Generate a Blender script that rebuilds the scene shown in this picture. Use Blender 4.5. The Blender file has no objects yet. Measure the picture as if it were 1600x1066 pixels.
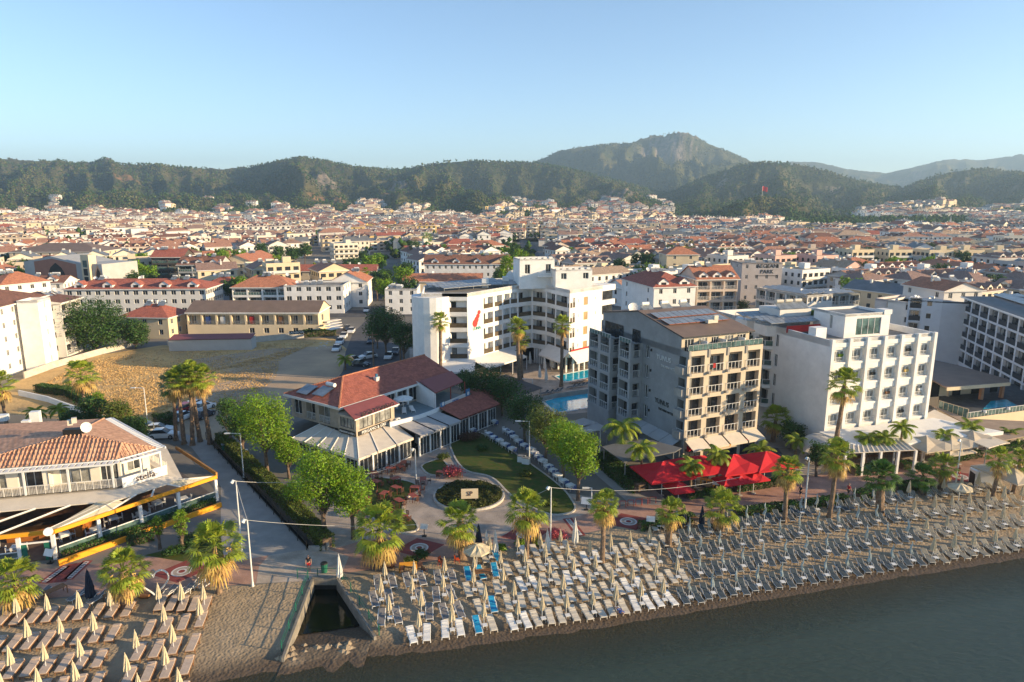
import bpy, math, random
import numpy as np
from mathutils import Vector, Matrix, noise
from mathutils.geometry import tessellate_polygon
R = math.radians
random.seed(7); rng = np.random.default_rng(7)
scene = bpy.context.scene
COL = scene.collection
# ------------------------------------------------------------------ camera geometry
F = 1067.0; PITCH = R(11.6); H = 35.0
def G(px, py, z=0.0):
    """point of the real place (metres) at height z that the surveyed photo pixel falls on"""
    a = (px-800)/F; b = (533-py)/F
    dy = math.cos(PITCH)+b*math.sin(PITCH); dz = -math.sin(PITCH)+b*math.cos(PITCH)
    t = (z-H)/dz
    return Vector((a*t, dy*t, z))
def ZAT(y, py):
    b = (533-py)/F
    return H+y*(b*math.cos(PITCH)-math.sin(PITCH))/(math.cos(PITCH)+b*math.sin(PITCH))
cam_d = bpy.data.cameras.new("camera"); cam = bpy.data.objects.new("camera", cam_d); COL.objects.link(cam)
cam.location = (0, 0, H); cam.rotation_euler = (R(90)-PITCH, 0, 0)
cam_d.sensor_width = 36; cam_d.lens = 36*F/1600; cam_d.clip_start = 0.5; cam_d.clip_end = 30000
scene.camera = cam
# ------------------------------------------------------------------ light
SUN_AZ, SUN_EL = R(-12), R(13.5)      # azimuth from +X, counter clockwise
world = bpy.data.worlds.new("World"); scene.world = world; world.use_nodes = True
wn = world.node_tree; bg = wn.nodes['Background']
sky = wn.nodes.new('ShaderNodeTexSky'); sky.sky_type = 'NISHITA'; sky.sun_disc = False
sky.sun_elevation = SUN_EL; sky.sun_rotation = R(90)-SUN_AZ
sky.altitude = 30; sky.air_density = 0.8; sky.dust_density = 0.0; sky.ozone_density = 2.0
wn.links.new(sky.outputs[0], bg.inputs[0]); bg.inputs[1].default_value = 0.108
sun_d = bpy.data.lights.new("sun", 'SUN'); sun = bpy.data.objects.new("sun", sun_d); COL.objects.link(sun)
sun_d.energy = 5.0; sun_d.angle = R(0.5); sun_d.color = (1.0, 0.75, 0.44)
sdir = Vector((math.cos(SUN_EL)*math.cos(SUN_AZ), math.cos(SUN_EL)*math.sin(SUN_AZ), math.sin(SUN_EL)))
sun.rotation_euler = sdir.to_track_quat('Z', 'Y').to_euler(); sun.location = (60, -20, 80)
vs = scene.view_settings; vs.view_transform = 'Standard'; vs.look = 'None'; vs.gamma = 1.0; vs.exposure = 1.3
# ------------------------------------------------------------------ materials
MATS = {}
def mat(name, col, rough=0.7, var=0.12, vscale=0.6, bump=0.0, bscale=8.0, metal=0.0, spec=0.3, col2=None, coords='UV', trans=0.0, island=0.0, c2mix=None):
    """plain surface whose colour wanders with noise; island = per-piece variation"""
    if name in MATS: return MATS[name]
    m = bpy.data.materials.new(name); m.use_nodes = True; MATS[name] = m
    nt = m.node_tree; N = nt.nodes; L = nt.links
    b = N['Principled BSDF']; out = N['Material Output']
    b.inputs['Roughness'].default_value = rough; b.inputs['Metallic'].default_value = metal
    b.inputs['Specular IOR Level'].default_value = spec
    tc = N.new('ShaderNodeTexCoord')
    no = N.new('ShaderNodeTexNoise'); no.inputs['Scale'].default_value = vscale; no.inputs['Detail'].default_value = 6; no.inputs['Roughness'].default_value = 0.65
    L.new(tc.outputs[coords], no.inputs['Vector'])
    c2 = col2 or tuple(max(0, c*(1-2.2*var)) for c in col); c1 = col if col2 else tuple(min(1, c*(1+var*0.8)) for c in col)
    ramp = N.new('ShaderNodeValToRGB'); lo, hi = c2mix or (0.32, 0.66)
    ramp.color_ramp.elements[0].position = lo; ramp.color_ramp.elements[1].position = hi
    ramp.color_ramp.elements[0].color = (*c2, 1); ramp.color_ramp.elements[1].color = (*c1, 1)
    L.new(no.outputs[0], ramp.inputs[0]); cur = ramp.outputs[0]
    if island > 0:
        g = N.new('ShaderNodeNewGeometry'); hs = N.new('ShaderNodeHueSaturation')
        mr = N.new('ShaderNodeMapRange'); mr.inputs[3].default_value = 1-island; mr.inputs[4].default_value = 1+island
        L.new(g.outputs['Random Per Island'], mr.inputs[0]); L.new(mr.outputs[0], hs.inputs['Value']); 
        mh = N.new('ShaderNodeMapRange'); mh.inputs[3].default_value = 0.5-island*0.07; mh.inputs[4].default_value = 0.5+island*0.07
        L.new(g.outputs['Random Per Island'], mh.inputs[0]); L.new(mh.outputs[0], hs.inputs['Hue'])
        L.new(cur, hs.inputs['Color']); cur = hs.outputs[0]
    L.new(cur, b.inputs['Base Color'])
    if bump > 0:
        nb = N.new('ShaderNodeTexNoise'); nb.inputs['Scale'].default_value = bscale; nb.inputs['Detail'].default_value = 5
        L.new(tc.outputs[coords], nb.inputs['Vector'])
        bp = N.new('ShaderNodeBump'); bp.inputs['Strength'].default_value = 1.0; bp.inputs['Distance'].default_value = bump
        L.new(nb.outputs[0], bp.inputs['Height']); L.new(bp.outputs[0], b.inputs['Normal'])
    if trans > 0:
        t = N.new('ShaderNodeBsdfTranslucent'); mx = N.new('ShaderNodeMixShader'); mx.inputs[0].default_value = trans
        L.new(cur, t.inputs['Color']); L.new(b.outputs[0], mx.inputs[1]); L.new(t.outputs[0], mx.inputs[2]); L.new(mx.outputs[0], out.inputs['Surface'])
    return m
def tile_mat(name, col, col2, rib=0.24, bump=0.06):
    if name in MATS: return MATS[name]
    m = mat(name, col, 0.75, col2=col2, vscale=0.9, spec=0.2)
    nt = m.node_tree; N = nt.nodes; L = nt.links; b = N['Principled BSDF']
    tc = N.new('ShaderNodeTexCoord')
    def wave(axis, per):
        w = N.new('ShaderNodeTexWave'); w.bands_direction = axis; w.wave_profile = 'SIN'; w.inputs['Scale'].default_value = 0.314/per*1.0
        L.new(tc.outputs['UV'], w.inputs['Vector']); return w
    w1 = wave('X', rib); w2 = wave('Y', rib*1.6)
    ad = N.new('ShaderNodeMath'); ad.operation = 'MULTIPLY_ADD'; ad.inputs[1].default_value = 0.25
    L.new(w2.outputs['Fac'], ad.inputs[0]); L.new(w1.outputs['Fac'], ad.inputs[2])
    bp = N.new('ShaderNodeBump'); bp.inputs['Distance'].default_value = bump; L.new(ad.outputs[0], bp.inputs['Height']); L.new(bp.outputs[0], b.inputs['Normal'])
    # each tile course its own tone, moss and weathering
    vor = N.new('ShaderNodeTexVoronoi'); vor.inputs['Scale'].default_value = 3.0; L.new(tc.outputs['UV'], vor.inputs['Vector'])
    hs = N.new('ShaderNodeHueSaturation'); mr = N.new('ShaderNodeMapRange'); mr.inputs[3].default_value = 0.8; mr.inputs[4].default_value = 1.2
    sep = N.new('ShaderNodeSeparateColor'); L.new(vor.outputs['Color'], sep.inputs[0]); L.new(sep.outputs[0], mr.inputs[0]); L.new(mr.outputs[0], hs.inputs['Value'])
    src = b.inputs['Base Color'].links[0].from_socket; L.new(src, hs.inputs['Color']); L.new(hs.outputs[0], b.inputs['Base Color'])
    return m
def glass_mat(name, col, rough=0.08):
    if name in MATS: return MATS[name]
    m = mat(name, col, rough, var=0.35, vscale=0.7, spec=0.8); return m
white = mat('white_plaster', (0.80, 0.785, 0.755), 0.8, 0.06, 0.45, 0.004, 14)
offwhite = mat('offwhite_plaster', (0.68, 0.655, 0.61), 0.8, 0.05, 0.3, 0.004, 14)
cream = mat('cream_plaster', (0.68, 0.56, 0.38), 0.8, 0.05, 0.3)
yellow = mat('yellow_plaster', (0.72, 0.52, 0.20), 0.8, 0.05, 0.3)
pinkw = mat('pink_plaster', (0.62, 0.40, 0.34), 0.8, 0.05, 0.3)
beige = mat('beige_plaster', (0.58, 0.49, 0.37), 0.8, 0.05, 0.3, 0.004, 14)
greyp = mat('grey_plaster', (0.42, 0.42, 0.41), 0.8, 0.05, 0.3, 0.004, 14)
concrete = mat('concrete', (0.36, 0.34, 0.31), 0.85, 0.12, 0.7, 0.01, 10)
conc_lt = mat('pale_concrete', (0.52, 0.48, 0.42), 0.85, 0.12, 0.7, 0.01, 10)
glass = glass_mat('window_glass', (0.045, 0.05, 0.055))
glass_lt = glass_mat('curtained_glass', (0.30, 0.30, 0.28), 0.15)
glass_gr = glass_mat('green_glass', (0.10, 0.17, 0.16), 0.05)
dark = mat('dark_void', (0.025, 0.025, 0.027), 0.6, 0.2)
frame_w = mat('white_frame', (0.72, 0.72, 0.70), 0.4, 0.03)
frame_d = mat('dark_frame', (0.05, 0.05, 0.055), 0.4, 0.1)
metal_g = mat('grey_metal', (0.34, 0.35, 0.36), 0.4, 0.08, metal=0.4)
metal_w = mat('white_metal', (0.72, 0.72, 0.70), 0.35, 0.05)
black_m = mat('black_metal', (0.02, 0.02, 0.02), 0.5, 0.1)
tile_red = tile_mat('red_tile', (0.41, 0.135, 0.09), (0.30, 0.10, 0.075))
tile_or = tile_mat('orange_tile', (0.52, 0.215, 0.12), (0.38, 0.16, 0.10))
tile_br = tile_mat('brown_tile', (0.27, 0.13, 0.09), (0.18, 0.095, 0.07))
tile_st = tile_mat('weathered_tile', (0.60, 0.36, 0.24), (0.47, 0.26, 0.17), rib=0.34, bump=0.10)
roof_brown = mat('brown_sheet', (0.20, 0.14, 0.105), 0.6, 0.08, 0.5)
roof_grey = mat('grey_sheet', (0.17, 0.175, 0.18), 0.5, 0.12, 0.4)
roof_dark = mat('dark_membrane', (0.065, 0.07, 0.08), 0.6, 0.25, 0.35)
roof_flat = mat('flat_roof_membrane', (0.27, 0.25, 0.22), 0.85, 0.2, 0.4)
panel_m = mat('solar_glass', (0.22, 0.245, 0.27), 0.3, 0.2, 0.8, spec=0.8)
wood = mat('wood', (0.24, 0.115, 0.05), 0.6, 0.2, 3.0)
wood_d = mat('dark_wood', (0.10, 0.045, 0.03), 0.6, 0.2, 3.0)
wood_r = mat('red_stained_wood', (0.30, 0.07, 0.045), 0.55, 0.15, 3.0)
orange_p = mat('orange_paint', (0.85, 0.36, 0.02), 0.55, 0.05, 0.6)
red_cloth = mat('red_canvas', (0.60, 0.018, 0.028), 0.75, 0.06, 0.8, trans=0.12)
plum_sheet = mat('plum_sheet', (0.25, 0.075, 0.07), 0.6, 0.06, 0.8)
cream_cloth = mat('cream_canvas', (0.66, 0.57, 0.40), 0.85, 0.06, 1.5, trans=0.15)
white_cloth = mat('white_canvas', (0.78, 0.77, 0.73), 0.85, 0.04, 1.5, trans=0.15)
teal_cloth = mat('pale_teal_canvas', (0.42, 0.47, 0.45), 0.85, 0.08, 1.5)
awn = mat('awning_canvas', (0.68, 0.60, 0.49), 0.85, 0.05, 0.8)
awn_w = mat('white_awning', (0.76, 0.74, 0.70), 0.85, 0.04, 0.8)
navy_cloth = mat('navy_canvas', (0.03, 0.04, 0.07), 0.8, 0.15, 1.5)
slate_cloth = mat('slate_mesh', (0.055, 0.075, 0.09), 0.9, 0.12, 2)
grey_cloth = mat('grey_mattress', (0.20, 0.19, 0.19), 0.85, 0.12, 2)
tan_cloth = mat('tan_mattress', (0.52, 0.41, 0.33), 0.85, 0.08, 2)
blue_mat = mat('blue_mattress', (0.02, 0.30, 0.55), 0.7, 0.12, 2)
sage_mesh = mat('beige_mesh', (0.24, 0.225, 0.185), 0.7, 0.1, 2)
plastic_w = mat('white_plastic', (0.76, 0.75, 0.72), 0.35, 0.04, 2)
plastic_c = mat('aged_cream_plastic', (0.62, 0.56, 0.46), 0.4, 0.05, 2)
rope_m = mat('cable', (0.5, 0.48, 0.44), 0.6)
leaf_a = mat('bright_leaf', (0.21, 0.34, 0.02), 0.5, 0.2, 0.5, trans=0.38, island=0.32, coords='Object')
leaf_b = mat('dark_leaf', (0.055, 0.115, 0.022), 0.5, 0.2, 0.5, trans=0.25, island=0.35, coords='Object')
leaf_c = mat('olive_leaf', (0.13, 0.17, 0.03), 0.5, 0.25, 0.5, trans=0.35, island=0.35, coords='Object')
leaf_h = mat('hedge_leaf', (0.055, 0.13, 0.022), 0.5, 0.25, 0.9, trans=0.25, island=0.4, coords='Object')
leaf_oc = mat('groundcover_leaf', (0.09, 0.10, 0.02), 0.6, 0.3, 1.0, trans=0.2, island=0.45, coords='Object')
leaf_p = mat('palm_leaf', (0.30, 0.37, 0.04), 0.45, 0.18, 0.6, trans=0.36, island=0.25, coords='Object')
leaf_pd = mat('dark_palm_leaf', (0.10, 0.19, 0.03), 0.45, 0.18, 0.6, trans=0.25, island=0.25, coords='Object')
leaf_dry = mat('dry_palm_leaf', (0.60, 0.40, 0.13), 0.7, 0.2, 0.8, trans=0.25, island=0.25, coords='Object')
flower = mat('pink_blossom', (0.5, 0.09, 0.12), 0.6, 0.2, 2, trans=0.2, island=0.3, coords='Object')
bark = mat('bark', (0.17, 0.12, 0.085), 0.9, 0.25, 2.5, 0.03, 12, coords='Object')
bark_p = mat('palm_bark', (0.24, 0.165, 0.11), 0.9, 0.25, 3.0, 0.04, 10, coords='Object')
skin = mat('skin', (0.45, 0.26, 0.18), 0.6, 0.05)
hair_m = mat('dark_hair', (0.025, 0.018, 0.015), 0.6)
cl_black = mat('black_cloth', (0.02, 0.02, 0.025), 0.8)
cl_red = mat('red_cloth', (0.45, 0.03, 0.03), 0.8)
cl_white = mat('white_cloth', (0.7, 0.7, 0.68), 0.8)
cl_blue = mat('blue_cloth', (0.05, 0.10, 0.30), 0.8)
car_w = mat('white_car_paint', (0.75, 0.75, 0.74), 0.2, 0.02, spec=0.6)
car_d = mat('dark_car_paint', (0.03, 0.035, 0.05), 0.2, 0.05, spec=0.6)
car_r = mat('red_car_paint', (0.28, 0.02, 0.02), 0.2, 0.05, spec=0.6)
tyre_m = mat('rubber', (0.02, 0.02, 0.02), 0.8)
# ------------------------------------------------------------------ mesh builder
class MB:
    def __init__(s): s.v = []; s.f = []; s.m = []
    def add(s, pts, mi=0):
        i = len(s.v); s.v.extend(tuple(p) for p in pts); s.f.append(tuple(range(i, i+len(pts)))); s.m.append(mi)
    def box(s, c, size, rz=0.0, mi=0, tilt=None):
        hx, hy, hz = size[0]/2, size[1]/2, size[2]/2; M = Matrix.Rotation(rz, 3, 'Z')
        if tilt: M = M @ Matrix.Rotation(tilt[1], 3, tilt[0])
        c = Vector(c)
        P = [c+M @ Vector((sx*hx, sy*hy, sz*hz)) for sz in (-1, 1) for sx, sy in ((-1, -1), (1, -1), (1, 1), (-1, 1))]
        i = len(s.v); s.v.extend(tuple(p) for p in P)
        for q in ((0, 3, 2, 1), (4, 5, 6, 7), (0, 1, 5, 4), (1, 2, 6, 5), (2, 3, 7, 6), (3, 0, 4, 7)): s.f.append(tuple(i+k for k in q)); s.m.append(mi)
    def cyl(s, p0, p1, r0, r1=None, n=8, mi=0, caps=True):
        r1 = r0 if r1 is None else r1
        p0 = Vector(p0); p1 = Vector(p1); d = (p1-p0)
        if d.length < 1e-6: return
        q = d.to_track_quat('Z', 'Y'); i = len(s.v)
        for p, r in ((p0, r0), (p1, r1)):
            for k in range(n):
                a = 2*math.pi*k/n; s.v.append(tuple(p+q @ Vector((r*math.cos(a), r*math.sin(a), 0))))
        for k in range(n): s.f.append((i+k, i+(k+1) % n, i+n+(k+1) % n, i+n+k)); s.m.append(mi)
        if caps:
            s.f.append(tuple(i+n-1-k for k in range(n))); s.m.append(mi); s.f.append(tuple(i+n+k for k in range(n))); s.m.append(mi)
    def prism(s, poly, z0, z1, mi=0, top=None, bottom=True):
        """poly counter-clockwise list of (x,y)"""
        n = len(poly)
        for k in range(n):
            a, b = poly[k], poly[(k+1) % n]
            s.add([(a[0], a[1], z0), (b[0], b[1], z0), (b[0], b[1], z1), (a[0], a[1], z1)], mi)
        s.flat(poly, z1, mi if top is None else top)
        if bottom: s.flat(poly, z0, mi, True)
    def flat(s, poly, z, mi=0, flip=False):
        if len(poly) <= 4: 
            pts = [(p[0], p[1], z) for p in poly]; s.add(pts[::-1] if flip else pts, mi); return
        V = [Vector((p[0], p[1], 0)) for p in poly]; area = sum(V[k].x*V[(k+1) % len(V)].y-V[(k+1) % len(V)].x*V[k].y for k in range(len(V)))
        for t in tessellate_polygon([V]):
            q = [(V[j].x, V[j].y, z) for j in t]
            ar = (q[1][0]-q[0][0])*(q[2][1]-q[0][1])-(q[2][0]-q[0][0])*(q[1][1]-q[0][1])
            if (ar < 0) != flip: q = q[::-1]
            s.add(q, mi)
    def build(s, name, mats, parent=None, smooth=False, weld=False, origin=None):
        if not isinstance(mats, (list, tuple)): mats = [mats]
        me = bpy.data.meshes.new(name)
        off = ORG.get(parent.name, Vector((0, 0, 0))) if parent else (Vector(origin) if origin is not None else Vector((0, 0, 0)))
        vv = np.array(s.v, dtype=np.float64).reshape(-1, 3)-np.array(off)
        me.from_pydata(vv.tolist(), [], s.f)
        for m in mats: me.materials.append(m)
        me.polygons.foreach_set('material_index', s.m)
        if smooth: me.polygons.foreach_set('use_smooth', [True]*len(s.f))
        auto_uv(me)
        if weld:
            import bmesh
            bm = bmesh.new(); bm.from_mesh(me); bmesh.ops.remove_doubles(bm, verts=bm.verts, dist=0.0005); bm.to_mesh(me); bm.free()
        me.update()
        o = bpy.data.objects.new(name, me); COL.objects.link(o)
        if parent: o.parent = parent; ORG[o.name] = off
        elif origin is not None: o.location = off; ORG[o.name] = off
        else: ORG[o.name] = off
        return o
ORG = {}
def auto_uv(me):
    n = len(me.polygons)
    if n == 0: return
    uv = me.uv_layers.new(name='UVMap')
    nl = len(me.loops); li = np.empty(nl, np.int32); me.loops.foreach_get('vertex_index', li)
    co = np.empty(len(me.vertices)*3); me.vertices.foreach_get('co', co); co = co.reshape(-1, 3)
    nm = np.empty(n*3); me.polygons.foreach_get('normal', nm); nm = nm.reshape(-1, 3)
    tot = np.empty(n, np.int32); me.polygons.foreach_get('loop_total', tot)
    N = np.repeat(nm, tot, axis=0); P = co[li]
    t = np.stack([-N[:, 1], N[:, 0], np.zeros(len(N))], 1); ln = np.linalg.norm(t, axis=1); flat = ln < 0.05
    t[flat] = (1, 0, 0); ln[flat] = 1; t /= ln[:, None]
    b = np.cross(N, t)
    U = np.stack([(P*t).sum(1), (P*b).sum(1)], 1)
    uv.data.foreach_set('uv', U.astype(np.float32).ravel())
USED = {}
def tag(o, label, cat, group=None, kind=None):
    if label: o['label'] = label
    if cat: o['category'] = cat
    if group: o['group'] = group
    if kind: o['kind'] = kind
    if label: USED.setdefault(label.lower(), []).append(o.name)
    return o
def thing(name, label, cat, loc, group=None, rz=0.0):
    o = bpy.data.objects.new(name, None); COL.objects.link(o); o.location = loc; o.rotation_euler.z = rz
    o.empty_display_size = 0.5
    ORG[o.name] = Vector(loc); tag(o, label, cat, group); return o
def proto_thing(name):
    """thing built around the origin, first use moves it, later uses copy it"""
    o = bpy.data.objects.new(name, None); COL.objects.link(o); ORG[o.name] = Vector((0, 0, 0)); o['_n'] = 0
    return o
KIDS = {}
def place(root, loc, rz, label, cat, group=None, scale=None):
    if root.name not in KIDS:
        KIDS[root.name] = [(c, list(c.children)) for c in root.children]
    if root['_n'] == 0: r = root
    else:
        r = root.copy(); COL.objects.link(r)
        for c, gs in KIDS[root.name]:
            d = c.copy(); COL.objects.link(d); d.parent = r
            for g in gs:
                e = g.copy(); COL.objects.link(e); e.parent = d
    root['_n'] = 1
    if r is not root: del r['_n']
    r.location = loc; r.rotation_euler = (0, 0, rz)
    if scale: r.scale = scale if isinstance(scale, (tuple, list)) else (scale,)*3
    for k in ('label', 'category', 'group'):
        if k in r: del r[k]
    tag(r, label, cat, group); return r
def struct(name, mb, m, **k):
    o = mb.build(name, m, **k); o['kind'] = 'structure'; return o
def text_mesh(name, body, size, m, loc, u_dir, parent, up=(0, 0, 1), extrude=0.03, align='CENTER', shear=0.0):
    cu = bpy.data.curves.new(name, 'FONT'); cu.body = body; cu.size = size; cu.extrude = extrude; cu.align_x = align; cu.align_y = 'CENTER'; cu.resolution_u = 2; cu.shear = shear
    tmp = bpy.data.objects.new(name+'_tmp', cu); COL.objects.link(tmp)
    dg = bpy.context.evaluated_depsgraph_get(); me = bpy.data.meshes.new_from_object(tmp.evaluated_get(dg))
    bpy.data.objects.remove(tmp); me.materials.clear(); me.materials.append(m)
    u = Vector(u_dir).normalized(); w = Vector(up).normalized(); n = u.cross(w)
    M = Matrix((u, w, n)).transposed().to_4x4()
    off = ORG.get(parent.name, Vector((0, 0, 0)))
    M.translation = Vector(loc)-off
    me.transform(M)
    if len(me.uv_layers) == 0: auto_uv(me)
    o = bpy.data.objects.new(name, me); COL.objects.link(o); o.parent = parent; ORG[o.name] = off
    return o
V2 = lambda a: Vector((a[0], a[1]))
def unit(ang): return Vector((math.cos(ang), math.sin(ang)))
def rect(p, ang, w, d):
    """ccw footprint from front-left corner p, front along ang, going back d"""
    p = V2(p); u = unit(ang); n = Vector((-u.y, u.x))
    return [p, p+u*w, p+u*w+n*d, p+n*d]
# ------------------------------------------------------------------ terrain maths
_lat = np.random.default_rng(3).random((512, 512))
def vnoise(x, y):
    xi = np.floor(x).astype(int); yi = np.floor(y).astype(int); fx = x-xi; fy = y-yi
    fx = fx*fx*fx*(fx*(fx*6-15)+10); fy = fy*fy*fy*(fy*(fy*6-15)+10)
    a = _lat[xi % 512, yi % 512]; b = _lat[(xi+1) % 512, yi % 512]; c = _lat[xi % 512, (yi+1) % 512]; d = _lat[(xi+1) % 512, (yi+1) % 512]
    return (a*(1-fx)+b*fx)*(1-fy)+(c*(1-fx)+d*fx)*fy
def fbm(x, y, o=5):
    s = 0; a = 0.5; t = 0
    for k in range(o): s = s+a*vnoise(x*2**k+k*17.3, y*2**k+k*9.1); t += a; a *= 0.5
    return s/t
def ridged(x, y, o=5):
    s = 0; a = 0.5; t = 0
    for k in range(o): s = s+a*(1-np.abs(2*vnoise(x*2**k+k*31.7, y*2**k+k*5.3)-1)); t += a; a *= 0.55
    return s/t
def zat_np(y, py):
    b = (533-py)/F; return H+y*(b*math.cos(PITCH)-math.sin(PITCH))/(math.cos(PITCH)+b*math.sin(PITCH))
LAYERS = [
 (2300, 1300, 900, [(-500,262),(-200,238),(0,246),(70,252),(150,257),(172,249),(192,256),(250,258),(300,264),(370,262),(430,255),(475,246),(510,252),(560,263),(630,262),(700,252),(780,251),(835,254),(880,262),(940,276),(1000,292),(1060,306),(1120,322),(2200,330)]),
 (3700, 1500, 1500, [(-500,330),(600,320),(700,290),(790,264),(835,252),(870,236),(930,226),(980,222),(1010,211),(1045,206),(1070,209),(1090,217),(1130,235),(1172,252),(1220,275),(1300,300),(2200,330)]),
 (2250, 1050, 900, [(-500,335),(960,335),(1050,300),(1100,276),(1150,258),(1190,253),(1240,256),(1290,268),(1330,279),(1380,291),(1410,294),(1440,281),(1480,267),(1540,262),(1600,272),(1700,268),(1900,275),(2200,280)]),
 (5600, 2200, 2200, [(-500,335),(1100,320),(1180,270),(1230,253),(1270,254),(1320,264),(1380,271),(1420,262),(1470,248),(1530,249),(1600,238),(1700,228),(2200,240)]),
 (1250, 170, 300, [(-500,380),(1080,372),(1105,350),(1130,330),(1150,319),(1190,308),(1230,313),(1270,329),(1310,345),(1380,372),(2200,380)]),
 (1750, 300, 620, [(-500,345),(400,335),(450,305),(490,284),(530,288),(570,292),(600,297),(632,313),(660,334),(2200,345)]),
 (1750, 120, 200, [(-500,345),(925,338),(950,308),(968,302),(980,312),(990,322),(1002,320),(1020,340),(2200,345)]),
]
def rise(y): return np.maximum(0, y-850)*0.0125
def terrain_h(px, y):
    base = rise(y)
    yw = y+140*(fbm(px/90.0, y/500.0, 3)-0.5)*2
    out = np.full_like(y, 0.0)
    for i, (Y, wf, wb, prof) in enumerate(LAYERS):
        P = np.array(prof, float); py = np.interp(px, P[:, 0], P[:, 1])
        Ht = np.maximum(0, zat_np(np.full_like(y, Y), py)-rise(Y))
        t = np.where(yw < Y, (Y-yw)/wf, (yw-Y)/wb); g = np.clip(1-t, 0, 1); g = g*g*(3-2*g)*0.6+g*0.4
        sp = .62*ridged((px+y*.05)/(125.0 if Y > 1500 else 60.0)+i*7, y/900.0+i*3, 2)+.38*ridged(px/40.0+i*7, y/420.0+i*3, 4)
        edge = np.clip(t*3.2, 0, 1)
        g = g*(1-edge*(0.85-sp)*1.75)
        out = np.maximum(out, Ht*np.clip(g, 0, 1.15))
    return base+out, out
def rock_mask(px, y, h):
    spots = [(172, 2300, 16, 260, 1.0), (160, 2050, 30, 130, .55), (500, 1800, 42, 200, 1.0), (620, 1720, 28, 180, 1.0), (1040, 3600, 70, 500, .88), (968, 1740, 32, 150, 1.2),
             (1130, 2100, 22, 160, .9), (1300, 2050, 20, 120, .8), (1480, 1900, 45, 150, .8), (1500, 2150, 70, 120, .6), (780, 2250, 40, 90, .5), (1580, 1850, 30, 100, .7), (1000, 1850, 40, 200, .8), (1420, 4700, 60, 500, .7)]
    r = np.zeros_like(px)
    for a, b, ra, rb, s in spots: r = np.maximum(r, s*np.exp(-((px-a)/ra)**2-((y-b)/rb)**2))
    n = ridged(px/9.0, y/60.0, 4); return np.clip((r*.95+n*1.0-1.24)*5, 0, 1)
def earth_mask(px, y):
    spots = [(560, 1480, 55, 90, 1.1), (505, 1500, 30, 70, .9), (620, 1560, 35, 90, .9), (200, 1900, 45, 60, .8), (990, 1690, 20, 60, .9), (1180, 1110, 60, 26, .8)]
    r = np.zeros_like(px)
    for a, b, ra, rb, s in spots: r = np.maximum(r, s*np.exp(-((px-a)/ra)**2-((y-b)/rb)**2))
    n = fbm(px/12.0, y/50.0, 4); return np.clip((r+n*0.7-0.85)*4, 0, 1)
def kx(px): return (px-800)/F*math.cos(PITCH)
NX, NY = 820, 250
pxs = np.linspace(-420, 2020, NX); ys = np.concatenate([np.linspace(590, 1100, 50, endpoint=False), 1100*np.power(9000/1100, np.linspace(0, 1, NY-50))])
PX, YY = np.meshgrid(pxs, ys); TH, OUT = terrain_h(PX, YY)
TH = TH+(fbm(PX*YY/1067/14.0, YY/18.0, 2)-0.5)*np.clip(OUT/10, 0, 1)*9.0
TH[0, :] = -0.4; XX = YY*kx(PX)
RK = rock_mask(PX, YY, TH)*np.clip(OUT/12, 0, 1); ER = earth_mask(PX, YY)*np.clip(OUT/4, 0, 1)
TH = TH+RK*(ridged(XX/26.0, YY/26.0, 3)-0.4)*18*np.clip(YY/3500, .35, 1.6)
me = bpy.data.meshes.new('hills'); nv = NX*NY
me.vertices.add(nv); me.vertices.foreach_set('co', np.stack([XX, YY, TH], -1).astype(np.float32).ravel())
ii = (np.arange(NY-1)[:, None]*NX+np.arange(NX-1)[None, :]).ravel(); quads = np.stack([ii, ii+1, ii+1+NX, ii+NX], 1)
me.loops.add(len(quads)*4); me.loops.foreach_set('vertex_index', quads.ravel().astype(np.int32))
me.polygons.add(len(quads)); me.polygons.foreach_set('loop_start', np.arange(0, len(quads)*4, 4, dtype=np.int32)); me.update(calc_edges=True)
for nm_, arr in (('rock', RK), ('earth', ER), ('wood', np.clip(OUT/7, 0, 1))):
    at = me.attributes.new(nm_, 'FLOAT', 'POINT'); at.data.foreach_set('value', arr.astype(np.float32).ravel())
me.polygons.foreach_set('use_smooth', [True]*len(quads))
hills = bpy.data.objects.new('hills', me); COL.objects.link(hills); hills['kind'] = 'structure'
hm = bpy.data.materials.new('forested_hill'); hm.use_nodes = True; nt = hm.node_tree; N = nt.nodes; L = nt.links; b = N['Principled BSDF']
b.inputs['Roughness'].default_value = 0.95; b.inputs['Specular IOR Level'].default_value = 0.05
tc = N.new('ShaderNodeTexCoord')
def nnoise(sc, det=6, rough=0.6):
    n = N.new('ShaderNodeTexNoise'); n.inputs['Scale'].default_value = sc; n.inputs['Detail'].default_value = det; n.inputs['Roughness'].default_value = rough; L.new(tc.outputs['Object'], n.inputs['Vector']); return n
def nramp(src, stops):
    r = N.new('ShaderNodeValToRGB'); cr = r.color_ramp
    while len(cr.elements) < len(stops): cr.elements.new(0.5)
    for e, (p, c) in zip(cr.elements, stops): e.position = p; e.color = (*c, 1)
    L.new(src, r.inputs[0]); return r
def nmix(fac, a, c):
    m = N.new('ShaderNodeMix'); m.data_type = 'RGBA'; L.new(fac, m.inputs[0])
    for k, s in ((6, a), (7, c)):
        if isinstance(s, tuple): m.inputs[k].default_value = (*s, 1)
        else: L.new(s, m.inputs[k])
    return m.outputs[2]
def nattr(n): a = N.new('ShaderNodeAttribute'); a.attribute_name = n; return a.outputs['Fac']
big = nnoise(0.004, 5); fine = nnoise(0.09, 6, 0.75)
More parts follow.
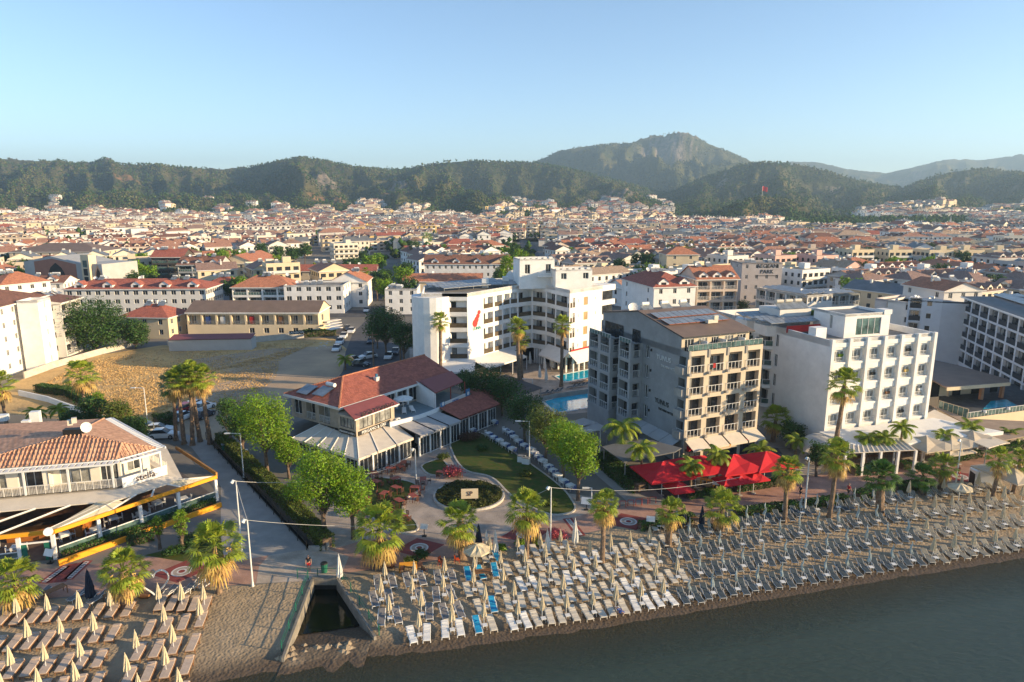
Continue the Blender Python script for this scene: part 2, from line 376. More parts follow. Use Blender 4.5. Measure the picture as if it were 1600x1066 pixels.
wood_c = nmix(nramp(big.outputs[0], [(0.38, (0, 0, 0)), (0.62, (1, 1, 1))]).outputs[0], nramp(fine.outputs[0], [(0.35, (0.024, 0.034, 0.015)), (0.7, (0.085, 0.095, 0.035))]).outputs[0], nramp(fine.outputs[0], [(0.35, (0.06, 0.062, 0.024)), (0.7, (0.20, 0.165, 0.08))]).outputs[0])
rock_c = nramp(nnoise(0.035, 6, 0.7).outputs[0], [(0.35, (0.09, 0.085, 0.07)), (0.62, (0.30, 0.245, 0.19))])
earth_c = nramp(nnoise(0.05, 5).outputs[0], [(0.35, (0.10, 0.09, 0.04)), (0.6, (0.34, 0.19, 0.10))])
flat_c = nramp(nnoise(0.03, 5).outputs[0], [(0.4, (0.10, 0.10, 0.05)), (0.6, (0.22, 0.19, 0.14))])
c = nmix(nattr('wood'), flat_c.outputs[0], wood_c); c = nmix(nattr('earth'), c, earth_c.outputs[0]); c = nmix(nattr('rock'), c, rock_c.outputs[0])
L.new(c, b.inputs['Base Color'])
bp = N.new('ShaderNodeBump'); bp.inputs['Distance'].default_value = 9.0; bp.inputs['Strength'].default_value = 0.9; L.new(nnoise(0.11, 4, 0.7).outputs[0], bp.inputs['Height']); L.new(bp.outputs[0], b.inputs['Normal'])
me.materials.append(hm)
def fast_mesh(name, V, Fq, mats, mi=None):
    """V (n,3), Fq (m,k) equal sided faces"""
    me = bpy.data.meshes.new(name); me.vertices.add(len(V)); me.vertices.foreach_set('co', np.ascontiguousarray(V, np.float32).ravel())
    k = Fq.shape[1]; me.loops.add(Fq.size); me.loops.foreach_set('vertex_index', Fq.astype(np.int32).ravel())
    me.polygons.add(len(Fq)); me.polygons.foreach_set('loop_start', np.arange(0, Fq.size, k, dtype=np.int32))
    if mi is not None: me.polygons.foreach_set('material_index', mi.astype(np.int32))
    for m in mats: me.materials.append(m)
    me.update(calc_edges=True); return me
# forest that reads as a mass: individual crowns, one object
forest_m = mat('forest_crown', (0.13, 0.125, 0.045), 0.9, col2=(0.045, 0.06, 0.024), vscale=0.006, coords='Object', island=0.35, spec=0.05)
def blobs(P, S, hf=1.3):
    base = np.array([(0, 0, 1), (1, 0, .35), (.3, .95, .45), (-.8, .6, .3), (-.8, -.6, .4), (.3, -.95, .3), (0, 0, -.4)])
    fac = np.array([(0, 1, 2), (0, 2, 3), (0, 3, 4), (0, 4, 5), (0, 5, 1), (6, 2, 1), (6, 3, 2), (6, 4, 3), (6, 5, 4), (6, 1, 5)])
    n = len(P); a = rng.random(n)*6.283; c, s = np.cos(a), np.sin(a)
    B = base[None]*np.stack([S, S, S*hf*(0.8+0.5*rng.random(n))], -1)[:, None, :]*(0.8+0.4*rng.random((n, 7, 1)))
    V = np.stack([B[..., 0]*c[:, None]-B[..., 1]*s[:, None], B[..., 0]*s[:, None]+B[..., 1]*c[:, None], B[..., 2]], -1)+P[:, None, :]
    return V.reshape(-1, 3), (fac[None]+np.arange(n)[:, None, None]*7).reshape(-1, 3)
n = 75000
ppx = rng.uniform(-60, 1660, n); py_ = 1050*np.power(3900/1050, rng.random(n)**1.0); th, ou = terrain_h(ppx, py_)
keep = (ou > 4)&(rock_mask(ppx, py_, th) < .35)&(earth_mask(ppx, py_) < .4)&(fbm(ppx/30, py_/120, 3) > .40)
ppx, py_, th = ppx[keep], py_[keep], th[keep]
P = np.stack([py_*kx(ppx), py_, th+1.0], -1); S = rng.uniform(1.8, 3.6, len(P))*np.clip(py_/2200, .8, 1.3)
V, Fq = blobs(P, S); fo = bpy.data.objects.new('forest', fast_mesh('forest', V, Fq, [forest_m])); COL.objects.link(fo)
tag(fo, 'dense pine forest covering the hillsides behind the town', 'forest', kind='stuff')
# ------------------------------------------------------------------ coast
L0px = [(-400,1000),(-150,962),(0,942),(225,926),(400,914),(489,906),(527,906),(640,884),(760,864),(850,850),(1000,816),(1200,791),(1400,766),(1600,740),(1850,706),(2300,655)]
SHpx = [(-400,1150),(-150,1130),(0,1118),(225,1092),(350,1066),(452,1046),(560,1032),(700,1017),(860,993),(1000,972),(1100,955),(1250,930),(1400,905),(1600,873),(1850,835),(2300,770)]
L0 = [G(*p, 0) for p in L0px]; SH = [G(*p, -.5) for p in SHpx]
def dline(p, line):
    best = 1e9
    for a, b_ in zip(line[:-1], line[1:]):
        ax, ay, bx, by = a.x, a.y, b_.x, b_.y; dx, dy = bx-ax, by-ay
        t = max(0, min(1, ((p[0]-ax)*dx+(p[1]-ay)*dy)/(dx*dx+dy*dy))); d = math.hypot(p[0]-ax-t*dx, p[1]-ay-t*dy)
        best = min(best, d)
    return best
def yline(x, line):
    for a, b_ in zip(line[:-1], line[1:]):
        if a.x <= x <= b_.x: return a.y+(b_.y-a.y)*(x-a.x)/(b_.x-a.x)
    return line[-1].y if x > 0 else line[0].y
def beach_z(x, y):
    yl, ys_ = yline(x, L0), yline(x, SH)
    if y >= yl: return 0.0
    if y <= ys_: return -.5-.16*(ys_-y)
    t = (yl-y)/(yl-ys_); return -.5*t**1.6
CLt, CLb = G(489,906,0), G(450,1018,-.35); CRt, CRb = G(527,906,0), G(583,993,-.35)
def strip(colsA, colsB, nr, name, m, zf, off=True, jit=0.025):
    """ruled sheet between two polylines of equal length"""
    V = []; Fs = []
    for j in range(nr+1):
        t = j/nr
        for a, b_ in zip(colsA, colsB):
            x = a[0]+(b_[0]-a[0])*t; y = a[1]+(b_[1]-a[1])*t
            V.append((x, y, zf(x, y, t)+(noise.noise((x*1.3, y*1.3, 0))*jit if 0 < t else 0)))
    nc = len(colsA)
    for j in range(nr):
        for i in range(nc-1): Fs.append((j*nc+i, (j+1)*nc+i, (j+1)*nc+i+1, j*nc+i+1))
    mb = MB(); mb.v = V; mb.f = Fs; mb.m = [0]*len(Fs)
    return struct(name, mb, m, smooth=True)
def resample(line, xs):
    return [(x, yline(x, line)) for x in xs]
sandm = mat('sand', (0.41, 0.315, 0.21), 0.95, col2=(0.29, 0.225, 0.15), vscale=0.5, bump=0.05, bscale=2.2, coords='Object', spec=0.1)
def sand_detail(m):
    nt = m.node_tree; N = nt.nodes; L = nt.links; b = N['Principled BSDF']; tc = N.new('ShaderNodeTexCoord')
    bp0 = b.inputs['Normal'].links[0].from_node
    v = N.new('ShaderNodeTexVoronoi'); v.inputs['Scale'].default_value = 4.6; v.feature = 'SMOOTH_F1'; L.new(tc.outputs['Object'], v.inputs['Vector'])
    bp = N.new('ShaderNodeBump'); bp.inputs['Distance'].default_value = 0.065; L.new(v.outputs['Distance'], bp.inputs['Height']); L.new(bp0.outputs[0], bp.inputs['Normal']); L.new(bp.outputs[0], b.inputs['Normal'])
    # wet sand: darker and smoother just above the water line (z of the real slope)
    sp = N.new('ShaderNodeSeparateXYZ'); L.new(tc.outputs['Object'], sp.inputs[0]); mr = N.new('ShaderNodeMapRange'); mr.inputs[1].default_value = -0.44; mr.inputs[2].default_value = -0.30
    L.new(sp.outputs[2], mr.inputs[0]); mx = N.new('ShaderNodeMix'); mx.data_type = 'RGBA'; L.new(mr.outputs[0], mx.inputs[0]); mx.inputs[6].default_value = (0.115, 0.085, 0.06, 1)
    src = b.inputs['Base Color'].links[0].from_socket; L.new(src, mx.inputs[7]); L.new(mx.outputs[2], b.inputs['Base Color'])
    m2 = N.new('ShaderNodeMapRange'); m2.inputs[1].default_value = -0.47; m2.inputs[2].default_value = -0.36; m2.inputs[3].default_value = 0.45; m2.inputs[4].default_value = 0.95; L.new(sp.outputs[2], m2.inputs[0]); L.new(m2.outputs[0], b.inputs['Roughness'])
sand_detail(sandm)
def beach(name, x0t, x1t, endA=None, endB=None, n=60):
    top = [(x0t+(x1t-x0t)*i/n) for i in range(n+1)]
    A = [(x, yline(x, L0)) for x in top]
    xb0 = endA[0] if endA else x0t; xb1 = endB[0] if endB else x1t
    B = [(xb0+(xb1-xb0)*i/n) for i in range(n+1)]
    Bp = [(x, yline(x, SH)-14) for x in B]
    return A, Bp
# left and right sands follow the canal walls down to the wall ends and the shore beyond
def beach_sheet(name, xs_top, xs_mid, midy, n=70, nr=44):
    V = []; Fs = []
    for j in range(nr+1):
        t = j/nr
        for i in range(n+1):
            s_ = i/n; xt = xs_top[0]+(xs_top[1]-xs_top[0])*s_; xm = xs_mid[0]+(xs_mid[1]-xs_mid[0])*s_
            yt = yline(xt, L0); ym = (midy(s_, xm))
            if t < 0.7: q = t/0.7; x = xt+(xm-xt)*q; y = yt+(ym-yt)*q
            else: q = (t-0.7)/0.3; x = xm; y = ym-(q**1.3)*22
            z = beach_z(x, y)
            if 0 < t: z += noise.noise((x*.7, y*.7, 0))*.035*min(1, t*6)
            V.append((x, y, z))
    for j in range(nr):
        for i in range(n): a = j*(n+1)+i; Fs.append((a, a+n+1, a+n+2, a+1))
    mb = MB(); mb.v = V; mb.f = Fs; mb.m = [0]*len(Fs); return struct(name, mb, sandm, smooth=True)
beach_sheet('beach_sand', (L0[0].x, CLt.x), (L0[0].x, CLb.x), lambda s_, x: (yline(x, SH)-1.5)*(1-s_**6)+CLb.y*s_**6)
beach_sheet('beach_sand', (CRt.x, L0[-1].x), (CRb.x, L0[-1].x), lambda s_, x: CRb.y*((1-s_)**30)+(yline(x, SH)-1.5)*(1-(1-s_)**30), n=150)
# canal mouth bed between the two walls, rising to a sand bar
mb = MB(); n = 14; nr = 30
for j in range(nr+1):
    t = j/nr
    for i in range(n+1):
        s_ = i/n
        if t < .6: q = t/.6; a = CLt.lerp(CLb, q); b_ = CRt.lerp(CRb, q)
        else: q = (t-.6)/.4; a = CLb+Vector((0, -20*q, 0)); b_ = CRb+Vector((0, -20*q, 0))
        x = a.x+(b_.x-a.x)*s_; y = a.y+(b_.y-a.y)*s_
        if t < .6: z = -1.9+1.5*max(0, (t/.6-.45)/.55)**.8
        else: z = min(-.40, beach_z(x, y)+.12*(1-q))
        mb.v.append((x, y, z+noise.noise((x*.9, y*.9, 3))*.12*(1 if t > .3 else 0)*(1-min(1, max(0, (t-.8)*5)))))
for j in range(nr):
    for i in range(n): a = j*(n+1)+i; mb.f.append((a, a+n+1, a+n+2, a+1)); mb.m.append(0)
struct('canal_bed', mb, sandm, smooth=True)
# ------------------------------------------------------------------ sea
wm = bpy.data.materials.new('sea_water'); wm.use_nodes = True; nt = wm.node_tree; N = nt.nodes; L = nt.links; b = N['Principled BSDF']; out = N['Material Output']
b.inputs['Base Color'].default_value = (0.040, 0.060, 0.048, 1); b.inputs['Roughness'].default_value = 0.16; b.inputs['IOR'].default_value = 1.33
tc = N.new('ShaderNodeTexCoord'); mp = N.new('ShaderNodeMapping'); mp.inputs['Rotation'].default_value = (0, 0, R(14)); mp.inputs['Scale'].default_value = (0.7, 1.6, 1); L.new(tc.outputs['Object'], mp.inputs[0])
n1 = N.new('ShaderNodeTexNoise'); n1.inputs['Scale'].default_value = 1.5; n1.inputs['Detail'].default_value = 8; n1.inputs['Roughness'].default_value = .62; L.new(mp.outputs[0], n1.inputs[0])
bp = N.new('ShaderNodeBump'); bp.inputs['Distance'].default_value = .16; bp.inputs['Strength'].default_value = .8; L.new(n1.outputs[0], bp.inputs['Height']); L.new(bp.outputs[0], b.inputs['Normal'])
# shallow water lets the bottom through: object Y is measured across the shore
sp = N.new('ShaderNodeSeparateXYZ'); L.new(tc.outputs['UV'], sp.inputs[0]); mr = N.new('ShaderNodeMapRange'); mr.inputs[1].default_value = 0.0; mr.inputs[2].default_value = 6.0; mr.inputs[3].default_value = 0.3; mr.inputs[4].default_value = 1.0
L.new(sp.outputs[1], mr.inputs[0]); tr = N.new('ShaderNodeBsdfTransparent'); tr.inputs[0].default_value = (.75, .72, .62, 1); mx = N.new('ShaderNodeMixShader'); L.new(mr.outputs[0], mx.inputs[0]); L.new(tr.outputs[0], mx.inputs[1]); L.new(b.outputs[0], mx.inputs[2]); L.new(mx.outputs[0], out.inputs['Surface'])
offs = [(2.5, 0), (0, .2), (-1.5, 1.5), (-4, 4), (-9, 9), (-16, 16), (-40, 40), (-120, 120), (-1400, 1400)]
V = []; UVs = []
SHx = [Vector((-1500, -60, 0))]+SH+[Vector((1600, 560, 0))]
for dy, u in offs:
    for p in SHx: V.append((p.x, p.y+dy, -.5)); UVs.append((p.x, u))
nc = len(SHx); Fs = [(j*nc+i, (j+1)*nc+i, (j+1)*nc+i+1, j*nc+i+1) for j in range(len(offs)-1) for i in range(nc-1)]
mb = MB(); mb.v = V; mb.f = Fs; mb.m = [0]*len(Fs); sea = struct('sea_water', mb, wm)
uvl = sea.data.uv_layers[0]
for lp in sea.data.loops: uvl.data[lp.index].uv = UVs[lp.vertex_index]
# ------------------------------------------------------------------ ground sheet with the inland canal cut out
town_g = mat('town_ground', (0.24, 0.215, 0.185), 0.9, col2=(0.15, 0.14, 0.12), vscale=0.06, bump=0.02, bscale=1.0, coords='Object', spec=0.1)
CA = [G(325,688), G(409,780), G(483,860)]; CB = [G(342,684), G(432,780), G(509,859)]
outer = [(p.x, p.y) for p in L0]+[(1500, 500), (1500, 640), (-1500, 640), (-1500, L0[0].y-10)]
hole = [(p.x, p.y) for p in CA]+[(p.x, p.y) for p in reversed(CB)]
mb = MB(); VV = [[Vector((p[0], p[1], 0)) for p in outer], [Vector((p[0], p[1], 0)) for p in hole]]; flatv = VV[0]+VV[1]
for t in tessellate_polygon(VV):
    q = [flatv[j] for j in t]; ar = (q[1]-q[0]).cross(q[2]-q[0]).z
    if ar < 0: q = q[::-1]
    mb.add(q)
struct('ground', mb, town_g)
mb = MB()
for A_, B_ in ((CA[0], CA[1]), (CA[1], CA[2]), (CA[2], CB[2]), (CB[2], CB[1]), (CB[1], CB[0]), (CB[0], CA[0])):
    mb.add([(A_.x, A_.y, -2.2), (B_.x, B_.y, -2.2), (B_.x, B_.y, 0), (A_.x, A_.y, 0)]); mb.add([(A_.x, A_.y, 0), (B_.x, B_.y, 0), (B_.x, B_.y, -2.2), (A_.x, A_.y, -2.2)][::1])
mb.flat(hole, -2.2); struct('canal_channel', mb, concrete)
canal_w = mat('canal_water', (0.006, 0.009, 0.005), 0.08, 0.2, 0.6, 0.02, 1.5, coords='Object', spec=0.25)
mb = MB(); mb.flat(hole, -1.7); struct('canal_water', mb, canal_w)
mb = MB(); q = .70; a, b2 = CLt.lerp(CLb, q), CRt.lerp(CRb, q); mb.flat([(a.x, a.y), (b2.x, b2.y), (CRt.x, CRt.y), (CLt.x, CLt.y)], -1.0); struct('canal_water', mb, canal_w)
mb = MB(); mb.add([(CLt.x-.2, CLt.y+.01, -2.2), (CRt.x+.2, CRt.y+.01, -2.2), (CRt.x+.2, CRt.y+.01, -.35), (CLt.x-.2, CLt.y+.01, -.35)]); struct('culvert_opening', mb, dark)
def sheet(name, pxl, m, z=0.004, zpix=0.0):
    mb = MB(); mb.flat([G(*p, zpix) for p in pxl], z); return struct(name, mb, m)
# ------------------------------------------------------------------ paved and planted ground
def paving(name, c1, c2, mortar, sc=3.0):
    m = mat(name, c1, 0.85, var=.1, coords='Object', vscale=.35, spec=.2); nt = m.node_tree; N = nt.nodes; L = nt.links; b = N['Principled BSDF']
    tc = N.new('ShaderNodeTexCoord'); mp = N.new('ShaderNodeMapping'); mp.inputs['Rotation'].default_value = (0, 0, R(14)); L.new(tc.outputs['Object'], mp.inputs[0])
    br = N.new('ShaderNodeTexBrick'); br.inputs['Scale'].default_value = sc; br.inputs['Color1'].default_value = (*c1, 1); br.inputs['Color2'].default_value = (*c2, 1); br.inputs['Mortar'].default_value = (*mortar, 1); br.inputs['Mortar Size'].default_value = .012
    L.new(mp.outputs[0], br.inputs['Vector'])
    no = N.new('ShaderNodeTexNoise'); no.inputs['Scale'].default_value = .5; no.inputs['Detail'].default_value = 7; L.new(tc.outputs['Object'], no.inputs['Vector'])
    mr = N.new('ShaderNodeMapRange'); mr.inputs[1].default_value = .3; mr.inputs[2].default_value = .7; mr.inputs[3].default_value = .72; mr.inputs[4].default_value = 1.2; L.new(no.outputs[0], mr.inputs[0])
    hs = N.new('ShaderNodeHueSaturation'); L.new(mr.outputs[0], hs.inputs['Value']); L.new(br.outputs[0], hs.inputs['Color']); L.new(hs.outputs[0], b.inputs['Base Color']); return m
pav_r = paving('red_brick_paving', (0.47, 0.27, 0.20), (0.39, 0.23, 0.175), (0.30, 0.21, 0.16), 2.6)
pav_g = paving('grey_brick_paving', (0.44, 0.36, 0.30), (0.37, 0.31, 0.26), (0.26, 0.22, 0.19), 2.6)
pav_c = paving('cream_stone_paving', (0.50, 0.42, 0.34), (0.44, 0.36, 0.29), (0.32, 0.27, 0.23), 1.4)
asph = mat('asphalt', (0.115, 0.115, 0.12), 0.9, col2=(0.075, 0.075, 0.08), vscale=.35, bump=.01, bscale=20, coords='Object', spec=.2)
lane_m = mat('worn_lane', (0.37, 0.345, 0.32), 0.9, col2=(0.27, 0.26, 0.245), vscale=.4, bump=.006, bscale=12, coords='Object', spec=.2)
grass_m = mat('lawn', (0.05, 0.095, 0.018), 0.9, col2=(0.115, 0.10, 0.035), vscale=1.1, bump=.03, bscale=14, coords='Object', spec=.1)
field_m = mat('dry_field', (0.68, 0.46, 0.21), 0.95, col2=(0.44, 0.30, 0.15), vscale=.16, bump=.16, bscale=1.8, coords='Object', spec=.05)
dirt_m = mat('bare_dirt', (0.52, 0.38, 0.25), 0.95, col2=(0.34, 0.26, 0.19), vscale=.09, bump=.05, bscale=2.2, coords='Object', spec=.05)
paint_r = mat('dark_red_paving_inlay', (0.26, 0.06, 0.05), .85, .1, 1); paint_w = mat('white_stone_inlay', (0.62, 0.58, 0.54), .8, .08, 1); paint_k = mat('black_stone_inlay', (0.05, 0.05, 0.055), .8, .1, 1)
sheet('promenade_paving', [(-300,985),(0,940),(225,924),(400,912),(470,905),(470,868),(420,868),(350,880),(345,838),(300,852),(225,872),(98,888),(0,892),(-300,930)], pav_r, .008)
sheet('promenade_paving', [(470,905),(640,882),(760,862),(850,848),(1000,814),(1200,789),(1400,764),(1600,738),(1850,704),(1850,650),(1600,695),(1475,722),(1330,736),(1230,748),(1040,790),(985,788),(905,806),(820,826),(740,850),(660,840),(610,832),(508,862),(470,868)], pav_r, .008)
sheet('garden_path', [(508,862),(610,832),(660,840),(740,850),(905,806),(985,785),(880,770),(800,740),(750,700),(690,690),(560,740),(505,800)], pav_g, .004)
sheet('bridge_pavement', [(420,868),(484,858),(512,858),(545,870),(530,906),(400,912),(405,885)], pav_c, .012)
sheet('lane', [(483,860),(420,868),(350,880),(345,836),(345,760),(300,700),(235,660),(300,655),(325,688),(409,780)], lane_m, .004)
# long lane between the red-roofed restaurant trees and the beige hotel
sheet('lane', [(985,788),(1060,790),(1000,745),(945,715),(925,700),(880,690),(935,745)], lane_m, .012)
# garden lawns
def rounded(pxl, z, m, name, n=6):
    P = [G(*p, 0) for p in pxl]; out = []
    for i in range(len(P)):
        a, b_, c_ = P[i-1], P[i], P[(i+1) % len(P)]; s_ = b_.lerp(a, .38); e = b_.lerp(c_, .38)
        for k in range(n+1):
            t = k/n; out.append(s_*(1-t)**2+b_*2*t*(1-t)+e*t*t)
    area = sum(out[k].x*out[(k+1) % len(out)].y-out[(k+1) % len(out)].x*out[k].y for k in range(len(out)))
    if area < 0: out.reverse()
    mb = MB(); mb.prism([(p.x, p.y) for p in out], -.02, z, 0, bottom=False); o = struct(name, mb, m); return out
def kerb(out, h=.14, w=.22, closed=True):
    mb = MB(); n = len(out)
    for k in range(n if closed else n-1):
        a, b_ = out[k], out[(k+1) % n]; d = b_-a
        if d.length < .02: continue
        mb.box(((a.x+b_.x)/2, (a.y+b_.y)/2, h/2), (d.length+.04, w, h), math.atan2(d.y, d.x))
    return struct('kerb', mb, conc_lt)
lawns = [rounded([(700,690),(745,672),(800,705),(880,762),(905,800),(860,808),(800,778),(770,745),(728,738),(712,720)], .10, grass_m, 'lawn'),
 rounded([(655,728),(690,716),(705,735),(688,745),(668,742)], .10, grass_m, 'lawn'),
 rounded([(575,745),(640,752),(660,765),(632,780),(628,800),(650,815),(655,830),(620,836),(585,812),(560,795)], .10, grass_m, 'lawn')]
for l in lawns: kerb(l)
sheet('lawn', [(225,868),(345,838),(350,872),(300,880)], grass_m, .012)
# round hedge bed kerb
c0 = G(733, 776, 0); rr = (G(787,776,0)-G(679,776,0)).length/2
bed = [Vector((c0.x+rr*math.cos(a), c0.y+rr*math.sin(a)*1.0, 0)) for a in np.linspace(0, 2*math.pi, 49)[:-1]]
kerb(bed, .3, .25)
# paving inlays: diamonds with rings, striped bands
def diamond(cx, cy, w=2.1, ang=14, ring=True):
    c_ = G(cx, cy, 0); u = unit(R(ang)); n_ = Vector((-u.y, u.x)); mb = MB()
    mb.flat([V2(c_)-u*w*1.25, V2(c_)-n_*w, V2(c_)+u*w*1.25, V2(c_)+n_*w], .014)
    for k in range(40):
        a, b_ = 2*math.pi*k/40, 2*math.pi*(k+1)/40
        f = lambda r, t: (c_.x+r*math.cos(t), c_.y+r*math.sin(t), .018)
        mb.add([f(.78, a), f(.95, a), f(.95, b_), f(.78, b_)], 1); mb.add([f(.3, a), f(.45, a), f(.45, b_), f(.3, b_)], 1); mb.add([f(.45, a), f(.78, a), f(.78, b_), f(.45, b_)], 2)
    struct('paving_inlay', mb, [paint_r, paint_w, pav_g])
for d in ((655, 856), (820, 835), (982, 815), (284, 893), (1500, 745)): diamond(*d)
def band(p0, p1, w, z=.018):
    a, b_ = G(*p0, 0), G(*p1, 0); d = (b_-a).normalized(); n_ = Vector((-d.y, d.x, 0)); mb = MB(); Lh = (b_-a).length
    def q(s0, s1, t0, t1, zz, mi): mb.flat([V2(a+d*s0+n_*t0), V2(a+d*s1+n_*t0), V2(a+d*s1+n_*t1), V2(a+d*s0+n_*t1)], zz, mi)
    q(0, Lh, -w*1.3, w*1.3, z-.004, 0); q(0.2, Lh-.2, -w*.6, w*.6, z, 1); k = .3
    while k < Lh-.5: q(k, k+.16, -w*.4, w*.4, z+.004, 2); k += .3
    struct('paving_inlay', mb, [paint_r, paint_w, paint_k])
band((886, 810), (908, 838), .42); band((66, 912), (104, 884), .35); band((106, 906), (138, 876), .35)
sheet('paving_inlay', [(72,912),(103,909),(133,878),(108,882)], paint_r, .014)
# fields, streets
sheet('dry_field', [(-60,640),(40,590),(150,556),(250,540),(520,528),(545,548),(440,620),(345,668),(250,680),(150,660)], field_m, .004)
sheet('car_park', [(235,662),(340,600),(430,575),(520,555),(560,575),(500,605),(445,625),(395,660),(330,690)], dirt_m, .010)
sheet('bare_lot', [(300,562),(420,545),(530,540),(548,556),(470,590),(380,590)], dirt_m, .014)
sheet('road', [(520,600),(640,600),(625,520),(615,497),(600,430),(592,402),(583,402),(584,430),(580,470),(578,495),(552,520),(540,550),(536,580)], asph, .018)
sheet('road', [(420,497),(700,494),(705,480),(640,484),(420,486)], asph, .022)
sheet('road', [(770,420),(850,420),(838,385),(822,375),(812,375),(812,390)], asph, .018)
sheet('car_park', [(760,470),(960,480),(940,440),(790,440)], asph, .010)
sheet('hotel_terrace', [(640,600),(640,545),(960,520),(975,640),(850,650),(700,600)], pav_g, .006)
sheet('alley', [(1170,700),(1260,700),(1230,620),(1180,600)], lane_m, .010)
sheet('restaurant_terrace', [(1230,745),(1330,735),(1475,720),(1600,694),(1850,648),(1850,600),(1450,640),(1260,690)], pav_c, .012)
sheet('cafe_floor', [(1000,745),(1045,785),(1110,778),(1250,745),(1215,700),(1060,700)], asph, .022)
# ------------------------------------------------------------------ plants (prototypes at the origin)
def fan_crown(mb, z, rad, n, seg=11, droop=0.35, up=1.0, mi=0, sp=.32, petiole=.56, elev=(-.35, 1.45), rs=None):
    rs = rs or random
    for k in range(n):
        az = 2.399*k+rs.uniform(-.2, .2); t = (k+.5)/n; el = elev[1]+(elev[0]-elev[1])*t+rs.uniform(-.2, .2)
        d = Vector((math.cos(az)*math.cos(el), math.sin(az)*math.cos(el), math.sin(el))); pl = rad*petiole*rs.uniform(.7, 1.15)
        base = Vector((0, 0, z)); tip = base+d*pl; tip.z -= pl*droop*.3*max(0, 1-el)
        side = Vector((-math.sin(az), math.cos(az), 0)); nrm = d.cross(side); 
        # petiole
        mb.add([base-side*.03, base+side*.03, tip+side*.025, tip-side*.025], mi)
        lr = rad*(1-petiole)*rs.uniform(.9, 1.1)*1.05
        for j in range(seg):
            a = (j/(seg-1)-.5)*2.6; dd = (d*math.cos(a)+side*math.sin(a)); w = side*math.cos(a)-d*math.sin(a)
            L1 = lr*(.75+.25*math.cos(a)); m1 = tip+dd*L1*.6+nrm*(.03 if j % 2 else -.03); e = tip+dd*L1; e.z -= L1*droop*rs.uniform(.5, 1.1)
            hw = L1*sp*.34
            mb.add([tip, m1+w*hw*.8, e, m1-w*hw*.8], mi)
def palm_trunk(h, r0, r1, lean=0.0, n=9, segs=9, rough=.12, rs=random):
    mb = MB(); i0 = 0; ph = rs.uniform(0, 6)
    for j in range(segs+1):
        t = j/segs; z = h*t; r = r0+(r1-r0)*t; 
        if j == 0: r *= 1.35
        ox = lean*math.sin(t*1.57)*math.cos(ph); oy = lean*math.sin(t*1.57)*math.sin(ph)
        for k in range(n):
            a = 6.283*k/n; rr_ = r*(1+rs.uniform(-rough, rough)); mb.v.append((ox+rr_*math.cos(a), oy+rr_*math.sin(a), z))
    for j in range(segs):
        for k in range(n): mb.f.append((j*n+k, j*n+(k+1) % n, (j+1)*n+(k+1) % n, (j+1)*n+k)); mb.m.append(0)
    return mb, Vector((lean*math.cos(ph), lean*math.sin(ph), 0))
def fan_palm(h, rad, seed, kind='green', r0=.26, skirt=.5, dens=46):
    rs = random.Random(seed); root = proto_thing('fan_palm')
    tm, off = palm_trunk(h, r0, r0*.72, lean=rs.uniform(h*.02, h*.07), segs=14, rs=rs); tm.build('trunk', bark_p, root)
    mb = MB(); fan_crown(mb, h, rad, dens, seg=13, elev=(-.5, 1.4), rs=rs, droop=.35); mb.v = [(x+off.x, y+off.y, z) for x, y, z in mb.v]; mb.build('crown', leaf_p if kind == 'green' else leaf_pd, root)
    if skirt > 0:
        mb = MB(); fan_crown(mb, h-.15, rad*.86, int(22*skirt)+6, seg=9, droop=.75, elev=(-1.25, -.45), rs=rs)
        for k in range(int(5*skirt)):
            a = rs.uniform(0, 6.28)
            for q in range(26):
                p = Vector((math.cos(a)*rad*.4+rs.gauss(0, .16), math.sin(a)*rad*.4+rs.gauss(0, .16), h-rs.uniform(.1, rad*.75))); s_ = rs.uniform(.05, .12); d = Vector((rs.uniform(-1, 1), rs.uniform(-1, 1), -1))*s_*2.2
                mb.add([p, p+Vector((s_, 0, 0)), p+d, p+Vector((-s_, s_, 0))])
        mb.v = [(x+off.x, y+off.y, z) for x, y, z in mb.v]; mb.build('dry_fronds', leaf_dry, root)
    return root
def feather_palm(h, rad, seed, n=20, r0=.17, stiff=False, kind=None, npin=26):
    rs = random.Random(seed); root = proto_thing('feather_palm')
    tm, off = palm_trunk(h, r0, r0*.75, lean=rs.uniform(0, h*.05), rs=rs); tm.build('trunk', bark_p, root); mb = MB()
    for k in range(n):
        az = 2.399*k; t = (k+.5)/n; el = 1.35-1.25*t*(.8 if stiff else 1) + rs.uniform(-.1, .1); L_ = rad*rs.uniform(.9, 1.15); pts = []; p = Vector((0, 0, h)); e = el
        for s_ in range(9):
            pts.append(p.copy()); d = Vector((math.cos(az)*math.cos(e), math.sin(az)*math.cos(e), math.sin(e))); p = p+d*L_/8; e -= (.10 if stiff else .24)+.05*t
        side = Vector((-math.sin(az), math.cos(az), 0))
        for s_ in range(8): mb.add([pts[s_]-side*.025, pts[s_]+side*.025, pts[s_+1]+side*.02, pts[s_+1]-side*.02])
        for q in range(npin):
            u = .12+.88*q/npin; i = min(7, int(u*8)); f = u*8-i; b_ = pts[i].lerp(pts[i+1], f); dd = (pts[i+1]-pts[i]).normalized(); ll = L_*.30*math.sin(math.pi*min(.97, u*.85+.12))*rs.uniform(.85, 1.1)
            for sg in (-1, 1):
                tipv = b_+side*sg*ll*.8+dd*ll*.5+Vector((0, 0, (.18 if stiff else -.45)*ll)); w = dd*.055*(1.2 if stiff else 1.4)
                mb.add([b_-w, b_+w, tipv])
    mb.v = [(x+off.x, y+off.y, z) for x, y, z in mb.v]
    mb.build('crown', kind or leaf_p, root); return root
